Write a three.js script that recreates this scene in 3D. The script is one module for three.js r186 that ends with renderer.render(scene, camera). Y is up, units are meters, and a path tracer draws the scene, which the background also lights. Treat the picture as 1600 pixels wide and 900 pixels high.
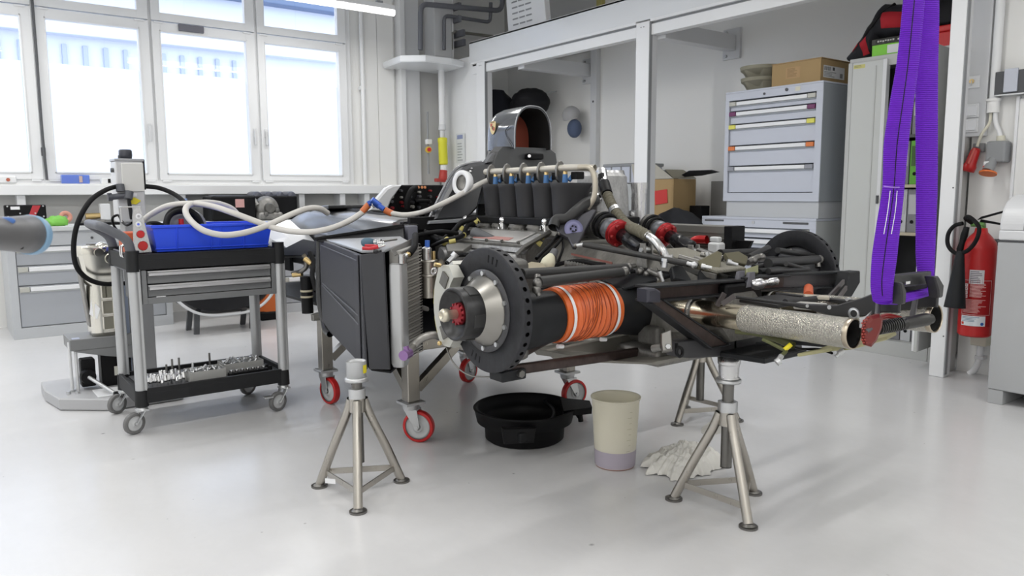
import * as THREE from 'three';
import { RoundedBoxGeometry } from 'three/addons/geometries/RoundedBoxGeometry.js';
import { mergeGeometries, toCreasedNormals } from 'three/addons/utils/BufferGeometryUtils.js';
import { RectAreaLightUniformsLib } from 'three/addons/lights/RectAreaLightUniformsLib.js';
import { createNoise2D, createNoise3D } from 'simplex-noise';

// ---------------------------------------------------------------- camera, sky, light, exposure
const scene = new THREE.Scene();
const camera = new THREE.PerspectiveCamera(41.19, 1600 / 900, 0.05, 200);
camera.position.set(0, 1.1, 0);
camera.rotation.set(-0.122822, -0.647502, 0, 'YXZ');
camera.rotateZ(-0.00497);
camera.focus = 2.75; camera.userData.fStop = 9;
const renderer = new THREE.WebGLRenderer({ antialias: true });
renderer.toneMapping = THREE.LinearToneMapping;
renderer.toneMappingExposure = 1.31;
renderer.shadowMap.enabled = true;
renderer.shadowMap.type = THREE.PCFSoftShadowMap;
RectAreaLightUniformsLib.init();
scene.background = new THREE.Color().setRGB(1.9, 2.07, 2.35);       // bright overcast sky, seen through the windows only
const LAMP_COLOR = new THREE.Color().setRGB(1.0, 0.985, 0.955);
const LAMP_POWER = 46;

// ---------------------------------------------------------------- helpers
function rng(seed) { let a = seed >>> 0; return () => { a = (a + 0x6D2B79F5) >>> 0; let t = a; t = Math.imul(t ^ (t >>> 15), t | 1); t ^= t + Math.imul(t ^ (t >>> 7), t | 61); return ((t ^ (t >>> 14)) >>> 0) / 4294967296; }; }
const rand = rng(20240611);
const noise2 = createNoise2D(rng(7)), noise3 = createNoise3D(rng(11));
const v3 = (p) => Array.isArray(p) ? new THREE.Vector3(...p) : p.clone();
const used = new Map();
function numbered(name) { const n = used.get(name) || 0; used.set(name, n + 1); return n ? `${name}_${String(n).padStart(3, '0')}` : name; }
function boxUV(g) {                                              // uv in metres, laid on by the dominant side of each face
  const p = g.attributes.position, n = p.count, uv = new Float32Array(n * 2);
  const a = new THREE.Vector3(), b = new THREE.Vector3(), c = new THREE.Vector3();
  for (let i = 0; i < n; i += 3) {
    a.fromBufferAttribute(p, i); b.fromBufferAttribute(p, i + 1); c.fromBufferAttribute(p, i + 2);
    const nn = b.clone().sub(a).cross(c.clone().sub(a)); const x = Math.abs(nn.x), y = Math.abs(nn.y), z = Math.abs(nn.z);
    [a, b, c].forEach((q, k) => { const s = (x >= y && x >= z) ? [q.z, q.y] : (y >= z) ? [q.x, q.z] : [q.x, q.y]; uv[(i + k) * 2] = s[0]; uv[(i + k) * 2 + 1] = s[1]; });
  }
  g.setAttribute('uv', new THREE.BufferAttribute(uv, 2));
}
function join(geos, keepUV) {
  const list = (Array.isArray(geos) ? geos.flat(Infinity) : [geos]).map((g) => {
    const h = g.index ? g.toNonIndexed() : g.clone();
    for (const k of Object.keys(h.attributes)) if (!['position', 'normal', 'uv'].includes(k)) h.deleteAttribute(k);
    if (!h.attributes.normal) h.computeVertexNormals();
    if (!h.attributes.uv) h.setAttribute('uv', new THREE.BufferAttribute(new Float32Array(h.attributes.position.count * 2), 2));
    return h;
  });
  const g = list.length > 1 ? mergeGeometries(list, false) : list[0];
  if (!keepUV) boxUV(g);
  return g;
}
function tag(o, label, category, group) { o.userData.label = label; o.userData.category = category; if (group) o.userData.group = group; return o; }
function thing(name, label, category, base = [0, 0, 0], group, turn = 0) {
  const o = new THREE.Group(); o.name = numbered(name); o.position.set(...base); o.rotation.y = turn; scene.add(o); o.updateMatrixWorld(true);
  return tag(o, label, category, group);
}
function structure(name, base = [0, 0, 0]) { const o = new THREE.Group(); o.name = numbered(name); o.position.set(...base); o.userData.kind = 'structure'; scene.add(o); o.updateMatrixWorld(true); return o; }
// part(): geometry is given in room coordinates and moved into the parent's own axes
function part(parent, name, geos, material, opts = {}) {
  const g = join(geos, opts.keepUV);
  parent.updateMatrixWorld(true);
  if (!opts.local) g.applyMatrix4(parent.matrixWorld.clone().invert());
  const m = new THREE.Mesh(g, material); m.name = name; m.castShadow = m.receiveShadow = true;
  if (opts.label) m.userData.label = opts.label;
  if (opts.kind) m.userData.kind = opts.kind;
  parent.add(m); m.updateMatrixWorld(true); return m;
}
function single(name, geos, material, label, category, group, opts = {}) {      // a thing that is one mesh, with its origin at its base
  const g = join(geos, opts.keepUV); g.computeBoundingBox(); const b = g.boundingBox;
  const base = [(b.min.x + b.max.x) / 2, b.min.y, (b.min.z + b.max.z) / 2];
  g.translate(-base[0], -base[1], -base[2]);
  const m = new THREE.Mesh(g, material); m.name = numbered(name); m.position.set(...base); m.castShadow = m.receiveShadow = true; scene.add(m); m.updateMatrixWorld(true);
  return tag(m, label, category, group);
}
function solid(name, geos, material) { const o = single(name, geos, material); delete o.userData.label; delete o.userData.category; o.userData.kind = 'structure'; return o; }
function copy(o, pos, turn, label) { const c = o.clone(); c.name = numbered(o.name.replace(/_\d{3}$/, '')); c.userData = { ...o.userData }; if (label) c.userData.label = label; c.position.set(...pos); if (turn !== undefined) c.rotation.y = turn; scene.add(c); c.updateMatrixWorld(true); return c; }
// geometry makers
const mm = (x0, x1, y0, y1, z0, z1, r = 0.003) => { const w = Math.abs(x1 - x0), h = Math.abs(y1 - y0), d = Math.abs(z1 - z0); const q = Math.min(r, w / 2.2, h / 2.2, d / 2.2); const g = q > 0 ? new RoundedBoxGeometry(w, h, d, 1, q) : new THREE.BoxGeometry(w, h, d); return g.translate((x0 + x1) / 2, (y0 + y1) / 2, (z0 + z1) / 2); };
const bx = (c, s, r) => mm(c[0] - s[0] / 2, c[0] + s[0] / 2, c[1] - s[1] / 2, c[1] + s[1] / 2, c[2] - s[2] / 2, c[2] + s[2] / 2, r);
const UP = new THREE.Vector3(0, 1, 0);
function aim(g, a, b) { const d = v3(b).sub(v3(a)); g.applyQuaternion(new THREE.Quaternion().setFromUnitVectors(UP, d.clone().normalize())); return g.translate(...v3(a).toArray()); }
function rod(a, b, r0, r1 = r0, seg = 16, open = false) { const L = v3(a).distanceTo(v3(b)); return aim(new THREE.CylinderGeometry(r1, r0, L, seg, 1, open).translate(0, L / 2, 0), a, b); }
function bar(a, b, w, h, r = 0.002, side) {                       // square bar from a to b; h is measured along 'side'
  const A = v3(a), B = v3(b), y = B.clone().sub(A), L = y.length(); y.normalize();
  let z = side ? v3(side) : (Math.abs(y.y) > 0.95 ? new THREE.Vector3(0, 0, 1) : new THREE.Vector3(0, 1, 0)); z.addScaledVector(y, -z.dot(y)).normalize(); const x = y.clone().cross(z);
  return mm(-w / 2, w / 2, 0, L, -h / 2, h / 2, r).applyMatrix4(new THREE.Matrix4().makeBasis(x, y, z).setPosition(A));
}
function ring(prof, a, b, seg = 40, start = 0, len = Math.PI * 2) { return aim(new THREE.LatheGeometry(prof.map((p) => new THREE.Vector2(Math.max(p[0], 0), p[1])), seg, start, len), a, b); }   // lathe along a -> b, profile [radius, distance]
function hose(pts, r, n = 60, radial = 10, closed = false) { return new THREE.TubeGeometry(new THREE.CatmullRomCurve3(pts.map(v3), closed, 'centripetal'), n, r, radial, closed); }
function pipe(pts, r, bend = 0.04, radial = 12) {                 // straight runs with rounded bends
  const P = pts.map(v3), path = new THREE.CurvePath(); let from = P[0];
  for (let i = 1; i < P.length; i++) {
    if (i === P.length - 1) { path.add(new THREE.LineCurve3(from, P[i])); break; }
    const a = P[i].clone().add(P[i - 1].clone().sub(P[i]).setLength(Math.min(bend, P[i].distanceTo(P[i - 1]) * 0.49))), b = P[i].clone().add(P[i + 1].clone().sub(P[i]).setLength(Math.min(bend, P[i].distanceTo(P[i + 1]) * 0.49)));
    path.add(new THREE.LineCurve3(from, a)); path.add(new THREE.QuadraticBezierCurve3(a, P[i], b)); from = b;
  }
  const pt = []; path.curves.forEach((c, i) => { const k = c.isLineCurve3 ? 1 : 6; for (let j = i ? 1 : 0; j <= k; j++) pt.push(c.getPoint(j / k)); });
  return skin(pt.map((p, i) => { const t = (pt[i + 1] || p).clone().sub(pt[i - 1] || p).normalize(); let s = new THREE.Vector3(0.13, 0.97, 0.21); s.addScaledVector(t, -s.dot(t)); if (s.length() < 0.2) { s.set(0.9, 0.1, 0.3); s.addScaledVector(t, -s.dot(t)); } s.normalize(); const u = t.clone().cross(s); return Array.from({ length: radial }, (_, k) => p.clone().addScaledVector(s, Math.cos(k / radial * 2 * Math.PI) * r).addScaledVector(u, Math.sin(k / radial * 2 * Math.PI) * r)); }), true, true, 1.0);
}
function skin(sections, closed = true, caps = true, crease = 0.6) {   // lofts rings of equal point counts
  const S = sections.map((s) => s.map(v3)), n = S[0].length, pos = [], uv = [];
  const tri = (a, b, c) => pos.push(...a.toArray(), ...b.toArray(), ...c.toArray());
  for (let i = 0; i + 1 < S.length; i++) for (let j = 0; j < (closed ? n : n - 1); j++) { const k = (j + 1) % n; tri(S[i][j], S[i][k], S[i + 1][k]); tri(S[i][j], S[i + 1][k], S[i + 1][j]); }
  if (caps) for (const [s, flip] of [[S[0], 1], [S[S.length - 1], 0]]) { const c = s.reduce((q, p) => q.add(p), new THREE.Vector3()).divideScalar(n); for (let j = 0; j < n; j++) { const k = (j + 1) % n; flip ? tri(c, s[k], s[j]) : tri(c, s[j], s[k]); } }
  const g = new THREE.BufferGeometry(); g.setAttribute('position', new THREE.Float32BufferAttribute(pos, 3)); g.computeVertexNormals();
  return toCreasedNormals(g, crease);
}
function plate(points, t, bevel = 0.002, holes = [], both = false) {   // flat polygon in space, thickness t along its normal (both: centred)
  const P = points.map(v3), c = P.reduce((q, p) => q.add(p), new THREE.Vector3()).divideScalar(P.length), nrm = new THREE.Vector3();
  P.forEach((p, i) => nrm.add(p.clone().sub(c).cross(P[(i + 1) % P.length].clone().sub(c)))); nrm.normalize();
  const x = P[1].clone().sub(P[0]); x.addScaledVector(nrm, -x.dot(nrm)).normalize(); const y = nrm.clone().cross(x);
  const to2 = (p) => { const d = v3(p).sub(c); return new THREE.Vector2(d.dot(x), d.dot(y)); };
  const s = new THREE.Shape(P.map(to2));
  for (const h of holes) { const q = to2(h[0]); const pth = new THREE.Path(); pth.absarc(q.x, q.y, h[1], 0, Math.PI * 2, true); s.holes.push(pth); }
  const d = Math.max(t - 2 * bevel, 0.0005);
  const g = new THREE.ExtrudeGeometry(s, { depth: d, bevelEnabled: bevel > 0, bevelSize: bevel, bevelThickness: bevel, bevelSegments: 1, bevelOffset: -bevel, curveSegments: 10 });
  g.translate(0, 0, both ? -d / 2 : bevel);
  return g.applyMatrix4(new THREE.Matrix4().makeBasis(x, y, nrm).setPosition(c));
}
function disc2D(pts) { return new THREE.Shape(pts.map((p) => new THREE.Vector2(...p))); }
function ext(shape, depth, bevel = 0.002, m) { const g = new THREE.ExtrudeGeometry(shape, { depth: depth - 2 * bevel, bevelEnabled: bevel > 0, bevelSize: bevel, bevelThickness: bevel, bevelSegments: 2, bevelOffset: -bevel, curveSegments: 16 }); g.translate(0, 0, bevel); if (m) g.applyMatrix4(m); return g; }
const ball = (p, r, sx = 1, sy = 1, sz = 1, seg = 14) => new THREE.SphereGeometry(r, seg, Math.ceil(seg * 0.7)).scale(sx, sy, sz).translate(...p);
const torus = (p, R, r, axis = [0, 1, 0], seg = 32, rs = 8, arc = Math.PI * 2) => { const g = new THREE.TorusGeometry(R, r, rs, seg, arc).rotateX(Math.PI / 2); return aim(g, p, v3(p).add(v3(axis))); };
const lerp3 = (a, b, t) => v3(a).lerp(v3(b), t).toArray();
const add3 = (a, b) => [a[0] + b[0], a[1] + b[1], a[2] + b[2]];
// materials and computed textures
function M(color, rough = 0.5, metal = 0, more = {}) { const m = new THREE.MeshPhysicalMaterial({ roughness: rough, metalness: metal, ...more }); Array.isArray(color) ? m.color.setRGB(...color) : m.color.set(color); return m; }
function tex(w, h, fn, srgb = true, rx = 1, ry = 1) {
  const d = new Uint8Array(w * h * 4); for (let j = 0; j < h; j++) for (let i = 0; i < w; i++) { const c = fn(i / w, j / h, i, j); const k = (j * w + i) * 4; for (let q = 0; q < 3; q++) d[k + q] = Math.max(0, Math.min(255, Math.round((Array.isArray(c) ? c[q] : c) * 255))); d[k + 3] = 255; }
  const t = new THREE.DataTexture(d, w, h); t.wrapS = t.wrapT = THREE.RepeatWrapping; t.magFilter = THREE.LinearFilter; t.minFilter = THREE.LinearMipmapLinearFilter; t.generateMipmaps = true; t.repeat.set(rx, ry); if (srgb) t.colorSpace = THREE.SRGBColorSpace; t.needsUpdate = true; return t;
}
function canvasTex(w, h, draw) { const c = document.createElement('canvas'); c.width = w; c.height = h; const x = c.getContext('2d'); draw(x, w, h); const t = new THREE.CanvasTexture(c); t.colorSpace = THREE.SRGBColorSpace; t.magFilter = THREE.LinearFilter; return t; }
const tnoise = (u, v, f, o = 0) => { const a = u * 2 * Math.PI, b = v * 2 * Math.PI, r = f / (2 * Math.PI); return (noise3(Math.cos(a) * r + o, Math.sin(a) * r, Math.cos(b) * r) + noise3(Math.sin(b) * r + 9 + o, Math.cos(a) * r, Math.sin(a) * r)) / 2; };   // tiles
function printed(points, w, h, draw) {                            // a flat printed sheet on four points, texture upright: bottom-left, bottom-right, top-right, top-left
  const P = points.map(v3), g = new THREE.BufferGeometry(); g.setAttribute('position', new THREE.Float32BufferAttribute([0, 1, 2, 0, 2, 3].flatMap((i) => P[i].toArray()), 3)); g.setAttribute('uv', new THREE.Float32BufferAttribute([0, 0, 1, 0, 1, 1, 0, 0, 1, 1, 0, 1], 2)); g.computeVertexNormals();
  return [g, new THREE.MeshStandardMaterial({ map: canvasTex(w, h, draw), roughness: 0.55, side: THREE.DoubleSide })];
}
function lines(x, x0, y0, w, n, dy, color, r = rand) { x.fillStyle = color; for (let i = 0; i < n; i++) x.fillRect(x0, y0 + i * dy, w * (0.6 + 0.4 * r()), dy * 0.45); }

const carbonTex = tex(64, 64, (u, v, i, j) => { const a = ((i >> 3) + (j >> 3)) % 2, s = a ? Math.sin((i % 8) / 8 * Math.PI) : Math.sin((j % 8) / 8 * Math.PI); return 0.16 + 0.08 * s + 0.02 * a; }, true, 26, 26);
const brushed = tex(256, 256, (u, v, i, j) => 0.85 + 0.12 * tnoise(u, v, 3, 40) + 0.05 * noise2(i * 0.6, j * 0.02), false, 6, 6);
const grime = tex(256, 256, (u, v) => { const n = tnoise(u, v, 6, 60) * 0.6 + tnoise(u, v, 24, 63) * 0.4; return 0.84 + 0.16 * n; }, true, 3, 3);
const crumple = tex(256, 256, (u, v) => 0.5 + 0.45 * tnoise(u, v, 26, 70) + 0.25 * Math.abs(tnoise(u, v, 14, 71)), false, 9, 9);
const crinkle = tex(256, 256, (u, v) => 0.93 + 0.09 * tnoise(u, v, 40, 80) + 0.06 * tnoise(u, v, 18, 81), true, 9, 9);
const crumpleFine = crumple.clone(); crumpleFine.repeat.set(15, 15); crumpleFine.needsUpdate = true;
const floorTex = (() => { const N = 1024, r = rng(4242), spots = []; for (let i = 0; i < 34; i++) spots.push([r() * N, r() * N, 0.6 + r() * r() * 2.0, 0.12 + r() * 0.4]); const g = new Float32Array(N * N).fill(1); for (const [x, y, s, k] of spots) for (let j = -6; j <= 6; j++) for (let i = -6; i <= 6; i++) { const d = Math.hypot(i * (0.7 + (s * 7 % 1) * 0.6), j) / s; if (d < 1.6) { const q = ((Math.floor(y + j) + N) % N) * N + (Math.floor(x + i) + N) % N; g[q] *= 1 - k * Math.max(0, 1 - d / 1.6); } } return tex(N, N, (u, v, i, j) => { const n = tnoise(u, v, 6) * 0.5 + tnoise(u, v, 20, 3) * 0.3 + tnoise(u, v, 70, 5) * 0.2; return (0.945 + 0.022 * n) * g[j * N + i]; }, true, 0.31, 0.31); })();
const mat = {
  wall: M([0.87, 0.87, 0.855], 0.75), ceiling: M([0.86, 0.86, 0.84], 0.85), greyWall: M([0.50, 0.50, 0.49], 0.8),
  floor: M([0.765, 0.765, 0.775], 0.23, 0, { map: floorTex }),
  white: M([0.83, 0.84, 0.85], 0.38), whiteGloss: M([0.80, 0.82, 0.84], 0.2), paint: M([0.69, 0.70, 0.715], 0.35), bench: M([0.60, 0.62, 0.63], 0.4),
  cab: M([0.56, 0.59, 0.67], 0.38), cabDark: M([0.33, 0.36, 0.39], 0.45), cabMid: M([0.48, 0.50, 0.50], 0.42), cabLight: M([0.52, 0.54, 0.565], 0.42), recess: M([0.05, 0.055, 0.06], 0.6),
  strip: M([0.85, 0.86, 0.88], 0.3), glass: M([1, 1, 1], 0.02, 0, { transmission: 1, thickness: 0, ior: 1.45 }), film: M([0.93, 0.955, 1.0], 1.0, 0, { transmission: 0.95, thickness: 0, specularIntensity: 0.2 }),
  black: M([0.006, 0.006, 0.007], 0.5, 0, { specularIntensity: 0.4 }), blackGloss: M([0.008, 0.008, 0.01], 0.22, 0, { specularIntensity: 0.8 }), rubber: M([0.009, 0.009, 0.01], 0.7, 0, { specularIntensity: 0.4 }), plastic: M([0.014, 0.015, 0.017], 0.5, 0, { specularIntensity: 0.5 }), darkGrey: M([0.09, 0.093, 0.1], 0.6), grey: M([0.28, 0.29, 0.30], 0.5),
  carbon: M([1, 1, 1], 0.42, 0, { map: carbonTex, clearcoat: 0.25, clearcoatRoughness: 0.4 }), carbonGloss: M([0.6, 0.62, 0.68], 0.35, 0, { map: carbonTex, clearcoat: 0.45, clearcoatRoughness: 0.1 }),
  alu: M([0.62, 0.62, 0.625], 0.33, 1, { roughnessMap: brushed }), aluMatt: M([0.62, 0.62, 0.62], 0.55, 0.75, { map: grime }), aluPaint: M([0.52, 0.53, 0.54], 0.4, 0.55), steel: M([0.46, 0.435, 0.395], 0.36, 1, { roughnessMap: brushed }), steelDark: M([0.20, 0.195, 0.185], 0.42, 0.9), chrome: M([0.85, 0.85, 0.86], 0.14, 1), zinc: M([0.60, 0.61, 0.62], 0.4, 0.85), titanium: M([0.66, 0.60, 0.50], 0.28, 1), foil: M([0.62, 0.60, 0.535], 0.2, 1, { map: crinkle, bumpMap: crumpleFine, bumpScale: 0.004 }),
  cast: M([0.40, 0.39, 0.37], 0.5, 0.65, { map: grime }), castDark: M([0.24, 0.235, 0.22], 0.55, 0.6, { map: grime }), brownSteel: M([0.085, 0.06, 0.055], 0.42, 0.5, { map: grime }),
  red: M([0.55, 0.02, 0.02], 0.35), redMetal: M([0.33, 0.012, 0.016], 0.3, 0.5), orange: M([0.75, 0.17, 0.03], 0.5), blue: M([0.025, 0.085, 0.80], 0.35), blueCap: M([0.04, 0.13, 0.50], 0.4), yellow: M([0.80, 0.68, 0.02], 0.5), green: M([0.16, 0.45, 0.03], 0.5), purple: M([0.12, 0.01, 0.55], 0.7), card: M([0.42, 0.29, 0.14], 0.85), cardSide: M([0.38, 0.26, 0.13], 0.85), cream: M([0.72, 0.70, 0.58], 0.6), hoseWhite: M([0.62, 0.60, 0.57], 0.6), wheelGrey: M([0.55, 0.56, 0.57], 0.5), tyreGrey: M([0.16, 0.16, 0.16], 0.7), cloth: M([0.02, 0.021, 0.026], 0.95), rag: M([0.78, 0.77, 0.73], 0.95), brass: M([0.62, 0.46, 0.22], 0.35, 1),
};

// ================================================================ THE ROOM
// room: x from -3.2 to 5.75, z from -7.75 (windows) to 3.2, height 3.45; the right wall steps in to x = 5.0 in front of z = -2.05
const CEIL = 3.45;
solid('floor', mm(-3.6, 6.2, -0.2, 0, -8.1, 3.6, 0), mat.floor);
solid('ceiling', mm(-3.6, 6.2, CEIL, CEIL + 0.2, -8.1, 3.6, 0), mat.ceiling);
solid('wall_left', mm(-3.6, -3.2, 0, CEIL, -8.1, 3.6, 0), mat.wall);
solid('wall_front', mm(-3.2, 6.2, 0, CEIL, 3.2, 3.6, 0), mat.wall);
solid('wall_right', [mm(5.75, 6.2, 0, CEIL, -7.9, -2.05, 0), mm(5.0, 6.2, 0, CEIL, -2.05, 3.2, 0)], mat.wall);
solid('wall_back', [mm(-3.2, 3.66, 0, 1.2, -8.0, -7.66, 0), mm(-3.2, 3.66, 3.3, CEIL, -8.0, -7.66, 0), mm(3.66, 6.2, 0, CEIL, -8.0, -7.66, 0)], mat.wall);
{ // cladding panels between the last window and the corner: light upright sheets with joints
  const w = structure('trim_1');
  for (const [a, b] of [[3.80, 3.965], [3.97, 4.165]]) part(w, 'panel', mm(a, b, 1.2, CEIL, -7.66, -7.625, 0.004), mat.wall);
  const c = structure('trim_2');
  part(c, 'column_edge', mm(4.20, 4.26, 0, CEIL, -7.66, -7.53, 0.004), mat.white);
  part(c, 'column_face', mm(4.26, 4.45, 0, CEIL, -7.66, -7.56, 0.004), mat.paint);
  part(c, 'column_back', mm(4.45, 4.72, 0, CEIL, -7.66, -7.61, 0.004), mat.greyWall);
}
// windows: four-light band; each light is a casement under a hopper
const colX = [-2.90, -1.97, -1.045, -0.12, 0.805, 1.70, 2.65, 3.60];
for (let i = 0; i + 1 < colX.length; i++) {
  const a = colX[i], b = colX[i + 1], w = structure('window_' + (i + 1), [(a + b) / 2, 1.2, -7.6]);
  part(w, 'post', mm(a - 0.022, a + 0.022, 1.2, 3.3, -7.66, -7.612, 0.003), mat.white);
  if (i + 2 === colX.length) part(w, 'post', [mm(b - 0.022, b + 0.045, 1.2, 3.3, -7.66, -7.612, 0.003)], mat.white);
  const pa = a + (i ? 0.088 : 0.1), pb = b - 0.108, sash = (y0, y1, p0, p1) => [mm(a + 0.012, pa, y0, y1, -7.65, -7.585), mm(pb + 0.006, b - 0.012, y0, y1, -7.65, -7.585), mm(pa - 0.01, pb + 0.01, y0, p0, -7.65, -7.586), mm(pa - 0.01, pb + 0.01, p1, y1, -7.65, -7.586)];
  part(w, 'casement_frame', sash(1.237, 2.645, 1.303, 2.56), mat.white);
  part(w, 'glazing_bead', [mm(pa - 0.012, pb + 0.018, 1.29, 1.30, -7.586, -7.578, 0.001), mm(pa - 0.012, pb + 0.018, 2.563, 2.573, -7.586, -7.578, 0.001), mm(pa - 0.012, pa - 0.003, 1.29, 2.573, -7.586, -7.578, 0.001), mm(pb + 0.009, pb + 0.018, 1.29, 2.573, -7.586, -7.578, 0.001)], mat.white);
  part(w, 'hopper_frame', sash(2.655, 3.28, 2.728, 3.2), mat.white);
  part(w, 'pane', mm(pa - 0.005, pb + 0.011, 1.298, 2.566, -7.636, -7.63, 0), mat.glass);
  part(w, 'hopper_pane', mm(pa - 0.005, pb + 0.011, 2.722, 3.206, -7.636, -7.63, 0), mat.glass);
  part(w, 'frosted_film', mm(pa, pb + 0.006, 1.303, 2.21, -7.645, -7.641, 0), mat.film);
  part(w, 'hinge_cover', [mm(a + 0.03, a + 0.11, 2.63, 2.646, -7.585, -7.572), mm(b - 0.13, b - 0.05, 2.63, 2.646, -7.585, -7.572)], mat.white);
  part(w, 'sill_clip', [mm(a + 0.03, a + 0.11, 1.222, 1.236, -7.60, -7.58), mm(b - 0.1, b - 0.03, 1.222, 1.236, -7.60, -7.58)], mat.strip);
  if (i >= 4) { const hx = i === 4 ? b - 0.055 : i === 5 ? b - 0.055 : a + 0.055; part(w, 'handle', [mm(hx - 0.014, hx + 0.014, 1.66, 1.74, -7.585, -7.57), mm(hx - 0.011, hx + 0.011, 1.58, 1.72, -7.57, -7.552, 0.005)], mat.paint); }
  part(w, 'bottom_rail', mm(a, b, 1.2, 1.238, -7.66, -7.60), mat.white);
}
// blind crank rod hanging between the second and third casement in view
single('blind_crank_rod', [hose([[0.805, 3.0, -7.55], [0.806, 2.3, -7.545], [0.803, 1.6, -7.54], [0.81, 1.23, -7.535]], 0.011, 24, 8), mm(0.785, 0.818, 1.43, 1.5, -7.56, -7.535)], mat.darkGrey, 'thin dark blind crank rod hanging down between two casement windows', 'rod');
single('black_sensor_plate', mm(1.94, 2.16, 2.585, 2.645, -7.585, -7.56, 0.004), M([0.16, 0.16, 0.19], 0.6), 'small dark rectangular plate stuck on top of a window frame', 'plate');
// the sill trunk with its dividers, and the grey back panel between it and the bench
{
  const t = structure('trim_3');
  part(t, 'trunk', mm(-3.2, 4.70, 1.105, 1.19, -7.66, -7.44, 0.006), mat.white);
  part(t, 'sill_board', mm(-3.2, 4.70, 1.19, 1.2, -7.66, -7.46, 0.003), mat.wall);
  part(t, 'back_panel', mm(-3.2, 4.70, 0.86, 1.105, -7.66, -7.62, 0.003), mat.greyWall);
  for (const x of [-0.9, 0.61, 1.86, 3.0, 3.44, 3.72]) part(t, 'divider', mm(x - 0.03, x + 0.03, 0.86, 1.105, -7.62, -7.46, 0.003), mat.paint);
}
// conduit standing by the last window and the pipes of the corner
tag(single('conduit_pipe', [rod([3.775, 0.86, -7.60], [3.775, 3.4, -7.60], 0.022), mm(3.745, 3.805, 2.2, 2.24, -7.64, -7.59)], mat.white), 'slim white upright conduit beside the rightmost casement window', 'pipe');

// outside: a white ribbed facade across the yard
{
  const f = thing('neighbouring_building', 'pale ribbed building front seen through the upper window panes', 'building', [0, 0, -14.5]);
  const ow = M([0.60, 0.65, 0.76], 0.7), ob = M([0.10, 0.15, 0.26], 0.5);
  part(f, 'wall', mm(-14, 14, -1, 3.65, -14.9, -14.5, 0), ow);
  for (let i = 0; i < 60; i++) { const x = -11 + i * 0.3; if (x < 5) part(f, 'rib', mm(x, x + 0.07, -0.8, 3.52, -14.5, -14.44, 0.01), M([0.36, 0.42, 0.56], 0.7)); }
  part(f, 'cornice', mm(-14, 14, 3.65, 3.9, -14.95, -14.3, 0.02), ow);
  for (let i = 0; i < 7; i++) part(f, 'upper_window', mm(-6.2 + i * 2.9, -5.0 + i * 2.9, 4.02, 4.3, -15.9, -15.8, 0.02), ob);
  part(f, 'upper_storey', mm(-14, 14, 3.9, 6.2, -16.4, -15.9, 0), ow);
  part(f, 'gutter', mm(-14, 14, 4.9, 5.1, -15.9, -15.6, 0.03), ob);
}
single('yard_paving', mm(-16, 16, -0.6, -0.4, -24, -8.05, 0), M([0.6, 0.6, 0.6], 0.9), 'pale paved yard outside the windows', 'paving').userData = { kind: 'structure' };

// ceiling lamps: slim hanging tubes in rows, each a glowing strip and an area light just below it
const lampBody = mat.white, lampGlow = new THREE.MeshStandardMaterial({ color: 0xffffff, emissive: LAMP_COLOR.clone(), emissiveIntensity: 2.2, roughness: 0.4 });
{
  let first = null;
  const spots = []; for (const z of [-6.62, -4.5, -2.2, 0.2, 2.3]) for (const x of [-2.0, 0.05, 2.88]) spots.push([x, 2.78, z]);
  spots.sort((p, q) => (q[0] === 2.88 && q[2] === -6.62 ? 1 : 0) - (p[0] === 2.88 && p[2] === -6.62 ? 1 : 0));
  for (const s of spots) {
    let o = first && copy(first, s, 0, `white tube lamp hanging ${s[2] < -6 ? 'before the windows' : s[2] < -4 ? 'over the back of the car' : s[2] < -2 ? 'over the rear axle' : s[2] < 1 ? 'over the viewer' : 'at the rear wall'}, ${s[0] < -1 ? 'left of the row' : s[0] < 1 ? 'middle of the row' : 'right of the row'}`);
    if (!first) {
      o = first = thing('tube_lamp', 'glowing white tube lamp hanging in front of the windows at the top edge', 'lamp', s, 'hanging tube lamps');
      part(o, 'housing', mm(-0.75, 0.75, 0.03, 0.075, -0.035, 0.035, 0.008), lampBody, { local: true });
      part(o, 'light_tube', rod([-0.75, 0.01, 0], [0.75, 0.01, 0], 0.03, 0.03, 20), lampGlow, { local: true });
      part(o, 'suspension_rod', rod([-0.6, 0.075, 0], [-0.6, CEIL - 2.78, 0], 0.004, 0.004, 6), mat.grey, { local: true });
      part(o, 'suspension_rod', rod([0.6, 0.075, 0], [0.6, CEIL - 2.78, 0], 0.004, 0.004, 6), mat.grey, { local: true });
      part(o, 'cable_entry', mm(0.57, 0.63, 0.075, 0.1, -0.02, 0.02), mat.grey, { local: true });
    }
    const L = new THREE.RectAreaLight(LAMP_COLOR, LAMP_POWER, 1.5, 0.06); L.position.set(s[0], s[1] - 0.03, s[2]); L.rotation.x = -Math.PI / 2; scene.add(L);
  }
}

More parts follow.
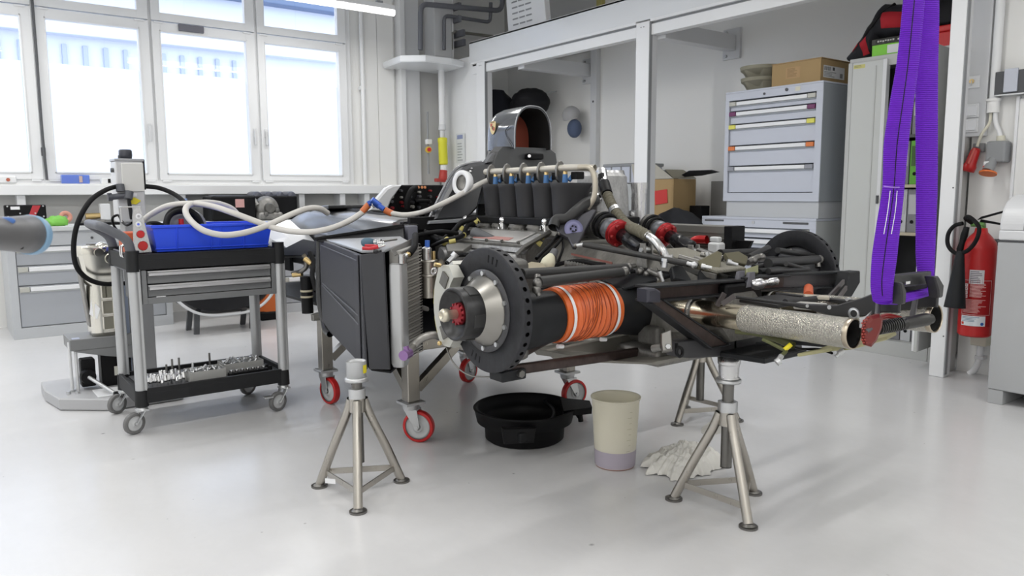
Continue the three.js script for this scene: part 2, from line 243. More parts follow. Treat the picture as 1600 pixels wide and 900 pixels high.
// the white steel frame along the right side: posts, boxed fascia with sliding tracks, closing panel, arms to the wall
{
  const X = 4.735, f = structure('trim_4');
  part(f, 'fascia', mm(X, X + 0.06, 2.485, 2.70, -7.0, 1.2, 0.004), mat.whiteGloss);
  part(f, 'fascia_top', mm(X, X + 0.35, 2.68, 2.70, -7.0, 1.2, 0.002), mat.white);
  for (const [z0, z1] of [[-6.96, -4.55], [-4.395, -2.1], [-2.0, 1.2]]) {
    part(f, 'track', mm(X - 0.012, X + 0.04, 2.462, 2.484, z0, z1, 0.002), mat.white);
    part(f, 'track_gap', mm(X + 0.02, X + 0.05, 2.44, 2.463, z0, z1, 0), mat.grey);
    part(f, 'lower_rail', mm(X + 0.004, X + 0.08, 2.36, 2.445, z0, z1, 0.004), mat.white);
  }
  for (const [z0, z1, x1] of [[-6.85, -6.70, 4.835], [-4.545, -4.40, 4.835], [-2.09, -2.005, 4.81]]) {
    part(f, 'post', mm(X - 0.015, x1 - 0.012, 0, 2.47, z0, z1, 0.006), mat.white);
    part(f, 'post_seal', mm(X + 0.02, x1 - 0.02, 0.02, 2.46, z1 - 0.004, z1 + 0.004, 0), mat.paint);
    part(f, 'seal_line', mm(X - 0.012, X + 0.02, 0.02, 2.46, z1 - 0.002, z1 + 0.005, 0), mat.grey);
    const zm = (z0 + z1) / 2;
    for (const [y, dz] of [[2.43, -0.015], [2.43, 0.015], [0.25, 0.03], [1.12, 0.03]]) part(f, 'screw', rod([X - 0.018, y, zm + dz], [X - 0.013, y, zm + dz], 0.004), mat.darkGrey);
  }
  part(f, 'closing_panel', mm(X + 0.02, X + 0.05, 0.0, 2.56, -7.64, -6.87, 0.003), mat.white);
  for (const [z, y] of [[-6.2, 2.36], [-4.36, 2.36]]) {
    part(f, 'wall_arm', mm(X + 0.08, 5.72, y - 0.03, y + 0.1, z - 0.05, z + 0.05, 0.004), mat.paint);
    part(f, 'arm_plate', mm(5.72, 5.75, y - 0.1, y + 0.16, z - 0.09, z + 0.09, 0.004), mat.paint);
    part(f, 'arm_bolt', [rod([5.70, y + 0.13, z - 0.05], [5.72, y + 0.13, z - 0.05], 0.014, 0.014, 6), rod([5.70, y - 0.07, z - 0.05], [5.72, y - 0.07, z - 0.05], 0.014, 0.014, 6)], mat.zinc);
  }
  part(f, 'wall_post', mm(5.69, 5.75, 0, 2.6, -6.13, -6.04, 0.003), mat.paint);
  part(f, 'post_hole', rod([5.687, 2.06, -6.085], [5.692, 2.06, -6.085], 0.012), mat.darkGrey);
}

// ================================================================ RIGHT SIDE: CABINETS, LOCKER, FITTINGS
function pull(t, name, x, z0, z1, y, color) {                      // drawer: recessed front with a label strip pull and coloured clip ends
}
// tall drawer cabinet standing on a plinth block
{
  const X = 5.1, z0 = -3.925, z1 = -3.09, t = thing('drawer_cabinet', 'tall grey-blue drawer cabinet with colour-clipped label strips, on a plinth above the workbench drawers', 'cabinet', [5.4, 1.03, -3.5]);
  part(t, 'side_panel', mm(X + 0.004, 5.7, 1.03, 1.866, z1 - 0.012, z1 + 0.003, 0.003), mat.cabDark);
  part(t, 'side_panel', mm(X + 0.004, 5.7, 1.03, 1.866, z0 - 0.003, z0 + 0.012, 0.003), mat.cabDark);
  part(t, 'back_panel', mm(5.68, 5.7, 1.03, 1.872, z0 + 0.03, z1 - 0.03, 0), mat.cabDark);
  part(t, 'inner_shell', mm(X + 0.05, 5.68, 1.05, 1.82, z0 + 0.03, z1 - 0.03, 0), mat.recess);
  part(t, 'top_panel', mm(X, 5.7, 1.868, 1.882, z0, z1, 0.003), mat.cab);
  part(t, 'front_frame', [mm(X, X + 0.06, 1.812, 1.868, z0, z1, 0.002), mm(X, X + 0.06, 1.03, 1.095, z0, z1, 0.002), mm(X + 0.001, X + 0.05, 1.094, 1.813, z0, z0 + 0.035, 0), mm(X + 0.001, X + 0.05, 1.094, 1.813, z1 - 0.05, z1, 0)], mat.cab);
  part(t, 'lock', rod([X - 0.006, 1.848, -3.38], [X + 0.01, 1.848, -3.38], 0.012), mat.darkGrey);
  part(t, 'lock', rod([X - 0.006, 1.838, -3.57], [X + 0.01, 1.838, -3.57], 0.009), mat.darkGrey);
  part(t, 'sticker', mm(X - 0.002, X + 0.002, 1.83, 1.86, -3.31, -3.27, 0), mat.cream);
  part(t, 'sticker', mm(5.17, 5.27, 1.79, 1.85, z1 - 0.001, z1 + 0.002, 0), M([0.33, 0.34, 0.35], 0.5));
  const tops = [1.808, 1.73, 1.63, 1.464, 1.305], ends = [[0.52, 0.52, 0.47], [0.17, 0.03, 0.12], [0.75, 0.72, 0.12], [0.72, 0.2, 0.05], [0.30, 0.31, 0.35]], bots = [1.733, 1.633, 1.467, 1.308, 1.1];
  tops.forEach((y, i) => {
    const f = part(t, 'drawer', mm(X + 0.016, X + 0.05, bots[i], y - 0.008, z0 + 0.04, z1 - 0.054, 0.002), mat.cab);
    part(f, 'label_strip', mm(X - 0.006, X + 0.016, y - 0.036, y - 0.008, z0 + 0.105, z1 - 0.12, 0.004), mat.strip);
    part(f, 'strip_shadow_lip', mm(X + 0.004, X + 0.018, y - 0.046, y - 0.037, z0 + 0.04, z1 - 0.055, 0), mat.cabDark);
    for (const [a, b] of [[z0 + 0.04, z0 + 0.1], [z1 - 0.115, z1 - 0.055]]) part(f, 'coloured_clip', mm(X - 0.008, X + 0.016, y - 0.038, y - 0.006, a, b, 0.003), M(ends[i], 0.4));
  });
}
single('plinth_block', mm(5.115, 5.69, 0.908, 1.03, -3.90, -3.095, 0.003), mat.cabLight, 'plain grey plinth block between the tall drawer cabinet and the workbench drawers', 'plinth');
{ // low drawer bench under it
  const X = 5.1, z0 = -4.13, z1 = -3.1, t = thing('drawer_bench', 'low wide grey drawer unit with silver label strips behind the right brake disc', 'cabinet', [5.4, 0, -3.6]);
  part(t, 'top_panel', mm(X, 5.7, 0.888, 0.908, z0, z1, 0.003), mat.cab);
  part(t, 'side_panel', mm(X + 0.004, 5.7, 0, 0.887, z1 - 0.012, z1 + 0.003, 0.002), mat.cabMid);
  part(t, 'side_panel', mm(X + 0.004, 5.7, 0, 0.887, z0 - 0.003, z0 + 0.012, 0.002), mat.cabMid);
  part(t, 'inner_shell', mm(X + 0.05, 5.68, 0.02, 0.888, z0 + 0.03, z1 - 0.03, 0), mat.recess);
  part(t, 'front_frame', [mm(X, X + 0.05, 0.828, 0.887, z0, z1, 0.002), mm(X, X + 0.05, 0, 0.08, z0, z1, 0.002), mm(X + 0.001, X + 0.05, 0.08, 0.828, z0, z0 + 0.04, 0), mm(X + 0.001, X + 0.05, 0.08, 0.828, z1 - 0.05, z1, 0)], mat.cab);
  part(t, 'handle_slot', mm(X - 0.004, X + 0.01, 0.868, 0.882, z0 + 0.03, z0 + 0.22, 0.003), mat.darkGrey);
  part(t, 'handle_slot', mm(X - 0.004, X + 0.01, 0.862, 0.878, z1 - 0.27, z1 - 0.06, 0.003), mat.darkGrey);
  part(t, 'lock', rod([X - 0.006, 0.868, -3.63], [X + 0.01, 0.868, -3.63], 0.012), mat.zinc);
  [0.828, 0.745, 0.665, 0.58, 0.45, 0.3].forEach((y, i, a) => {
    const f = part(t, 'drawer', mm(X + 0.016, X + 0.05, (a[i + 1] ?? 0.085) + 0.006, y - 0.006, z0 + 0.045, z1 - 0.054, 0.002), mat.cab);
    part(f, 'label_strip', mm(X - 0.006, X + 0.016, y - 0.04, y - 0.01, z0 + (i ? 0.06 : 0.11), z1 - (i ? 0.06 : 0.14), 0.004), mat.strip);
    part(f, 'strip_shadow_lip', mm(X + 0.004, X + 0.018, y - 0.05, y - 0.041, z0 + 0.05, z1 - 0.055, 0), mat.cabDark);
    if (!i) for (const [p, q] of [[z0 + 0.045, z0 + 0.1], [z1 - 0.13, z1 - 0.055]]) part(f, 'coloured_clip', mm(X - 0.008, X + 0.016, y - 0.042, y - 0.008, p, q, 0.003), mat.cream);
  });
}
{ // cartons on top of the tall cabinet
  const t = thing('cardboard_box', 'brown cardboard carton with a white shipping label on top of the drawer cabinet', 'box', [5.33, 1.882, -3.36]);
  const b = mm(5.14, 5.6, 1.882, 2.045, -3.54, -3.14, 0.004);
  part(t, 'carton', b, mat.card);
  part(t, 'flap', [mm(5.14, 5.37, 2.045, 2.052, -3.545, -3.135, 0.001), mm(5.38, 5.6, 2.045, 2.052, -3.545, -3.135, 0.001)], mat.cardSide);
  const [g, m] = printed([[5.17, 1.915, -3.137], [5.45, 1.915, -3.137], [5.45, 2.0, -3.137], [5.17, 2.0, -3.137]], 256, 96, (x, w, h) => { x.fillStyle = '#ddd'; x.fillRect(0, 0, w, h); x.fillStyle = '#444'; for (let i = 0; i < 16; i++) x.fillRect(8 + i * 5, 8, 1 + (i * 7) % 4, 30); x.fillRect(110, 8, 26, 26); lines(x, 10, 48, 150, 4, 11, '#888'); x.fillRect(200, 50, 34, 36); });
  part(t, 'shipping_label', g, m, { keepUV: true });
  const [g2, m2] = printed([[5.138, 1.93, -3.42], [5.138, 1.93, -3.3], [5.138, 2.01, -3.3], [5.138, 2.01, -3.42]], 128, 96, (x, w, h) => { x.fillStyle = '#b59467'; x.fillRect(0, 0, w, h); lines(x, 14, 10, 90, 7, 11, '#8c7048'); });
  part(t, 'print', g2, m2, { keepUV: true });
  part(t, 'packing_tape', mm(5.139, 5.601, 2.05, 2.0535, -3.36, -3.31, 0), M([0.5, 0.38, 0.22], 0.3));
}
{ // nested moulded-pulp trays
  const t = thing('pulp_tray', 'stack of two scooped brown-grey moulded pulp packing trays beside the carton', 'packing', [5.32, 1.882, -3.72]);
  const pulp = M([0.30, 0.285, 0.22], 0.95, 0, { side: THREE.DoubleSide });
  for (const [y, s] of [[1.882, 1], [1.97, 1.04]]) {
    const secs = []; for (let i = 0; i <= 32; i++) { const a = i / 32 * 2 * Math.PI, f = 1 + 0.07 * Math.sign(Math.sin(a * 6)) * Math.min(1, Math.abs(Math.sin(a * 6)) * 3); secs.push([[5.33 + Math.cos(a) * 0.13 * f * s, y + 0.004, -3.73 + Math.sin(a) * 0.115 * f * s], [5.33 + Math.cos(a) * 0.18 * f * s, y + 0.07, -3.73 + Math.sin(a) * 0.15 * f * s], [5.33 + Math.cos(a) * 0.205 * s, y + 0.1, -3.73 + Math.sin(a) * 0.175 * s], [5.33 + Math.cos(a) * 0.2 * s, y + 0.075, -3.73 + Math.sin(a) * 0.17 * s], [5.33 + Math.cos(a) * 0.12 * s, y + 0.018, -3.73 + Math.sin(a) * 0.1 * s]]); }
    part(t, 'tray', skin(secs, true, false, 0.5), pulp);
  }
}
// locker: one leaf shut, the other swung out
const lockerDoor = M([0.55, 0.565, 0.55], 0.4), lockerBody = M([0.50, 0.51, 0.50], 0.45);
{
  const t = thing('steel_locker', 'pale grey steel locker with one door swung open onto shelves of binders', 'locker', [5.33, 0, -2.58]);
  const z0 = -2.9, z1 = -2.255;
  part(t, 'side_panel', mm(5.105, 5.555, 0.0, 1.968, z0 + 0.001, z0 + 0.02, 0.002), lockerBody);
  part(t, 'side_panel', mm(5.105, 5.555, 0.0, 1.968, z1 - 0.02, z1 - 0.001, 0.002), lockerBody);
  part(t, 'back_panel', mm(5.54, 5.56, 0.08, 1.98, z0 + 0.02, z1 - 0.02, 0), mat.darkGrey);
  part(t, 'top_panel', mm(5.1, 5.56, 1.97, 1.995, z0, z1, 0.003), lockerBody);
  part(t, 'header_rail', mm(5.1, 5.13, 1.925, 1.972, z0 + 0.02, z1, 0.002), lockerBody);
  part(t, 'plinth', mm(5.1, 5.54, 0, 0.1, z0 + 0.021, z1 - 0.02, 0.002), lockerBody);
  part(t, 'front_edge', mm(5.085, 5.104, 0.0, 1.968, z0, z0 + 0.03, 0.002), lockerBody);
  const d = part(t, 'door', [mm(5.082, 5.1, 0.11, 1.965, z0 + 0.032, -2.632, 0.004)], lockerDoor);
  part(d, 'door_edge', mm(5.075, 5.12, 0.11, 1.965, -2.655, -2.628, 0.003), mat.paint);
  part(d, 'door_fold', mm(5.078, 5.085, 0.14, 1.93, -2.71, -2.70, 0.001), lockerBody);
  part(d, 'handle', mm(5.06, 5.082, 1.02, 1.075, -2.65, -2.636, 0.003), mat.darkGrey);
  const [gl, ml] = printed([[5.081, 1.925, -2.86], [5.081, 1.925, -2.78], [5.081, 1.95, -2.78], [5.081, 1.95, -2.86]], 96, 32, (x, w, h) => { x.fillStyle = '#c9c47a'; x.fillRect(0, 0, w, h); lines(x, 6, 6, 80, 2, 11, '#8d8a62'); });
  part(d, 'sticker', gl, ml, { keepUV: true });
  const o = part(t, 'open_door', bar([5.1, 1.04, -2.245], [4.80, 1.04, -2.215], 0.02, 1.86, 0.004, [0, 1, 0]), lockerDoor);
  part(o, 'door_edge', bar([4.815, 0.115, -2.222], [4.815, 1.965, -2.222], 0.022, 0.035, 0.003), mat.white);
  part(o, 'hinge', [rod([5.1, 0.3, -2.25], [5.1, 0.38, -2.25], 0.01), rod([5.1, 1.1, -2.25], [5.1, 1.18, -2.25], 0.01), rod([5.1, 1.75, -2.25], [5.1, 1.83, -2.25], 0.01)], mat.darkGrey);
  for (const y of [0.42, 0.83, 1.145, 1.47, 1.7]) part(t, 'shelf', mm(5.14, 5.54, y - 0.02, y, z0 + 0.022, z1 - 0.022, 0.001), y < 1.3 && y > 0.5 ? M([0.5, 0.44, 0.33], 0.6) : mat.darkGrey);
}
{ // binders in the locker, each a thing with spine label and finger hole
  const rows = [[1.145, ['green', 'grey', 'green', 'black', 'grey']], [0.83, ['grey', 'white', 'grey', 'white', 'black']], [1.47, ['white', 'grey', 'grey']], [0.1, ['white', 'grey', 'white', 'grey']]];
  const cols = { green: [0.12, 0.40, 0.04], grey: [0.22, 0.22, 0.24], black: [0.03, 0.03, 0.035], white: [0.55, 0.56, 0.58] };
  const place = { 1.145: 'middle shelf', 0.83: 'lower shelf', 1.47: 'upper shelf', 0.1: 'bottom' };
  const ord = ['leftmost', 'second from left', 'third from left', 'fourth from left', 'fifth from left'];
  for (const [y, list] of rows) list.forEach((c, i) => {
    const zc = -2.60 + i * 0.072, h = 0.285, b = thing('ring_binder', `${c} ring binder on the ${place[y]} of the open locker, ${ord[i]}`, 'binder', [5.3, y, zc], `ring binders on the ${place[y]} of the locker`);
    part(b, 'cover', mm(5.17, 5.45, y, y + h, zc - 0.033, zc + 0.033, 0.004), M(cols[c], 0.5));
    part(b, 'spine_label', mm(5.168, 5.171, y + 0.12, y + 0.25, zc - 0.024, zc + 0.024, 0), c === 'white' || c === 'grey' ? M([0.5, 0.5, 0.52], 0.6) : M([0.05, 0.12, 0.03], 0.6));
    part(b, 'finger_hole', rod([5.167, y + 0.07, zc], [5.172, y + 0.07, zc], 0.012), mat.black);
  });
}
{ // black and red bag lying on the locker
  const t = thing('sports_bag', 'limp black and red fabric bag heaped on top of the locker', 'bag', [5.3, 1.995, -2.7]);
  const top = (u) => 0.05 + 0.30 * Math.pow(Math.min(1, u / 0.55), 1.25) * (u > 0.55 ? 1 - 0.25 * (u - 0.55) : 1);
  const secs = []; for (let i = 0; i <= 18; i++) { const u = i / 18, z = -2.97 + 0.42 * u, h = top(u), low = u > 0.45 ? 0.118 : 0, w = 0.09 + 0.07 * Math.sin(u * Math.PI); secs.push(Array.from({ length: 20 }, (_, k) => { const a = k / 20 * 2 * Math.PI, q = 1 + 0.10 * noise3(u * 4, Math.cos(a) * 1.3, Math.sin(a) * 1.3); return [5.27 + Math.cos(a) * w * q, 1.999 + low + Math.max(0.0, (h - low) / 2 * (1 + Math.sin(a) * q)), z]; })); }
  part(t, 'bag_body', skin(secs, true, true, 0.9), mat.cloth);
  const redM = M([0.4, 0.01, 0.02], 0.8, 0, { side: THREE.DoubleSide });
  for (const [u0, u1, v0, v1] of [[0.14, 0.26, 0.5, 1.02], [0.30, 0.42, 0.12, 0.5], [0.62, 0.98, 0.25, 0.7]]) part(t, 'red_panel', skin(Array.from({ length: 8 }, (_, i) => { const u = u0 + (u1 - u0) * i / 7, h = top(u), low = u > 0.45 ? 0.118 : 0, w = 0.09 + 0.07 * Math.sin(u * Math.PI); return Array.from({ length: 8 }, (_, k) => { const v = v0 + (v1 - v0) * k / 7, a = Math.PI - Math.asin(Math.max(-1, Math.min(1, v * 2 - 1))), q = 1 + 0.10 * noise3(u * 4, Math.cos(a) * 1.3, Math.sin(a) * 1.3); return [5.27 + Math.cos(a) * (w * q + 0.006), 1.999 + low + (h - low) / 2 * (1 + Math.sin(a) * q) * 1.01, -2.97 + 0.42 * u]; }); }), false, false, 1), redM);
  part(t, 'handle_strap', hose([[5.16, 2.06, -2.86], [5.11, 2.15, -2.80], [5.13, 2.26, -2.72], [5.2, 2.33, -2.66]], 0.012, 20, 6), mat.black);
}
{
  const t = thing('green_box', 'bright green cardboard box with a black lid under the bag on the locker', 'box', [5.25, 1.995, -2.62]);
  part(t, 'carton', mm(5.13, 5.4, 1.996, 2.07, -2.765, -2.46, 0.003), M([0.22, 0.62, 0.05], 0.5));
  part(t, 'lid', mm(5.127, 5.403, 2.07, 2.108, -2.768, -2.457, 0.003), M([0.05, 0.05, 0.04], 0.5));
  const [g, m] = printed([[5.126, 2.076, -2.74], [5.126, 2.076, -2.55], [5.126, 2.104, -2.55], [5.126, 2.104, -2.74]], 192, 32, (x, w, h) => { x.fillStyle = '#1d1d1a'; x.fillRect(0, 0, w, h); x.fillStyle = '#bdbdb5'; for (let i = 0; i < 9; i++) if (i !== 7) x.fillRect(12 + i * 17, 9 + (i % 3), 12, 13 - (i % 2) * 3); });
  part(t, 'illegible_print', g, m, { keepUV: true });
  part(t, 'label', mm(5.127, 5.1305, 2.006, 2.06, -2.66, -2.58, 0), mat.paint);
}
{
  const t = thing('red_box', 'glossy red plastic box on the locker beside the white post', 'box', [5.25, 1.995, -2.32]);
  part(t, 'body', mm(5.14, 5.4, 1.996, 2.09, -2.43, -2.265, 0.008), mat.red); part(t, 'lid', mm(5.135, 5.405, 2.09, 2.13, -2.435, -2.262, 0.01), mat.red);
}
single('black_case', mm(5.18, 5.52, 2.131, 2.52, -2.45, -2.265, 0.03), mat.black, 'black soft case stacked on the red box at the picture top', 'case');

// flat column with sockets beside the post
{
  const t = structure('trim_5', [4.98, 0, -2.03]);
  part(t, 'socket_duct', mm(4.955, 5.0, 1.42, CEIL, -2.095, -1.965, 0.004), mat.paint);
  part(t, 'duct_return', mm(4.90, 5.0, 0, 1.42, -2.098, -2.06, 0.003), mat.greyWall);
}
{ const t = thing('wall_socket', 'square white socket plate with a keyhole insert on the grey duct', 'socket', [4.95, 1.70, -2.06]); part(t, 'plate', mm(4.945, 4.955, 1.70, 1.772, -2.085, -2.008, 0.003), mat.white); part(t, 'insert', rod([4.938, 1.74, -2.048], [4.946, 1.74, -2.048], 0.013), mat.brass); part(t, 'key', mm(4.932, 4.94, 1.715, 1.745, -2.05, -2.044), mat.zinc); }
{ const t = thing('double_socket', 'pair of white covered sockets one above the other on the grey duct', 'socket', [4.95, 1.44, -2.05]); for (const y of [1.445, 1.53]) { const p = part(t, 'socket_plate', mm(4.942, 4.955, y, y + 0.08, -2.088, -2.0, 0.003), mat.white); part(p, 'cover_flap', mm(4.932, 4.943, y + 0.01, y + 0.07, -2.08, -2.008, 0.004), mat.strip); } }
{ // thick white conduit with cables to the two power connectors
  const t = thing('cable_conduit', 'thick white upright conduit with two cables splaying from its end on the right wall', 'conduit', [4.97, 1.54, -1.93]);
  part(t, 'conduit', rod([4.96, 1.63, -1.93], [4.96, CEIL, -1.93], 0.024, 0.024, 20), mat.white);
  part(t, 'end_sleeve', [rod([4.96, 1.55, -1.93], [4.96, 1.63, -1.93], 0.032, 0.032, 20), rod([4.96, 1.615, -1.93], [4.96, 1.63, -1.93], 0.038, 0.038, 20)], mat.wall);
  part(t, 'cable', hose([[4.96, 1.56, -1.94], [4.96, 1.49, -1.945], [4.955, 1.44, -1.975], [4.955, 1.40, -1.99], [4.955, 1.36, -2.0]], 0.009, 24, 8), mat.cream);
  part(t, 'cable', hose([[4.96, 1.56, -1.92], [4.96, 1.49, -1.91], [4.955, 1.43, -1.885], [4.955, 1.38, -1.875]], 0.013, 24, 8), mat.white);
  const r = thing('red_connector', 'red power plug coupler hanging from the thinner wall cable', 'connector', [4.94, 1.22, -2.0]);
  part(r, 'mount', mm(4.97, 5.0, 1.33, 1.38, -2.03, -1.97), mat.grey);
  part(r, 'body', ring([[0.001, 0], [0.034, 0], [0.037, 0.03], [0.03, 0.05], [0.027, 0.12], [0.02, 0.14], [0.001, 0.14]], [4.925, 1.215, -2.03], [4.95, 1.37, -1.995], 20), mat.red);
  part(r, 'latch', bar([4.90, 1.26, -2.022], [4.92, 1.35, -2.0], 0.02, 0.012), M([0.6, 0.1, 0.08], 0.4));
  const g = thing('grey_connector', 'grey wall power socket with red and white plug below the conduit', 'connector', [4.94, 1.2, -1.88]);
  part(g, 'housing', [mm(4.90, 5.0, 1.26, 1.385, -1.935, -1.83, 0.015)], mat.grey);
  part(g, 'cable_gland', rod([4.955, 1.38, -1.875], [4.955, 1.415, -1.878], 0.022), mat.cream);
  part(g, 'plug_barrel', rod([4.92, 1.28, -1.895], [4.88, 1.215, -1.905], 0.026, 0.03), mat.grey);
  part(g, 'red_ring', rod([4.875, 1.205, -1.90], [4.872, 1.197, -1.90], 0.046, 0.046, 20), mat.orange);
  part(g, 'plug_end', mm(4.87, 4.90, 1.21, 1.245, -1.93, -1.90, 0.004), M([0.6, 0.06, 0.03], 0.4));
  part(g, 'plug_collar', mm(4.878, 4.90, 1.245, 1.27, -1.93, -1.90, 0.004), mat.white);
}
{ const t = thing('wall_box', 'dark-edged grey metal box fixed to the right wall beside the conduit', 'box', [4.97, 1.63, -1.8]); part(t, 'shell', mm(4.93, 5.0, 1.645, 1.775, -1.92, -1.70, 0.004), mat.darkGrey); part(t, 'cover', mm(4.918, 4.931, 1.655, 1.785, -1.87, -1.80, 0.003), mat.cab); part(t, 'base_lip', mm(4.92, 5.0, 1.638, 1.646, -1.915, -1.70, 0.001), mat.zinc); }
{ const t = thing('white_notice_board', 'edge of a white framed board on the wall at the far right', 'board', [4.98, 1.0, -1.5]); part(t, 'board', mm(4.975, 4.99, 1.03, 1.62, -1.80, -1.2, 0.003), mat.wall); part(t, 'frame', [mm(4.965, 5.0, 1.02, 1.63, -1.815, -1.80, 0.002), mm(4.965, 5.0, 1.02, 1.035, -1.8, -1.2, 0.002)], mat.strip); }
{ // carbon dioxide extinguisher
  const cx = 4.80, cz = -1.885, t = thing('fire_extinguisher', 'tall red fire extinguisher with black discharge horn hanging on the right wall', 'extinguisher', [cx, 0.265, cz]);
  const R = 0.088;
  part(t, 'cylinder', ring([[0.001, 0], [R - 0.012, 0], [R, 0.012], [R, 0.50], [R - 0.006, 0.54], [R - 0.03, 0.575], [0.035, 0.6], [0.03, 0.625], [0.001, 0.625]], [cx, 0.265, cz], [cx, 1, cz], 40), mat.red);
  part(t, 'valve', [rod([cx, 0.885, cz], [cx, 0.92, cz], 0.024, 0.02), rod([cx - 0.01, 0.91, cz - 0.05], [cx - 0.01, 0.91, cz + 0.02], 0.014)], M([0.14, 0.32, 0.08], 0.4));
  part(t, 'carry_handle', plate([[cx - 0.01, 0.925, cz - 0.005], [cx - 0.01, 0.94, cz + 0.0], [cx - 0.01, 0.918, cz + 0.12], [cx - 0.01, 0.908, cz + 0.12]], 0.018, 0.002, [], true), mat.black);
  part(t, 'squeeze_lever', plate([[cx - 0.01, 0.935, cz - 0.02], [cx - 0.01, 0.955, cz + 0.0], [cx - 0.01, 1.008, cz + 0.165], [cx - 0.01, 0.998, cz + 0.168], [cx - 0.01, 0.945, cz + 0.01]], 0.016, 0.002, [], true), mat.black);
  part(t, 'discharge_hose', hose([[4.79, 0.915, -1.93], [4.72, 0.945, -1.94], [4.67, 0.955, -1.90], [4.64, 0.90, -1.835], [4.63, 0.83, -1.84], [4.64, 0.765, -1.89], [4.645, 0.75, -1.95], [4.645, 0.79, -1.992], [4.645, 0.86, -1.995], [4.645, 0.905, -1.965], [4.64, 0.92, -1.92]], 0.0115, 90, 10), mat.rubber);
  part(t, 'horn_grip', ring([[0.001, 0], [0.015, 0.0], [0.019, 0.05], [0.015, 0.09], [0.018, 0.13], [0.01, 0.16], [0.001, 0.16]], [4.645, 0.90, -1.90], [4.645, 0.74, -1.935], 16), mat.black);
  part(t, 'horn', ring([[0.016, 0], [0.022, 0.02], [0.054, 0.31], [0.056, 0.325], [0.052, 0.325], [0.018, 0.02]], [4.645, 0.765, -1.925], [4.63, 0.435, -1.93], 24), mat.plastic);
  part(t, 'bracket', [mm(cx + 0.06, 5.0, 0.78, 0.82, cz - 0.03, cz + 0.03), mm(cx + 0.06, 5.0, 0.35, 0.39, cz - 0.03, cz + 0.03)], mat.darkGrey);
  const A = Math.atan2(-cz, -cx), wrap = (y0, y1, a0, a1, w, h, draw) => { const n = 14, P = [], U = []; for (let i = 0; i < n; i++) { const q = (j) => { const a = A + a0 + (a1 - a0) * (1 - j / n); return [cx + Math.cos(a) * (R + 0.0015), cz + Math.sin(a) * (R + 0.0015), j / n]; }; const p = q(i), r = q(i + 1); for (const [s, y, v] of [[p, y0, 0], [r, y0, 0], [r, y1, 1], [p, y0, 0], [r, y1, 1], [p, y1, 1]]) { P.push(s[0], y, s[1]); U.push(s[2], v); } } const g = new THREE.BufferGeometry(); g.setAttribute('position', new THREE.Float32BufferAttribute(P, 3)); g.setAttribute('uv', new THREE.Float32BufferAttribute(U, 2)); g.computeVertexNormals(); return [g, new THREE.MeshStandardMaterial({ map: canvasTex(w, h, draw), roughness: 0.4, side: THREE.DoubleSide })]; };
  const [g, m] = wrap(0.33, 0.60, -0.95, 0.95, 300, 480, (x, w, h) => { x.fillStyle = '#a50d12'; x.fillRect(0, 0, w, h); x.strokeStyle = '#e8c4c0'; x.lineWidth = 5; x.strokeRect(14, 10, w - 28, 350); x.fillStyle = '#efe2e0'; for (let i = 0; i < 4; i++) { x.fillRect(34, 46 + i * 38, 32, 32); x.fillStyle = '#b8585a'; x.fillRect(44, 54 + i * 38, 8 + 3 * (i % 2), 14); x.fillStyle = '#efe2e0'; } lines(x, 84, 40, 150, 12, 12, '#e7c9c5'); lines(x, 30, 205, 220, 11, 13, '#dcb4b0'); x.fillStyle = '#e9eef2'; x.fillRect(14, 372, 230, 104); lines(x, 24, 384, 180, 4, 14, '#8aa0b4'); x.fillStyle = '#d2452a'; x.fillRect(20, 440, 26, 26); x.fillStyle = '#2a62b2'; x.beginPath(); x.arc(214, 452, 16, 0, 7); x.fill(); });
  part(t, 'instruction_print', g, m, { keepUV: true });
  const [g3, m3] = wrap(0.575, 0.655, -0.35, 0.5, 128, 96, (x, w, h) => { x.fillStyle = '#d9d6d8'; x.fillRect(0, 0, w, h); lines(x, 10, 10, 100, 7, 12, '#77707c'); });
  part(t, 'inspection_label', g3, m3, { keepUV: true });
}
{ // low junction box with a pipe down to the floor
  const t = thing('floor_socket_pipe', 'beige junction box on a short pipe rising from the floor under the extinguisher', 'pipe', [4.96, 0, -1.91]);
  part(t, 'pipe', hose([[4.95, 0.0, -1.955], [4.955, 0.03, -1.93], [4.955, 0.09, -1.91], [4.955, 0.19, -1.905]], 0.018, 20, 10), mat.white);
  part(t, 'junction_box', mm(4.91, 5.0, 0.185, 0.255, -1.95, -1.86, 0.008), mat.cream);
  part(t, 'clip', mm(4.935, 5.0, 0.1, 0.12, -1.93, -1.88), mat.paint);
}
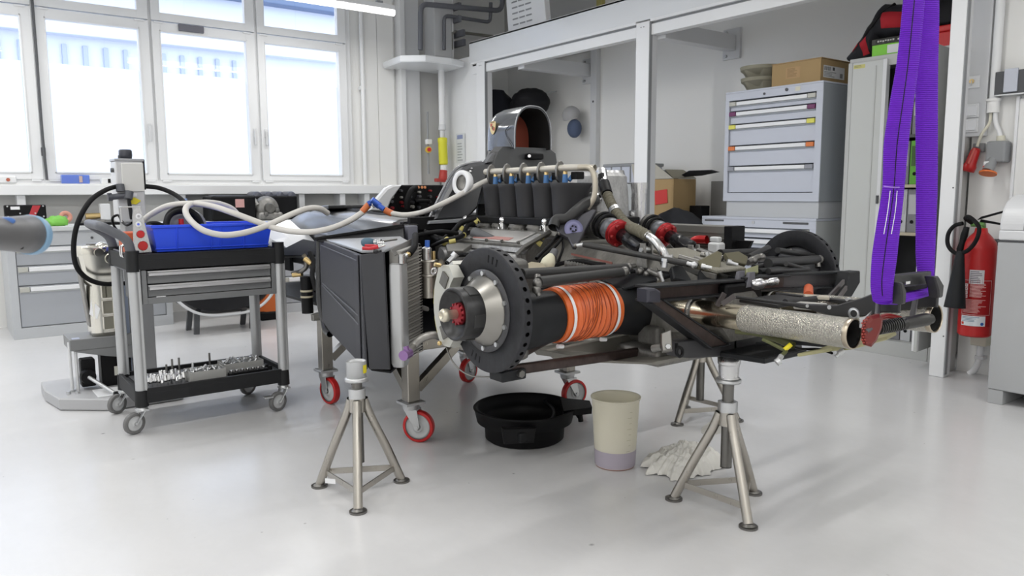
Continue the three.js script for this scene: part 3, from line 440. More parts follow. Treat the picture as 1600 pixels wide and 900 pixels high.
{ // recycling bin
  const X = 4.34, z0 = -1.625, z1 = -0.95, t = thing('recycling_bin', 'large grey metal bin with a blue flap in its hooded top at the right edge', 'bin', [4.62, 0, -1.3]);
  const gm = M([0.43, 0.44, 0.45], 0.45);
  part(t, 'body', [mm(X, 4.9, 0.075, 0.845, z0, z1, 0.008)], gm);
  part(t, 'leg', [mm(X + 0.005, 4.9, 0, 0.075, z0 + 0.004, z0 + 0.075, 0.003)], gm); part(t, 'leg', [mm(X + 0.005, 4.9, 0, 0.075, z1 - 0.075, z1 - 0.004, 0.003)], gm);
  part(t, 'body_seam', mm(X - 0.003, X + 0.01, 0.845, 0.85, z0, z1, 0), mat.darkGrey);
  part(t, 'top_band', mm(X - 0.006, 4.9, 0.85, 0.905, z0 + 0.002, z1, 0.012), mat.paint);
  const prof = (k) => { const s = new THREE.Shape(); s.moveTo(0, 0); s.lineTo(0, 0.03); s.quadraticCurveTo(0.01, 0.16 * k, 0.16, 0.19 * k); s.lineTo(0.46, 0.19 * k); s.quadraticCurveTo(0.55, 0.16 * k, 0.56, 0); s.closePath(); return s; };
  const m4 = (z) => new THREE.Matrix4().makeBasis(new THREE.Vector3(1, 0, 0), new THREE.Vector3(0, 1, 0), new THREE.Vector3(0, 0, 1)).setPosition(X - 0.004, 0.905, z);
  part(t, 'hood', ext(prof(0.93), z1 - z0 - 0.01, 0.012, m4(z0 + 0.005)), mat.paint);
  part(t, 'blue_flap', ext(prof(1.02), 0.36, 0.02, m4(z0 + 0.095)), mat.blueCap);
  part(t, 'grip_ledge', mm(X - 0.012, X + 0.01, 0.768, 0.776, z0 + 0.14, z1 - 0.14, 0.002), mat.paint);
  const [g, m] = printed([[X - 0.004, 0.545, z0 + 0.205], [X - 0.004, 0.545, z1 - 0.1], [X - 0.004, 0.745, z1 - 0.1], [X - 0.004, 0.745, z0 + 0.205]], 256, 160, (x, w, h) => { x.fillStyle = '#3f9a4a'; x.fillRect(0, 0, w, h); x.fillStyle = '#eef2ee'; x.fillRect(6, 4, w - 12, h - 30); });
  part(t, 'sign', g, m, { keepUV: true });
}

// ================================================================ IN THE NICHE
{ // workbench behind the car on which the carton and crate stand
  const t = thing('side_bench', 'dark side bench along the niche wall behind the engine', 'bench', [5.4, 0, -5.2]);
  part(t, 'worktop', mm(5.12, 5.74, 0.66, 0.70, -6.0, -4.15, 0.004), mat.grey);
  for (const z of [-5.95, -4.2]) part(t, 'leg', mm(5.15, 5.19, 0, 0.66, z - 0.02, z + 0.02, 0.002), mat.darkGrey);
}
{ // open carton with a red sticker
  const t = thing('open_carton', 'open cardboard carton with a red sticker standing behind the white middle post', 'box', [5.35, 0.70, -4.75]);
  part(t, 'carton', [mm(5.2, 5.5, 0.70, 1.22, -5.0, -4.53, 0.004)], mat.card);
  part(t, 'side_flap', plate([[5.2, 1.222, -4.53], [5.5, 1.222, -4.53], [5.47, 1.30, -4.66], [5.23, 1.30, -4.66]], 0.006, 0.001), M([0.30, 0.28, 0.22], 0.9));
  part(t, 'front_flap', plate([[5.2, 1.222, -5.0], [5.2, 1.222, -4.53], [5.16, 1.36, -4.72], [5.16, 1.36, -5.0]], 0.006, 0.001), M([0.52, 0.50, 0.44], 0.9));
  part(t, 'red_sticker', plate([[5.197, 0.99, -4.735], [5.197, 1.01, -4.59], [5.197, 1.13, -4.60], [5.197, 1.115, -4.745]], 0.003, 0.0005), M([0.60, 0.035, 0.03], 0.5));
  part(t, 'packing_foam', [mm(5.23, 5.47, 1.2, 1.3, -4.95, -4.7, 0.02)], mat.darkGrey);
  const d = single('black_strip', plate([[5.3, 1.255, -4.53], [5.28, 1.285, -4.44], [5.26, 1.285, -4.18], [5.26, 1.265, -4.1], [5.28, 1.24, -4.3], [5.3, 1.235, -4.5]], 0.02, 0.004), mat.black, 'pointed black rubber strip sticking out of the open carton', 'strip');
}
{
  const t = thing('grey_crate', 'light grey-blue plastic crate half hidden behind the white middle post', 'crate', [5.4, 1.19, -5.2]);
  part(t, 'body', mm(5.25, 5.6, 1.19, 1.36, -5.45, -5.02, 0.01), mat.cab); part(t, 'rim', mm(5.24, 5.61, 1.345, 1.375, -5.46, -5.01, 0.006), mat.grey);
  for (const z of [-5.35, -5.22, -5.1]) part(t, 'rib', mm(5.243, 5.252, 1.2, 1.345, z - 0.006, z + 0.006, 0.002), mat.grey);
}
{ const t = thing('crate_stand', 'grey box carrying the plastic crate on the side bench', 'box', [5.42, 0.70, -5.22]); part(t, 'body', mm(5.27, 5.58, 0.70, 1.188, -5.43, -5.05, 0.006), mat.cabMid); part(t, 'door_seam', mm(5.266, 5.272, 0.74, 1.15, -5.245, -5.24, 0), mat.darkGrey); }
single('leaning_board', mm(5.62, 5.745, 0.70, 1.20, -4.46, -4.18, 0.004), M([0.24, 0.235, 0.225], 0.6), 'brownish-grey panel leaning on the wall left of the drawer cabinet', 'board');
{ // dark bundle under the carton
  const secs = []; for (let i = 0; i <= 10; i++) { const u = i / 10, h = 0.27 * Math.pow(Math.sin(Math.PI * (0.1 + 0.85 * u)), 0.6); secs.push(Array.from({ length: 16 }, (_, k) => { const a = k / 16 * 2 * Math.PI, q = 1 + 0.1 * noise3(u * 4, Math.cos(a), Math.sin(a)); return [5.08 + Math.cos(a) * 0.1 * q, 0.70 + Math.max(0, h / 2 + Math.sin(a) * h / 2 * q), -4.75 + 0.58 * u]; })); }
  single('black_bundle', secs && skin(secs, true, true, 1), mat.cloth, 'heap of dark cloth on the side bench below the carton', 'cloth').position.set(5.08, 0.70, -4.36);
}
single('small_black_box', mm(5.38, 5.5, 0.70, 0.985, -4.5, -4.37, 0.006), mat.black, 'small black box standing beside the red-stickered carton', 'box');
{ // dark jackets and caps hung at the end of the niche
  const t = thing('jacket', 'dark navy quilted jacket with a bulging hood hanging at the far end of the niche', 'clothing', [5.2, 1.0, -7.1]);
  const secs = []; for (let i = 0; i <= 12; i++) { const u = i / 12, y = 2.235 - 1.15 * u, w = u < 0.08 ? 0.14 + 2.2 * u : 0.31 + 0.05 * u; secs.push(Array.from({ length: 22 }, (_, k) => { const a = k / 22 * 2 * Math.PI, q = 1 + 0.07 * noise3(Math.cos(a) * 2, u * 2, Math.sin(a) * 2); return [5.12 + Math.cos(a) * w * q, y, -7.18 + Math.sin(a) * (0.2 + 0.05 * u) * q]; })); }
  part(t, 'body', skin(secs, true, true, 1.2), M([0.010, 0.011, 0.018], 0.95));
  part(t, 'hanger_hook', hose([[5.12, 2.22, -7.18], [5.12, 2.29, -7.18], [5.14, 2.31, -7.18], [5.15, 2.29, -7.18]], 0.004, 16, 6), mat.zinc);
    const hood = part(t, 'hood', (() => { const g = new THREE.SphereGeometry(1, 28, 20); const p = g.attributes.position, v = new THREE.Vector3(); for (let i = 0; i < p.count; i++) { v.fromBufferAttribute(p, i); const n = 1 + 0.06 * noise3(v.x * 2, v.y * 2, v.z * 2) + 0.02 * noise3(v.x * 7, v.y * 7, v.z * 7); p.setXYZ(i, v.x * n, v.y * n, v.z * n); } g.computeVertexNormals(); return g.scale(0.22, 0.15, 0.2).translate(5.40, 2.10, -6.78); })(), M([0.008, 0.008, 0.011], 0.9));
  part(hood, 'hood_lining', (() => { const g = new THREE.SphereGeometry(1, 20, 14); return g.scale(0.18, 0.11, 0.17).translate(5.42, 2.06, -6.92); })(), mat.cloth);
  part(t, 'wall_hook', rod([5.5, 2.20, -6.75], [5.75, 2.24, -6.75], 0.008), mat.zinc);
  const c = thing('peaked_hat', 'pale grey hat with blue peak hanging on the niche wall', 'hat', [5.55, 1.8, -6.36]);
  part(c, 'crown', new THREE.SphereGeometry(0.1, 20, 12, 0, Math.PI * 2, 0, Math.PI * 0.55).rotateZ(0.5).translate(5.60, 1.93, -6.33), M([0.42, 0.42, 0.43], 0.9, 0, { side: THREE.DoubleSide }));
  part(c, 'peak', new THREE.SphereGeometry(0.1, 18, 10).scale(0.7, 1.0, 0.9).translate(5.61, 1.79, -6.29), M([0.09, 0.12, 0.20], 0.9));
}
{ // hanging supply with yellow sleeve and red plug
  const t = thing('hanging_supply', 'white drop pipe with a yellow sleeve and red plug beside the white closing panel', 'supply pipe', [4.5, 1.2, -7.3]);
  const x = 4.60, z = -7.35;
  part(t, 'drop_pipe', rod([x, 1.85, z], [x, 2.455, z], 0.034, 0.034, 20), mat.white);
  part(t, 'coupling', [rod([x, 1.80, z], [x, 1.86, z], 0.042, 0.036, 20), rod([x, 1.70, z], [x, 1.80, z], 0.026, 0.03, 16)], mat.paint);
  part(t, 'yellow_sleeve', ring([[0.001, 0], [0.045, 0.0], [0.05, 0.02], [0.05, 0.24], [0.054, 0.25], [0.054, 0.29], [0.03, 0.3], [0.001, 0.3]], [x + 0.01, 1.42, z], [x, 1.75, z], 24), M([0.72, 0.70, 0.04], 0.45));
  part(t, 'white_collar', rod([x + 0.01, 1.35, z], [x + 0.01, 1.43, z], 0.036, 0.036, 16), mat.white);
  part(t, 'red_plug', ring([[0.001, 0], [0.05, 0], [0.048, 0.05], [0.042, 0.13], [0.001, 0.14]], [x - 0.005, 1.23, z], [x + 0.01, 1.36, z], 20), M([0.45, 0.04, 0.03], 0.45));
  part(t, 'plug_cover', mm(x - 0.10, x - 0.03, 1.23, 1.27, z - 0.03, z + 0.03, 0.01), M([0.4, 0.05, 0.04], 0.5));
  const e = thing('emergency_stop', 'small yellow and red emergency stop button beside the yellow sleeve', 'button', [4.45, 1.55, -7.4]);
  part(e, 'cable_tube', rod([4.475, 1.32, -7.45], [4.475, 2.0, -7.45], 0.012), mat.grey);
  part(e, 'white_box', mm(4.45, 4.51, 1.645, 1.70, -7.47, -7.42, 0.004), mat.white);
  part(e, 'yellow_base', rod([4.475, 1.585, -7.45], [4.46, 1.585, -7.41], 0.034, 0.034, 20), M([0.75, 0.52, 0.05], 0.4));
  part(e, 'red_knob', rod([4.46, 1.585, -7.41], [4.452, 1.585, -7.385], 0.02, 0.022, 20), mat.red);
  const [g, m] = printed([[4.733, 1.44, -7.30], [4.733, 1.44, -7.12], [4.733, 1.76, -7.12], [4.733, 1.76, -7.30]].map((p) => [4.752, p[1], p[2]]), 96, 160, (x, w, h) => { x.fillStyle = '#d9dcde'; x.fillRect(0, 0, w, h); x.fillStyle = '#8e98bd'; x.fillRect(12, 8, 60, 22); lines(x, 14, 52, 56, 7, 15, '#a7acb0'); });
  const n = thing('notice_sheet', 'small printed notice on the white closing panel behind the sleeve', 'notice', [4.75, 1.44, -7.2]); part(n, 'sheet', g.translate(-0.004, 0, 0), m, { keepUV: true });
}
{ // chamfered white bracket plate and the pipes above it
  const t = thing('bracket_plate', 'white chamfered plate projecting round the corner column above the drop pipe', 'bracket', [4.4, 2.5, -7.3]);
  part(t, 'plate', plate([[3.98, 2.515, -7.15], [4.18, 2.515, -6.98], [4.50, 2.515, -6.98], [4.70, 2.515, -7.05], [4.73, 2.515, -7.6], [4.02, 2.515, -7.6]].reverse(), 0.07, 0.01), mat.whiteGloss);
  part(t, 'hub', rod([4.60, 2.46, -7.35], [4.60, 2.52, -7.35], 0.09, 0.11, 24), mat.white);
  part(t, 'bolt', [rod([4.06, 2.485, -7.2], [4.06, 2.52, -7.2], 0.014, 0.014, 6), rod([4.12, 2.48, -7.2], [4.12, 2.52, -7.2], 0.014, 0.014, 6)], mat.darkGrey);
  const box = solid('trim_6', mm(4.55, 4.78, 2.60, CEIL, -7.64, -7.40, 0.01), mat.paint);
  const pp = thing('grey_pipes', 'grey pipes bending round the boxed corner above the white plate', 'pipes', [5, 2.6, -7.4]);
  const pg = M([0.17, 0.175, 0.2], 0.5);
  part(pp, 'large_pipe', pipe([[4.313, 2.623, -7.3], [4.324, 3.098, -7.3], [5.394, 3.169, -7.3], [5.414, 3.432, -7.3]], 0.028, 0.09), pg);
  part(pp, 'middle_pipe', pipe([[4.642, 2.665, -7.35], [4.649, 3.032, -7.35], [5.267, 3.035, -7.35], [5.278, 3.254, -7.35]], 0.02, 0.06), pg);
  part(pp, 'small_pipe', pipe([[4.787, 2.691, -7.42], [4.791, 2.891, -7.42], [5.351, 2.901, -7.42]], 0.017, 0.05), M([0.24, 0.235, 0.21], 0.6));
  for (const [x, y] of [[4.818, 3.147, -7.3], [4.816, 3.011, -7.3], [4.864, 2.867, -7.3], [4.871, 2.764, -7.3]]) part(pp, 'pipe_clamp', [mm(x - 0.02, x + 0.02, y - 0.035, y + 0.035, -7.66, -7.29, 0.004)], pg);
  part(pp, 'cable_drop', rod([4.80, 2.6, -7.42], [4.80, 3.4, -7.42], 0.014), mat.white);
}
{ // perforated white unit standing on top of the fascia, and a strap
  const t = thing('vent_unit', 'tilted white slotted ventilation cover above the frame fascia', 'vent', [5.0, 2.7, -6.2]);
  const a = [4.86, 2.70, -6.38], u = [0.12, 0.6, -0.02], zz = 0.60;
  const P = (s, y) => [a[0] + u[0] * y, a[1] + u[1] * y, a[2] + zz * s - 0.22 * y];
  part(t, 'cover', plate([P(0, 0), P(1, 0), P(1, 1.2), P(0, 1.2)], 0.07, 0.006), mat.white);
  for (let r = 0; r < 10; r++) for (let k = 0; k < 3; k++) part(t, 'slot', plate([P(0.16 + k * 0.18, 0.1 + r * 0.1), P(0.31 + k * 0.18, 0.1 + r * 0.1), P(0.31 + k * 0.18, 0.125 + r * 0.1), P(0.16 + k * 0.18, 0.125 + r * 0.1)].map((p) => [p[0] - 0.0715, p[1], p[2]]), 0.003, 0, [], true), mat.grey);
  single('yellow_strap', mm(5.69, 5.74, 2.62, 3.42, -6.05, -5.97, 0.003), M([0.5, 0.45, 0.16], 0.6), 'olive yellow upright strip on the wall above the frame fascia', 'strip');
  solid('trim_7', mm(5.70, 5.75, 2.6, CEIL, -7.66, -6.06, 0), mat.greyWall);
}

// ================================================================ BENCH UNDER THE WINDOWS
single('worktop', mm(0.42, 4.69, 0.825, 0.862, -7.62, -6.90, 0.006), mat.bench, 'long pale grey worktop running under the windows', 'worktop');
function benchUnit(x0, x1, label, rows) {
  const t = thing('bench_drawer_unit', label, 'cabinet', [(x0 + x1) / 2, 0, -7.25], 'drawer units under the window worktop');
  part(t, 'carcass', [mm(x0 - 0.002, x1 + 0.002, 0, 0.824, -7.58, -6.962, 0.002)], mat.cabLight);
  part(t, 'front_frame', [mm(x0, x0 + 0.05, 0.085, 0.715, -6.962, -6.931, 0), mm(x1 - 0.05, x1, 0.085, 0.715, -6.962, -6.931, 0), mm(x0, x1, 0, 0.085, -6.962, -6.93, 0.002), mm(x0, x1, 0.715, 0.824, -6.962, -6.93, 0.002)], mat.cabLight);
  part(t, 'lock', rod([(x0 + x1) / 2, 0.765, -6.93], [(x0 + x1) / 2, 0.765, -6.92], 0.01), mat.darkGrey);
  rows.forEach((y, i) => {
    const d = part(t, 'drawer', mm(x0 + 0.055, x1 - 0.055, (rows[i + 1] ?? 0.088) + 0.004, y - 0.004, -6.97, -6.94, 0.002), M([0.40, 0.42, 0.455], 0.4));
    part(d, 'label_strip', mm(x0 + 0.13, x1 - 0.07, y - 0.045, y - 0.012, -6.945, -6.922, 0.004), mat.strip);
    part(d, 'label_clip', mm(x0 + 0.06, x0 + 0.125, y - 0.047, y - 0.01, -6.945, -6.92, 0.003), M([0.5, 0.5, 0.46], 0.5));
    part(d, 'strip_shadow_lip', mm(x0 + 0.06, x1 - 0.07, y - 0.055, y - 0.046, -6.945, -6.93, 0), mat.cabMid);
  });
}
benchUnit(0.448, 1.60, 'wide grey drawer unit with pale label strips at the left end of the window bench', [0.715, 0.565, 0.41]);
benchUnit(2.5, 3.4, 'grey drawer unit partly hidden behind the trolley leg and carbon sidepod', [0.715, 0.565, 0.34]);
{ // things lying on the bench and sill
  const t = thing('black_case', 'flat black electronics case with a red slash standing at the left end of the bench', 'case', [0.6, 0.862, -7.05]);
  part(t, 'case', mm(0.46, 0.735, 0.862, 1.03, -7.12, -7.03, 0.008), mat.black);
  part(t, 'red_slash', plate([[0.585, 0.87, -7.028], [0.625, 0.87, -7.028], [0.70, 1.025, -7.028], [0.645, 1.025, -7.028]], 0.003, 0.0005), M([0.45, 0.03, 0.04], 0.5));
  part(t, 'label', mm(0.50, 0.56, 0.995, 1.018, -7.03, -7.026, 0), mat.strip);
  for (const [x, y] of [[0.48, 0.94], [0.48, 1.02], [0.715, 0.94], [0.715, 1.02], [0.56, 0.965], [0.66, 0.965], [0.715, 0.875]]) part(t, 'screw', rod([x, y, -7.03], [x, y, -7.024], 0.006), mat.zinc);
}
single('green_bag', (() => { const g = new THREE.SphereGeometry(1, 20, 12); const p = g.attributes.position, v = new THREE.Vector3(); for (let i = 0; i < p.count; i++) { v.fromBufferAttribute(p, i); const n = 1 + 0.2 * noise3(v.x * 2.2, v.y * 2.2, v.z * 2.2); p.setXYZ(i, v.x * n, Math.max(-0.45, v.y * n), v.z * n); } g.computeVertexNormals(); return g.scale(0.08, 0.055, 0.06).translate(0.80, 0.888, -7.03); })(), M([0.20, 0.55, 0.08], 0.5), 'crumpled bright green plastic bag beside the black case', 'bag');
single('tape_roll', torus([0.895, 0.925, -7.28], 0.033, 0.018, [0.1, 0.15, 1], 28, 10), M([0.65, 0.30, 0.22], 0.5), 'pinkish roll of tape standing on the window bench', 'tape');
for (const [x, z, w, d, a, l] of [[0.98, -7.1, 0.3, 0.21, 0.2, 'white paper sheet lying on the bench beside the green bag'], [1.30, -7.2, 0.35, 0.25, -0.15, 'white paper sheet lying on the bench behind the grey lifting device'], [1.75, -7.15, 0.4, 0.3, 0.1, 'white paper sheet lying on the bench behind the blue crate']]) { const p = single('paper_sheet', mm(-w / 2, w / 2, 0, 0.004, -d / 2, d / 2, 0), M([0.82, 0.83, 0.85], 0.7), l, 'paper'); p.position.set(x, 0.863, z); p.rotation.y = a; }
single('dark_tray', plate([[0.93, 0.8635, -6.93], [1.28, 0.8635, -6.93], [1.30, 0.8635, -7.06], [1.0, 0.8635, -7.04]], 0.02, 0.004), mat.black, 'thin black tray near the front edge of the window bench', 'tray');
{ const t = thing('bench_vice', 'small grey and brass fitting lying under the sill trunk', 'fitting', [1.12, 0.862, -7.42]); part(t, 'base', mm(1.03, 1.2, 0.862, 0.89, -7.48, -7.36, 0.006), mat.cast); part(t, 'body', rod([1.06, 0.92, -7.42], [1.2, 0.93, -7.42], 0.03, 0.022), mat.brass); part(t, 'block', mm(1.17, 1.25, 0.89, 1.03, -7.46, -7.38, 0.01), mat.paint); }
{ const t = thing('blue_clear_box', 'translucent blue plastic box standing on the window sill', 'box', [1.02, 1.2, -7.5]); const tp = M([0.25, 0.40, 0.9], 0.15, 0, { transmission: 0.5, thickness: 0 }); part(t, 'box', mm(0.91, 1.12, 1.2, 1.275, -7.555, -7.475, 0.006), tp); part(t, 'contents', mm(0.925, 1.0, 1.205, 1.262, -7.545, -7.485, 0.004), mat.blue); part(t, 'label', mm(1.04, 1.065, 1.21, 1.265, -7.474, -7.471, 0), M([0.6, 0.45, 0.4], 0.6)); }
{ const t = thing('small_meter', 'small white gadget with a black face on the window sill', 'gadget', [1.25, 1.2, -7.52]); part(t, 'body', mm(1.21, 1.29, 1.2, 1.25, -7.55, -7.49, 0.006), mat.white); part(t, 'face', mm(1.262, 1.283, 1.208, 1.243, -7.49, -7.486, 0), mat.black); }
{ const t = thing('white_tub', 'small white tub with a reddish mark at the left of the window sill', 'tub', [0.52, 1.2, -7.5]); part(t, 'tub', mm(0.46, 0.59, 1.2, 1.262, -7.55, -7.45, 0.012), mat.white); part(t, 'mark', rod([0.53, 1.23, -7.45], [0.53, 1.23, -7.446], 0.014), M([0.45, 0.12, 0.07], 0.6)); }
{ // dark engine with a silver casting on the bench
  const t = thing('spare_engine', 'black and silver engine unit lying on the bench behind the blue crate', 'engine', [2.45, 0.862, -7.2]);
  part(t, 'block', [mm(2.02, 2.42, 0.862, 1.09, -7.42, -7.12, 0.02), mm(2.40, 2.86, 0.862, 1.09, -7.45, -7.22, 0.02)], mat.black);
  for (let i = 0; i < 4; i++) part(t, 'cooling_hump', [ring([[0.001, 0], [0.035, 0], [0.045, 0.02], [0.045, 0.2], [0.035, 0.22], [0.001, 0.22]], [2.48 + i * 0.11, 1.085, -7.45], [2.48 + i * 0.11, 1.085, -7.2], 16)], M([0.10, 0.105, 0.13], 0.35, 0.4));
  part(t, 'casting', [ring([[0.001, 0], [0.10, 0], [0.115, 0.03], [0.105, 0.09], [0.06, 0.12], [0.001, 0.12]], [2.54, 0.975, -7.22], [2.52, 0.97, -7.08], 22), mm(2.42, 2.66, 0.862, 0.94, -7.24, -7.06, 0.03), rod([2.44, 0.99, -7.14], [2.42, 1.05, -7.2], 0.03)], mat.cast);
  part(t, 'casting_cap', [rod([2.535, 0.975, -7.1], [2.53, 0.973, -7.055], 0.05, 0.042, 20), ball([2.60, 0.95, -7.09], 0.028), ball([2.49, 0.92, -7.07], 0.025)], mat.castDark);
  part(t, 'label', mm(2.23, 2.31, 0.985, 1.06, -7.12, -7.115, 0), M([0.62, 0.35, 0.33], 0.5));
  part(t, 'top_cover', plate([[2.04, 1.092, -7.14], [2.42, 1.092, -7.14], [2.38, 1.10, -7.4], [2.06, 1.10, -7.4]].reverse(), 0.016, 0.004), mat.plastic);
}
{ const t = thing('bench_monitor', 'small dark box on the bench right of the spare engine', 'box', [3.1, 0.862, -7.3]); part(t, 'body', mm(2.98, 3.3, 0.862, 0.98, -7.42, -7.25, 0.006), mat.darkGrey); part(t, 'front', mm(3.0, 3.28, 0.88, 0.965, -7.25, -7.245, 0), mat.black); }
single('blue_bottles', [rod([1.86, 0.862, -7.35], [1.86, 1.02, -7.35], 0.035, 0.035), ball([1.86, 1.02, -7.35], 0.035, 1, 0.6, 1), rod([1.86, 1.03, -7.35], [1.86, 1.07, -7.35], 0.014)], M([0.25, 0.33, 0.55], 0.3), 'pale blue bottle standing at the back of the window bench', 'bottle');
{ // car seat on feet behind the trolley, and the orange thing beside it
  const t = thing('bucket_seat', 'black racing seat shell with a pale rim lying on low feet behind the trolley', 'seat', [1.85, 0, -6.4]);
  const o = [], inr = []; for (let i = 0; i <= 12; i++) { const u = i / 12; const w = 0.36 * Math.sqrt(Math.max(0.0, 1 - Math.pow(Math.abs(u * 2 - 1), 4))) + 0.05; o.push(u); inr.push(w); }
  const S = (e, y) => o.map((u, i) => [1.50 + u * 0.72, 0, 0]);
  const secs = []; for (let i = 0; i <= 16; i++) { const u = i / 16, x = 1.44 + u * 0.82, k = Math.pow(Math.abs(2 * u - 1), 3.2); const yb = 0.155 + 0.19 * k, w = 0.2 - 0.05 * k; secs.push([[x, 0.36 + 0.02 * u, -6.42 + w], [x, yb + 0.03, -6.42 + w * 0.96], [x, yb, -6.42 + w * 0.7], [x, yb, -6.42 - w * 0.7], [x, yb + 0.03, -6.42 - w], [x, 0.40, -6.42 - w], [x, 0.39, -6.42 - w + 0.02], [x, yb + 0.05, -6.42 - w * 0.8], [x, yb + 0.03, -6.42 + w * 0.6], [x, 0.35, -6.42 + w - 0.02]]); }
  part(t, 'shell', skin(secs, true, true, 0.8), mat.blackGloss);
  part(t, 'rim', hose(Array.from({ length: 17 }, (_, i) => { const u = i / 16, k = Math.pow(Math.abs(2 * u - 1), 3.2); return [1.44 + u * 0.82, 0.15 + 0.19 * k, -6.20 - 0.05 * k]; }), 0.012, 60, 6), mat.paint);
  for (const x of [1.62, 2.06]) part(t, 'foot', [bar([x, 0, -6.3], [x + 0.015, 0.16, -6.32], 0.04, 0.03), bar([x, 0, -6.54], [x + 0.015, 0.16, -6.52], 0.04, 0.03)], mat.darkGrey);
  const q = thing('orange_case', 'orange bag standing on the floor behind the racing seat', 'bag', [2.36, 0, -6.72]); part(q, 'body', mm(2.25, 2.47, 0.0, 0.34, -6.85, -6.62, 0.05), mat.orange); part(q, 'base', mm(2.24, 2.48, 0, 0.08, -6.86, -6.61, 0.02), mat.black);
}

// ================================================================ STANDS, TROLLEY AND THINGS ON THE FLOOR
function makeStand(label, pos, turn, o) {                          // tripod axle stand; built about its own centre
  const t = thing('axle_stand', label, 'stand', pos, 'tripod axle stands', turn);
  const L = { local: true }, A = [0, 1, 2].map((k) => k * 2 * Math.PI / 3), dir = (a) => [Math.sin(a), Math.cos(a)];
  for (const a of A) {
    const [s, c] = dir(a), foot = [s * 0.176, 0.012, c * 0.176];
    const leg = part(t, 'leg', hose([foot, [s * 0.115, o.col * 0.42, c * 0.115], [s * 0.045, o.col * 0.83, c * 0.045], [s * 0.026, o.col * 0.98, c * 0.026]], 0.0165, 20, 14), mat.steel, L);
    part(leg, 'foot_disc', [rod([s * 0.178, 0, c * 0.178], [s * 0.178, 0.007, c * 0.178], 0.031, 0.031, 24), rod([s * 0.177, 0.006, c * 0.177], [s * 0.176, 0.014, c * 0.176], 0.024, 0.017, 20)], mat.steelDark, L);
    const b = a + 2 * Math.PI / 3, [s2, c2] = dir(b), r = 0.154, h = 0.062;
    part(t, 'brace', bar([s * r, h, c * r], [s2 * r, h, c2 * r], 0.005, 0.022, 0.001, [0, 1, 0]), mat.steel, L);
  }
  part(t, 'collar', [rod([0, o.col * 0.86, 0], [0, o.col, 0], 0.03, 0.03, 24)], mat.steel, L);
  part(t, 'lock_nut', rod([0, o.col, 0], [0, o.col + 0.036, 0], 0.034, 0.034, 6), mat.zinc, L);
  const n = Math.round((o.flange - o.low) / 0.006), pr = [[0.001, 0]]; for (let i = 0; i < n; i++) { const y = (o.flange - o.low) * i / n; pr.push([0.0205, y], [0.0175, y + 0.003]); } pr.push([0.001, o.flange - o.low]);
  part(t, 'screw', ring(pr, [0, o.low, 0], [0, 1, 0], 24), mat.steelDark, L);
  part(t, 'cup_flange', [ring([[0.001, 0], [0.042, 0], [0.043, 0.004], [0.043, 0.012], [0.036, 0.016], [0.001, 0.016]], [0, o.flange, 0], [0, 1, 0], 32)], mat.zinc, L);
  if (o.cup) part(t, 'cup', ring([[0.001, 0.01], [0.0365, 0.012], [0.0365, o.top - o.flange], [0.034, o.top - o.flange], [0.033, o.top - o.flange - 0.012], [0.001, o.top - o.flange - 0.012]], [0, o.flange, 0], [0, 1, 0], 32), mat.aluPaint, L);
  else part(t, 'cup', ring([[0.001, 0.01], [0.036, 0.012], [0.037, 0.018], [0.033, 0.02], [0.036, 0.06], [0.036, 0.066], [0.039, 0.067], [0.039, o.top - o.flange], [0.001, o.top - o.flange]], [0, o.flange, 0], [0, 1, 0], 32), mat.alu, L);
  return t;
}
{
  const a = makeStand('steel tripod stand with an empty silver cup, standing free in front of the carbon sidepod', [1.194, 0, -2.52], -0.49, { col: 0.362, flange: 0.425, low: 0.12, top: 0.50, cup: true });
  part(a, 'yellow_sticker', new THREE.CylinderGeometry(0.0372, 0.0372, 0.03, 8, 1, true, 0.75, 0.7).translate(0, 0.472, 0), mat.yellow, { local: true });
  part(a, 'paper_label', bar([-0.068, 0.061, 0.106], [-0.03, 0.061, 0.122], 0.001, 0.018, 0, [0, 1, 0]).translate(-0.055, 0, -0.09), mat.strip, { local: true });
  makeStand('steel tripod stand with a raised threaded screw, carrying the tail of the race car', [2.159, 0, -1.616], -0.48, { col: 0.345, flange: 0.448, low: 0.145, top: 0.545 });
  makeStand('steel tripod stand farthest back, mostly hidden under the car behind the white rag', [2.943, 0, -2.368], 0.59, { col: 0.33, flange: 0.40, low: 0.09, top: 0.47, cup: true });
}
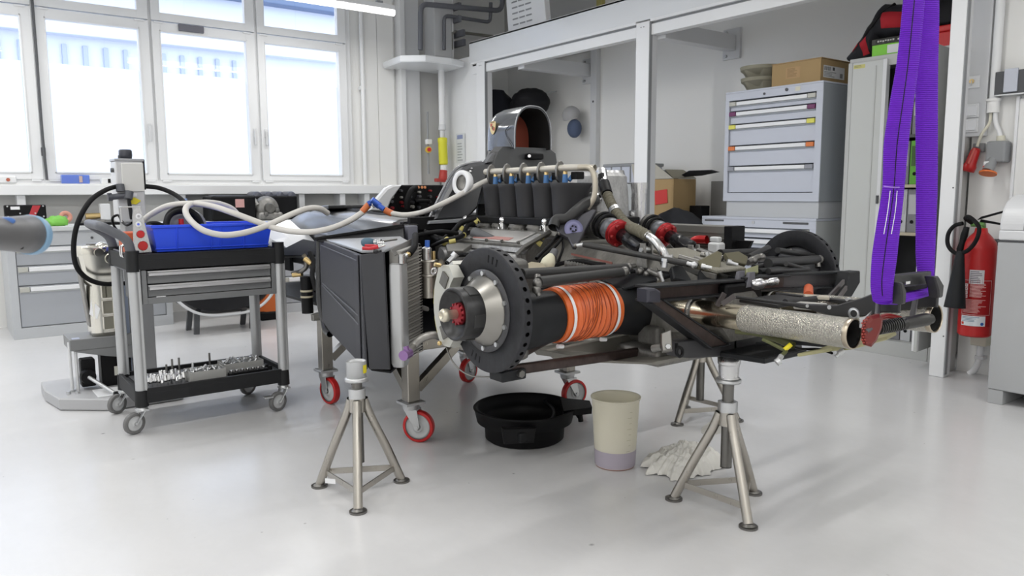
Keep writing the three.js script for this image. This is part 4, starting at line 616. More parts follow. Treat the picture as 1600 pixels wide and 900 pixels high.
// ---------------------------------------------------------------- dolly under the car
{
  const t = thing('car_dolly', 'square-tube steel dolly on red swivel castors under the race car', 'dolly', [2.1, 0, -3.3]);
  const C = [[1.645, -2.925, 0.35, [1.668, -2.90]], [1.605, -3.755, -2.2, [1.615, -3.735]], [2.455, -3.70, 0.9, [2.451, -3.67]], [2.577, -2.935, -0.5, [2.593, -2.90]]];
  C.forEach(([x, z, a, wp], i) => {
    part(t, 'leg', mm(x - 0.03, x + 0.03, 0.186, 0.47, z - 0.03, z + 0.03, 0.004), mat.steel);
    part(t, 'mounting_plate', mm(x - 0.048, x + 0.048, 0.174, 0.186, z - 0.048, z + 0.048, 0.002), mat.zinc);
    // wheel axis across, the fork trailing towards wp
    const w = { 0: [-0.77, 0.65], 1: [0.98, -0.19], 2: [0.33, 0.94], 3: [-0.12, 0.99] }[i], L = Math.hypot(...w), ax = [w[0] / L, 0, w[1] / L], c = [wp[0], 0.072, wp[1]];
    const p = (k, y = 0, f = 0) => [c[0] + ax[0] * k - ax[2] * f, y, c[2] + ax[2] * k + ax[0] * f];
    const fork = part(t, 'castor_fork', [rod([x, 0.15, z], [x, 0.175, z], 0.036, 0.04, 24), ...[-1, 1].map((s) => plate([p(s * 0.028, 0.15, -0.03), p(s * 0.028, 0.15, 0.03), p(s * 0.028, 0.072, 0.014), p(s * 0.028, 0.058, 0), p(s * 0.028, 0.072, -0.014)].map((q, j) => j < 2 ? [q[0] + (x - c[0]) * 0.8, q[1], q[2] + (z - c[2]) * 0.8] : q), 0.004, 0.001, [], true)), plate([p(-0.03, 0.15, -0.03), p(0.03, 0.15, -0.03), p(0.03, 0.15, 0.03), p(-0.03, 0.15, 0.03)].map((q) => [q[0] + (x - c[0]) * 0.8, q[1], q[2] + (z - c[2]) * 0.8]), 0.005, 0.001, [], true)], mat.zinc);
    part(fork, 'axle_bolt', rod(p(-0.034, 0.072), p(0.034, 0.072), 0.009, 0.009, 6), mat.zinc);
    const tyre = part(t, 'castor_tyre', ring([[0.058, -0.017], [0.068, -0.017], [0.0715, -0.012], [0.0715, 0.012], [0.068, 0.017], [0.058, 0.017]], c, add3(c, ax), 40), mat.red);
    part(tyre, 'wheel_hub', ring([[0.012, -0.016], [0.016, -0.02], [0.024, -0.018], [0.026, -0.01], [0.046, -0.008], [0.058, -0.015], [0.058, 0.015], [0.046, 0.008], [0.026, 0.01], [0.024, 0.018], [0.016, 0.02], [0.012, 0.016]], c, add3(c, ax), 32), mat.wheelGrey);
  });
  const y = 0.44;
  for (const [a, b] of [[0, 3], [1, 2], [0, 1], [3, 2]]) part(t, 'top_rail', bar([C[a][0], y, C[a][1]], [C[b][0], y, C[b][1]], 0.056, 0.056, 0.003), mat.steel);
  const br = (i, dx, dz) => part(t, 'diagonal_brace', bar([C[i][0] + dx * 0.03, 0.24, C[i][1] + dz * 0.03], [C[i][0] + dx * 0.28, 0.44, C[i][1] + dz * 0.28], 0.04, 0.04, 0.002, [dz, 0, dx]), mat.steel);
  br(0, 1, 0); br(1, 1, 0); br(2, -1, 0); br(3, -1, 0); br(0, 0, -1); br(3, 0, -1);
  for (const [x, z] of [[1.61, -3.2], [2.55, -3.2]]) part(t, 'support_pad', mm(x - 0.04, x + 0.04, 0.465, 0.50, z - 0.1, z + 0.1, 0.006), mat.rubber);
}
// ---------------------------------------------------------------- oil pan, measuring jug, rag
{
  const c = [2.075, 0, -2.655], t = thing('drain_pan', 'round black plastic oil drain pan with a pouring spout on the floor under the car', 'pan', c);
  part(t, 'pan', ring([[0.001, 0], [0.165, 0], [0.178, 0.01], [0.182, 0.075], [0.215, 0.085], [0.226, 0.135], [0.232, 0.145], [0.226, 0.151], [0.214, 0.147], [0.204, 0.12], [0.19, 0.098], [0.17, 0.085], [0.165, 0.02], [0.001, 0.014]], c, [c[0], 1, c[2]], 56), mat.black);
  part(t, 'handle', [plate([[c[0] - 0.235, 0.06, c[2] + 0.16], [c[0] - 0.12, 0.06, c[2] + 0.215], [c[0] - 0.11, 0.125, c[2] + 0.22], [c[0] - 0.24, 0.13, c[2] + 0.15]], 0.03, 0.006, [], true)], mat.black);
  part(t, 'grip_recess', mm(c[0] - 0.19, c[0] - 0.12, 0.065, 0.11, c[2] + 0.175, c[2] + 0.215, 0.01), mat.plastic);
  const d = [0.80, 0, 0.60], P = (r, s, y) => [c[0] + d[0] * r - d[2] * s, y, c[2] + d[2] * r + d[0] * s];
  part(t, 'spout', skin([[0.17, 0.11], [0.23, 0.085], [0.27, 0.07], [0.30, 0.055]].map(([r, w]) => [P(r, -w, 0.155), P(r, w, 0.155), P(r, w * 0.7, 0.12), P(r, -w * 0.7, 0.12)]), true, true, 0.5), mat.black);
  part(t, 'drain_outlet', [rod(P(0.23, -0.03, 0.125), P(0.255, -0.03, 0.09), 0.016), rod(P(0.255, -0.03, 0.09), P(0.258, -0.03, 0.065), 0.012)], mat.black);
  part(t, 'baffle_lip', hose([P(0.1, -0.18, 0.12), P(0.13, -0.05, 0.12), P(0.13, 0.05, 0.12), P(0.1, 0.18, 0.12)], 0.008, 20, 6), mat.plastic);
}
{
  const c = [2.152, 0, -2.155], t = thing('measuring_jug', 'cream translucent plastic measuring jug partly filled with greyish liquid', 'jug', c);
  const pl = M([0.98, 0.955, 0.85], 0.65, 0, { transmission: 0.5, thickness: 0, specularIntensity: 0.5 });
  part(t, 'jug', ring([[0.001, 0.002], [0.076, 0.002], [0.081, 0.006], [0.0845, 0.073], [0.096, 0.275], [0.101, 0.28], [0.101, 0.286], [0.096, 0.285], [0.093, 0.275], [0.078, 0.01], [0.001, 0.007]], c, [c[0], 1, c[2]], 48), pl);
  part(t, 'liquid', ring([[0.001, 0.009], [0.0775, 0.009], [0.0825, 0.072], [0.001, 0.072]], c, [c[0], 1, c[2]], 48), M([0.24, 0.20, 0.27], 0.3));
  part(t, 'liquid_filled_wall', ring([[0.0817, 0.007], [0.0852, 0.073]], c, [c[0], 1, c[2]], 48), M([0.42, 0.38, 0.45], 0.4), { label: 'greyish liquid showing through the wall' });
  part(t, 'base_ring', ring([[0.070, 0], [0.078, 0], [0.080, 0.006], [0.072, 0.006]], c, [c[0], 1, c[2]], 48), M([0.35, 0.2, 0.18], 0.5));
  for (let i = 0; i < 8; i++) { const y = 0.08 + i * 0.023, r = 0.0815 + 0.0563 * (y - 0.006) + 0.0006; part(t, 'scale_mark', new THREE.CylinderGeometry(r, r, 0.002, 4, 1, true, -0.02 - (i % 2 ? 0.14 : 0.24), i % 2 ? 0.14 : 0.24).translate(c[0], y, c[2]), M([0.5, 0.48, 0.38], 0.6, 0, { side: THREE.DoubleSide })); }
}
{
  const n = 90, pos = [], idx = [], cx = 2.385, cz = -1.985;
  for (let j = 0; j <= n; j++) for (let i = 0; i <= n; i++) {
    const u = i / n * 2 - 1, v = j / n * 2 - 1, a = Math.atan2(v, u), r = Math.hypot(u, v) / Math.max(1e-6, Math.max(Math.abs(u), Math.abs(v)) / 1) * Math.max(Math.abs(u), Math.abs(v));
    const rr = Math.max(Math.abs(u), Math.abs(v)), edge = 1 + 0.22 * noise2(Math.cos(a) * 1.4 + 5, Math.sin(a) * 1.4) + 0.09 * noise2(Math.cos(a) * 5, Math.sin(a) * 5 + 3);
    const x = Math.cos(a) * rr * 0.19 * edge, z = Math.sin(a) * rr * 0.13 * edge;
    let h = 0.055 * Math.pow(Math.max(0, 1 - rr * rr), 0.6);
    h += 0.026 * (1 - Math.abs(noise2(x * 13 + 1, z * 13))) * Math.pow(1 - rr * 0.85, 0.5) + 0.018 * Math.abs(noise2(x * 30, z * 30 + 7)) * (1.05 - rr);
    pos.push(cx + x + z * 0.3, 0.003 + Math.max(0, h - 0.006 * rr), cz + z - x * 0.25);
  }
  for (let j = 0; j < n; j++) for (let i = 0; i < n; i++) { const k = j * (n + 1) + i; idx.push(k, k + n + 1, k + 1, k + 1, k + n + 1, k + n + 2); }
  const g = new THREE.BufferGeometry(); g.setAttribute('position', new THREE.Float32BufferAttribute(pos, 3)); g.setIndex(idx); g.computeVertexNormals();
  mat.rag.side = THREE.DoubleSide;
  single('cleaning_rag', g, mat.rag, 'crumpled white cleaning rag lying on the floor beside the measuring jug', 'rag');
  single('oil_smear', new THREE.CylinderGeometry(0.19, 0.19, 0.0012, 36).scale(1, 1, 0.32).rotateY(0.3).translate(2.93, 0.0008, -2.23), M([0.55, 0.54, 0.50], 0.5), 'flat pale cloth lying on the floor under the rear axle stand', 'cloth');
}
// ---------------------------------------------------------------- service trolley
{
  const x0 = 0.718, x1 = 1.392, z0 = -4.205, z1 = -3.80, t = thing('service_trolley', 'two-tier service trolley with black trays, aluminium posts and twin drawers', 'trolley', [1.05, 0, -4.0]);
  const trayM = M([0.014, 0.0145, 0.016], 0.55, 0, { specularIntensity: 0.6 });
  function tray(y, h, nm, lip) {
    const q = 0.05, sh = new THREE.Shape(), W = (x1 - x0) / 2 + 0.025, D = (z1 - z0) / 2 + 0.02; sh.moveTo(-W + q, -D); sh.lineTo(W - q, -D); sh.quadraticCurveTo(W, -D, W, -D + q); sh.lineTo(W, D - q); sh.quadraticCurveTo(W, D, W - q, D); sh.lineTo(-W + q, D); sh.quadraticCurveTo(-W, D, -W, D - q); sh.lineTo(-W, -D + q); sh.quadraticCurveTo(-W, -D, -W + q, -D);
    const m4 = (yy) => new THREE.Matrix4().makeRotationX(Math.PI / 2).setPosition((x0 + x1) / 2, yy, (z0 + z1) / 2);
    const wall = sh.clone(); const hole = new THREE.Path(); const w = W - 0.02, d = D - 0.02; hole.moveTo(-w, -d); hole.lineTo(-w, d); hole.lineTo(w, d); hole.lineTo(w, -d); hole.closePath(); wall.holes.push(hole);
    const p = part(t, nm, ext(sh, h - lip, 0.003, m4(y + h - lip)), trayM);
    part(p, 'rim', ext(wall, lip + 0.004, 0.003, m4(y + h)), trayM);
    return p;
  }
  tray(0.762, 0.073, 'upper_tray', 0.028); const low = tray(0.142, 0.07, 'lower_tray', 0.02);
  part(low, 'mat', mm(x0 + 0.02, x1 - 0.02, 0.1925, 0.195, z0 + 0.02, z1 - 0.02, 0), mat.darkGrey);
  for (const [x, z] of [[x0, z1], [x1, z1], [x0, z0], [x1, z0]]) {
    part(t, 'post', [rod([x, 0.2, z], [x, 0.775, z], 0.024, 0.024, 20), mm(x - 0.012, x + 0.026, 0.2, 0.77, z - 0.02, z + 0.02, 0.004)], M([0.50, 0.51, 0.52], 0.4, 0.6));
    part(t, 'corner_sleeve', [rod([x, 0.128, z], [x, 0.205, z], 0.03, 0.028, 20)], trayM);
    part(t, 'corner_cap', [rod([x, 0.755, z], [x, x > 1 ? 0.862 : 0.85, z], 0.03, 0.029, 20)], trayM);
  }
  // castors
  const W = [[0.682, -3.81, x0, z1, 1.23], [1.348, -3.775, x1, z1, 1.25], [0.685, -4.232, x0, z0, 1.1], [1.335, -4.198, x1, z0, 1.2]];
  for (const [x, z, px, pz, a] of W) {
    const ax = [Math.cos(a), 0, Math.sin(a)], c = [x, 0.05, z], o = (k, y) => [c[0] + ax[0] * k, y, c[2] + ax[2] * k];
    const f = part(t, 'castor_fork', [rod([px, 0.112, pz], [px, 0.13, pz], 0.028, 0.02, 20), ...[-1, 1].map((s) => plate([[px + ax[0] * s * 0.02, 0.115, pz + ax[2] * s * 0.02 - 0.022], [px + ax[0] * s * 0.02, 0.115, pz + ax[2] * s * 0.02 + 0.022], [x + ax[0] * s * 0.02, 0.046, z + ax[2] * s * 0.02 + 0.008], [x + ax[0] * s * 0.02, 0.046, z + ax[2] * s * 0.02 - 0.008]], 0.003, 0.0008, [], true)), mm(px - 0.026, px + 0.026, 0.108, 0.116, pz - 0.026, pz + 0.026, 0.002)], mat.zinc);
    part(f, 'axle_bolt', rod(o(-0.024, 0.05), o(0.024, 0.05), 0.007, 0.007, 6), mat.zinc);
    const ty = part(t, 'castor_tyre', ring([[0.036, -0.012], [0.046, -0.013], [0.05, -0.008], [0.05, 0.008], [0.046, 0.013], [0.036, 0.012]], c, add3(c, ax), 36), mat.tyreGrey);
    part(ty, 'wheel_hub', ring([[0.007, -0.014], [0.012, -0.014], [0.014, -0.008], [0.03, -0.008], [0.037, -0.012], [0.037, 0.012], [0.03, 0.008], [0.014, 0.008], [0.012, 0.014], [0.007, 0.014]], c, add3(c, ax), 28), mat.wheelGrey);
    if (x > 1 && z > -4) part(f, 'brake_pedal', mm(x - 0.075, x - 0.03, 0.078, 0.088, z - 0.0, z + 0.03, 0.003), mat.zinc);
  }
  // push handle
  part(t, 'push_handle', pipe([[x0 - 0.004, 0.84, z1], [x0 - 0.015, 0.905, z1], [x0 - 0.115, 0.965, z1 - 0.02], [x0 - 0.115, 0.968, z0 + 0.03], [x0 - 0.02, 0.905, z0], [x0 - 0.005, 0.84, z0]], 0.021, 0.04, 14), M([0.10, 0.105, 0.12], 0.5));
  part(t, 'end_plate', mm(x0 - 0.012, x0 - 0.004, 0.75, 0.84, z0 + 0.02, z1 - 0.02, 0.003), M([0.16, 0.16, 0.18], 0.5));
  for (const z of [-3.86, -3.9]) part(t, 'hook', pipe([[x0 - 0.012, 0.87, z], [x0 - 0.03, 0.87, z], [x0 - 0.03, 0.82, z], [x0 - 0.015, 0.82, z]], 0.004, 0.01, 8), mat.chrome);
  part(t, 'bolt', [rod([x0 + 0.03, 0.66, z0 - 0.03], [x0 + 0.05, 0.66, z0 - 0.03], 0.012, 0.012, 6)], mat.black);
  const pullM = M([0.68, 0.68, 0.69], 0.35, 0.9);
  // drawer housing
  const dz = z1 + 0.012;
  const hs = part(t, 'drawer_housing', [mm(x0 + 0.05, x1 - 0.04, 0.602, 0.632, z0 + 0.03, dz - 0.004, 0.002), mm(x0 + 0.03, x0 + 0.052, 0.602, 0.76, z0 + 0.03, dz, 0.002), mm(x1 - 0.042, x1 - 0.022, 0.602, 0.76, z0 + 0.03, dz, 0.002), mm(x0 + 0.05, x1 - 0.04, 0.632, 0.755, z0 + 0.03, z0 + 0.05, 0)], M([0.17, 0.175, 0.18], 0.5));
  for (const [y0, y1] of [[0.695, 0.755], [0.635, 0.69]]) {
    const d = part(t, 'drawer', mm(x0 + 0.056, x1 - 0.046, y0, y1, z0 + 0.06, dz - 0.008, 0.002), M([0.15, 0.155, 0.16], 0.5));
    part(d, 'drawer_pull', [ext(disc2D([[0, 0], [0.016, 0.004], [0.018, 0.016], [0.006, 0.02], [0, 0.02]]), x1 - x0 - 0.11, 0.001, new THREE.Matrix4().makeBasis(new THREE.Vector3(0, 0, 1), new THREE.Vector3(0, 1, 0), new THREE.Vector3(-1, 0, 0)).setPosition(x1 - 0.05, y1 - 0.026, dz - 0.008))], pullM);
    part(d, 'upper_strip', mm(x0 + 0.058, x1 - 0.048, y1 - 0.006, y1 - 0.001, dz - 0.012, dz - 0.002, 0.001), pullM);
  }
  part(t, 'label', mm(x0 + 0.09, x0 + 0.13, 0.6315, 0.6345, dz - 0.014, dz - 0.004, 0), mat.strip);
}
{ // small boxes of fixings and loose sockets on the lower tray
  const bm = M([0.36, 0.36, 0.35], 0.6), y = 0.1955, r = rng(31);
  const sheet = (name, label, x0, x1, z0, z1, h, n) => {
    const t = thing(name, label, 'box', [(x0 + x1) / 2, y, (z0 + z1) / 2], 'boxes of fixings on the lower tray');
    part(t, 'floor', mm(x0, x1, y, y + 0.004, z0, z1, 0), bm); part(t, 'side', mm(x0, x1, y + 0.004, y + h, z1 - 0.003, z1, 0.001), bm); part(t, 'side', mm(x0, x1, y + 0.004, y + h, z0, z0 + 0.003, 0.001), bm); part(t, 'side', mm(x0, x0 + 0.003, y + 0.004, y + h, z0 + 0.003, z1 - 0.003, 0), bm); part(t, 'side', mm(x1 - 0.003, x1, y + 0.004, y + h, z0 + 0.003, z1 - 0.003, 0), bm);
    const g = []; for (let i = 0; i < n; i++) { const p = [x0 + 0.02 + r() * (x1 - x0 - 0.04), y + 0.012 + r() * (h - 0.012), z0 + 0.02 + r() * (z1 - z0 - 0.04)], e = r() * 0.03 + 0.012; const q = [p[0] + (r() - 0.5) * e * 2, p[1] + r() * e, p[2] + (r() - 0.5) * e]; g.push(rod(p, q, 0.004 + r() * 0.004, undefined, 8), rod(p, lerp3(p, q, 0.25), 0.009 + r() * 0.005, undefined, 6)); }
    const s = single('loose_fixings', g, mat.zinc, `jumble of silver bolts and nuts filling the ${label.replace(/ standing.*/, '')}`, 'fixings'); s.userData.kind = 'stuff';
  };
  sheet('fixings_box', 'front open grey cardboard box standing on the lower trolley tray', 0.945, 1.115, -3.95, -3.83, 0.052, 46);
  sheet('fixings_box', 'rear open grey cardboard box standing behind on the lower trolley tray', 1.13, 1.33, -4.03, -3.91, 0.052, 46);
  const socks = [];
  for (let i = 0; i < 30; i++) { const x = 0.775 + (i % 10) * 0.0165 + r() * 0.005, z = -3.87 - Math.floor(i / 10) * 0.042 - r() * 0.012, h = 0.022 + r() * 0.034, R = 0.007 + r() * 0.009; socks.push([x, z, h, R]); }
  for (const [x, z, h, R] of socks) { const yb = y; single('silver_fitting', ring([[0.001, 0], [R, 0], [R, h * 0.55], [R * 0.75, h * 0.6], [R * 0.75, h], [R * 0.4, h], [R * 0.4, h * 0.8], [0.001, h * 0.8]], [x, yb, z], [x, 1, z], 12), mat.chrome, 'small silver fitting standing at the left end of the lower trolley tray', 'fitting', 'silver fittings on the lower trolley tray'); }
  for (const [x, z, h] of [[0.90, -3.98, 0.1], [0.93, -3.97, 0.105], [1.09, -4.02, 0.1], [0.875, -3.99, 0.075]]) single('threaded_bolt', [rod([x, y, z], [x, y + h, z], 0.005, 0.005, 10), rod([x, y, z], [x, y + 0.01, z], 0.011, 0.011, 6)], mat.steelDark, 'tall dark threaded bolt standing upright among the silver fittings', 'bolt', 'upright bolts on the lower trolley tray');
  const k = thing('socket_strip', 'black strip holding a row of chrome sockets at the front of the lower tray', 'tool holder', [1.22, y, -3.85]);
  part(k, 'rail', mm(1.13, 1.33, y, y + 0.02, -3.865, -3.835, 0.004), mat.black);
  for (let i = 0; i < 7; i++) part(k, 'socket', rod([1.145 + i * 0.027, y + 0.018, -3.85], [1.145 + i * 0.027, y + 0.034, -3.85], 0.0105, 0.0105, 14), mat.chrome);
  for (let i = 0; i < 6; i++) { const x = 1.29 + (i % 3) * 0.032, z = -3.93 + Math.floor(i / 3) * 0.045; single('screw_cap', [rod([x, y, z], [x, y + 0.02, z], 0.012, 0.009, 12)], mat.black, 'small black screw cap lying at the right end of the lower tray', 'cap', 'black screw caps on the lower trolley tray'); }
}
{ // blue crate with its contents
  const x0 = 0.815, x1 = 1.375, z0 = -4.12, z1 = -3.825, y0 = 0.8365, y1 = 0.955, t = thing('blue_crate', 'bright blue ribbed plastic crate on top of the service trolley', 'crate', [1.1, y0, -3.97]);
  const ins = 0.02, wall = (a, b, c, d) => skin([[[a[0], y0 + 0.008, a[1]], [b[0], y0 + 0.008, b[1]]], [[c[0], y1, c[1]], [d[0], y1, d[1]]]].map((r) => r), false, false);
  const base = [[x0 + ins, z0 + ins], [x1 - ins, z0 + ins], [x1 - ins, z1 - ins], [x0 + ins, z1 - ins]], top = [[x0, z0], [x1, z0], [x1, z1], [x0, z1]];
  const shell = (o) => { const sec = []; for (const [y, s, off] of [[y0, 0, 0], [y1, 1, 0], [y1, 1, 0.004], [y0 + 0.006, 0, 0.004]]) sec.push(base.map((b, i) => { const p = top[i], sx = b[0] < 1.1 ? 1 : -1, sz = b[1] < -3.97 ? 1 : -1; return [b[0] + (p[0] - b[0]) * s + sx * off, y, b[1] + (p[1] - b[1]) * s + sz * off]; })); return sec; };
  part(t, 'shell', skin(shell(), true, true, 0.3), mat.blue);
  part(t, 'rim', [bar([x0 - 0.006, y1, z1], [x1 + 0.006, y1, z1], 0.012, 0.014, 0.003), bar([x0 - 0.006, y1, z0], [x1 + 0.006, y1, z0], 0.012, 0.014, 0.003), bar([x0, y1, z0], [x0, y1, z1], 0.012, 0.014, 0.003), bar([x1, y1, z0], [x1, y1, z1], 0.012, 0.014, 0.003)], mat.blue);
  const at2 = (x, y) => { const s = (y - y0) / (y1 - y0); return [x, y, z1 - ins + ins * s + 0.001]; };
  for (const u of [0.19, 0.47, 0.55, 0.75]) { const x = x0 + (x1 - x0) * u; part(t, 'rib', bar(at2(x, y0 + 0.004), at2(x, y1 - 0.004), 0.006, 0.008, 0.002, [0, 0, 1]), mat.blue); }
  part(t, 'band', bar(at2(x0 + 0.012, y0 + 0.014), at2(x1 - 0.012, y0 + 0.014), 0.006, 0.006, 0.002), mat.blue);
  const s = (u) => [x0 + (x1 - x0) * u];
  const k = thing('cable_coil', 'coil of thick black cable standing up inside the blue crate', 'cable', [0.99, y0, -3.98]);
  part(k, 'coil', [torus([0.99, 0.945, -3.95], 0.085, 0.012, [0.15, 0.35, 1], 40, 8), torus([0.985, 0.94, -3.975], 0.082, 0.012, [0.1, 0.3, 1], 40, 8), torus([1.0, 0.95, -4.0], 0.09, 0.012, [0.2, 0.35, 1], 40, 8)], mat.rubber);
  part(k, 'cable_tail', hose([[0.90, 0.95, -3.97], [0.86, 0.965, -3.95], [0.82, 0.962, -3.93], [0.85, 0.94, -3.9]], 0.012, 24, 8), mat.rubber);
  const q = thing('clear_wrapped_part', 'dull transparent plastic bag with dark parts bulging out of the blue crate', 'bag', [1.05, y0, -4.03]);
  part(q, 'bag', new THREE.SphereGeometry(0.09, 24, 16).scale(1.15, 1, 0.5).translate(1.02, 0.945, -4.065), M([0.42, 0.42, 0.43], 0.3, 0, { transmission: 0.35, thickness: 0 }));
  part(q, 'red_fitting', rod([0.975, 0.94, -3.955], [0.975, 0.985, -3.955], 0.012), mat.red);
  const o = thing('orange_box', 'small orange box standing on the trolley behind the perforated metal plate', 'box', [0.76, 0.8365, -3.93]);
  part(o, 'body', mm(0.705, 0.80, 0.8365, 0.93, -4.02, -3.885, 0.006), M([0.62, 0.13, 0.05], 0.5));
}
{ // perforated bracket plate with red stoppers
  const z = -3.85, t = thing('perforated_plate', 'upright tapered metal plate with two open holes and two red discs, on the trolley end', 'plate', [0.76, 0.8365, z]);
  part(t, 'plate', [plate([[0.735, 0.8365, z], [0.812, 0.8365, z], [0.785, 0.995, z], [0.775, 1.045, z], [0.745, 1.05, z], [0.738, 1.0, z]], 0.006, 0.001, [[[0.762, 0.968, z], 0.0135], [[0.765, 1.004, z], 0.0135], [[0.768, 0.922, z], 0.0175], [[0.775, 0.868, z], 0.0215]], true), bar([0.69, 1.048, z], [0.775, 1.047, z], 0.006, 0.03, 0.001, [0, 0, 1]), bar([0.69, 1.048, z], [0.692, 0.98, z - 0.004], 0.006, 0.03, 0.001, [0, 0, 1])], mat.alu);
  for (const [x, y, r] of [[0.768, 0.922, 0.0165], [0.775, 0.868, 0.0205]]) part(t, 'red_disc', rod([x, y, z - 0.012], [x, y, z + 0.004], r, r, 24), mat.red);
  for (const [x, y] of [[0.762, 0.968], [0.765, 1.004]]) part(t, 'washer', ring([[0.006, 0], [0.0132, 0], [0.0132, 0.004], [0.006, 0.004]], [x, y, z - 0.002], [x, y, z + 1], 24), mat.strip);
}
// ---------------------------------------------------------------- lifting unit behind the trolley
{
  const t = thing('lifting_unit', 'grey lifting column on a chamfered base plate with a motor head and black hoses', 'lift', [0.72, 0, -4.65]);
  const gp = M([0.44, 0.445, 0.46], 0.5), hd = M([0.62, 0.625, 0.64], 0.42);
  part(t, 'base_plate', plate([[0.425, 0.002, -4.95], [0.42, 0.002, -4.72], [0.458, 0.002, -4.47], [0.66, 0.002, -4.30], [1.02, 0.002, -4.30], [1.06, 0.002, -4.6], [1.06, 0.002, -4.95]], 0.062, 0.006), gp);
  part(t, 'column', mm(0.845, 0.965, 0.06, 0.97, -4.75, -4.62, 0.006), M([0.34, 0.345, 0.355], 0.5));
  part(t, 'head', mm(0.815, 0.955, 0.955, 1.285, -4.74, -4.60, 0.01), hd);
  part(t, 'cover_plate', mm(0.843, 0.952, 1.12, 1.272, -4.60, -4.592, 0.003), M([0.74, 0.74, 0.71], 0.5));
  part(t, 'rating_label', mm(0.872, 0.912, 1.092, 1.11, -4.60, -4.597, 0), mat.strip);
  part(t, 'warning_sticker', plate([[0.865, 1.055, -4.597], [0.905, 1.05, -4.597], [0.93, 1.07, -4.597], [0.90, 1.088, -4.597], [0.872, 1.085, -4.597]], 0.003, 0), mat.yellow);
  part(t, 'lid', mm(0.812, 0.958, 1.283, 1.297, -4.743, -4.597, 0.003), M([0.4, 0.405, 0.42], 0.4));
  part(t, 'black_knob', [ring([[0.001, 0], [0.03, 0], [0.034, 0.02], [0.033, 0.045], [0.028, 0.052], [0.001, 0.052]], [0.88, 1.296, -4.66], [0.88, 2, -4.66], 24)], M([0.04, 0.043, 0.055], 0.4));
  part(t, 'side_screw', [rod([0.80, 1.235, -4.65], [0.816, 1.235, -4.65], 0.012), rod([0.842, 1.297, -4.64], [0.842, 1.315, -4.64], 0.004)], mat.darkGrey);
  part(t, 'dark_edge', mm(0.952, 0.962, 1.13, 1.295, -4.70, -4.60, 0.003), mat.plastic);
  part(t, 'clamp_knob', [rod([0.775, 1.09, -4.575], [0.87, 1.10, -4.57], 0.016), rod([0.86, 1.08, -4.56], [0.87, 1.12, -4.57], 0.022), rod([0.83, 1.12, -4.58], [0.83, 1.16, -4.585], 0.024, 0.02, 12), rod([0.765, 1.09, -4.575], [0.785, 1.092, -4.575], 0.022)], M([0.08, 0.085, 0.10], 0.45));
  part(t, 'clamp_lever', bar([0.862, 1.09, -4.56], [0.872, 0.97, -4.56], 0.018, 0.02, 0.004), mat.plastic);
  part(t, 'carriage', [mm(0.535, 0.845, 0.285, 0.345, -4.80, -4.56, 0.004), plate([[0.55, 0.285, -4.56], [0.845, 0.285, -4.56], [0.845, 0.21, -4.56], [0.70, 0.24, -4.56], [0.57, 0.275, -4.56]], 0.05, 0.003)], M([0.22, 0.225, 0.23], 0.5));
  part(t, 'carriage_sticker', mm(0.55, 0.585, 0.345, 0.347, -4.62, -4.57, 0), M([0.4, 0.43, 0.55], 0.5));
  for (const x of [0.535, 0.562]) part(t, 'guide_rod', rod([x, 0.06, -4.59], [x, 0.33, -4.59], 0.008), mat.paint);
  part(t, 'rod_foot', rod([0.535, 0.062, -4.59], [0.535, 0.075, -4.59], 0.016), mat.zinc);
  for (const g of [rod([0.51, 0.062, -4.54], [0.51, 0.08, -4.54], 0.012, 0.012, 6), rod([0.55, 0.062, -4.53], [0.55, 0.075, -4.53], 0.012, 0.012, 6)]) part(t, 'base_bolt', g, mat.zinc);
  part(t, 'motor', [mm(0.58, 0.65, 0.08, 0.23, -4.66, -4.58, 0.008), rod([0.61, 0.14, -4.58], [0.61, 0.14, -4.54], 0.04, 0.036, 20), mm(0.68, 0.83, 0.064, 0.25, -4.70, -4.60, 0.006)], mat.black);
  part(t, 'motor_label', mm(0.742, 0.782, 0.12, 0.17, -4.60, -4.597, 0), M([0.62, 0.62, 0.55], 0.5));
  part(t, 'drive_shaft', rod([0.61, 0.14, -4.54], [0.70, 0.075, -4.36], 0.010), mat.zinc);
  part(t, 'white_tray', mm(0.62, 0.92, 0.064, 0.07, -4.54, -4.36, 0.002), mat.strip);
  part(t, 'foot_switch', mm(0.69, 0.77, 0.064, 0.085, -4.37, -4.33, 0.006), mat.black);
  part(t, 'blue_rail', mm(0.80, 0.835, 0.10, 0.62, -4.625, -4.61, 0.002), M([0.32, 0.38, 0.50], 0.4));
}
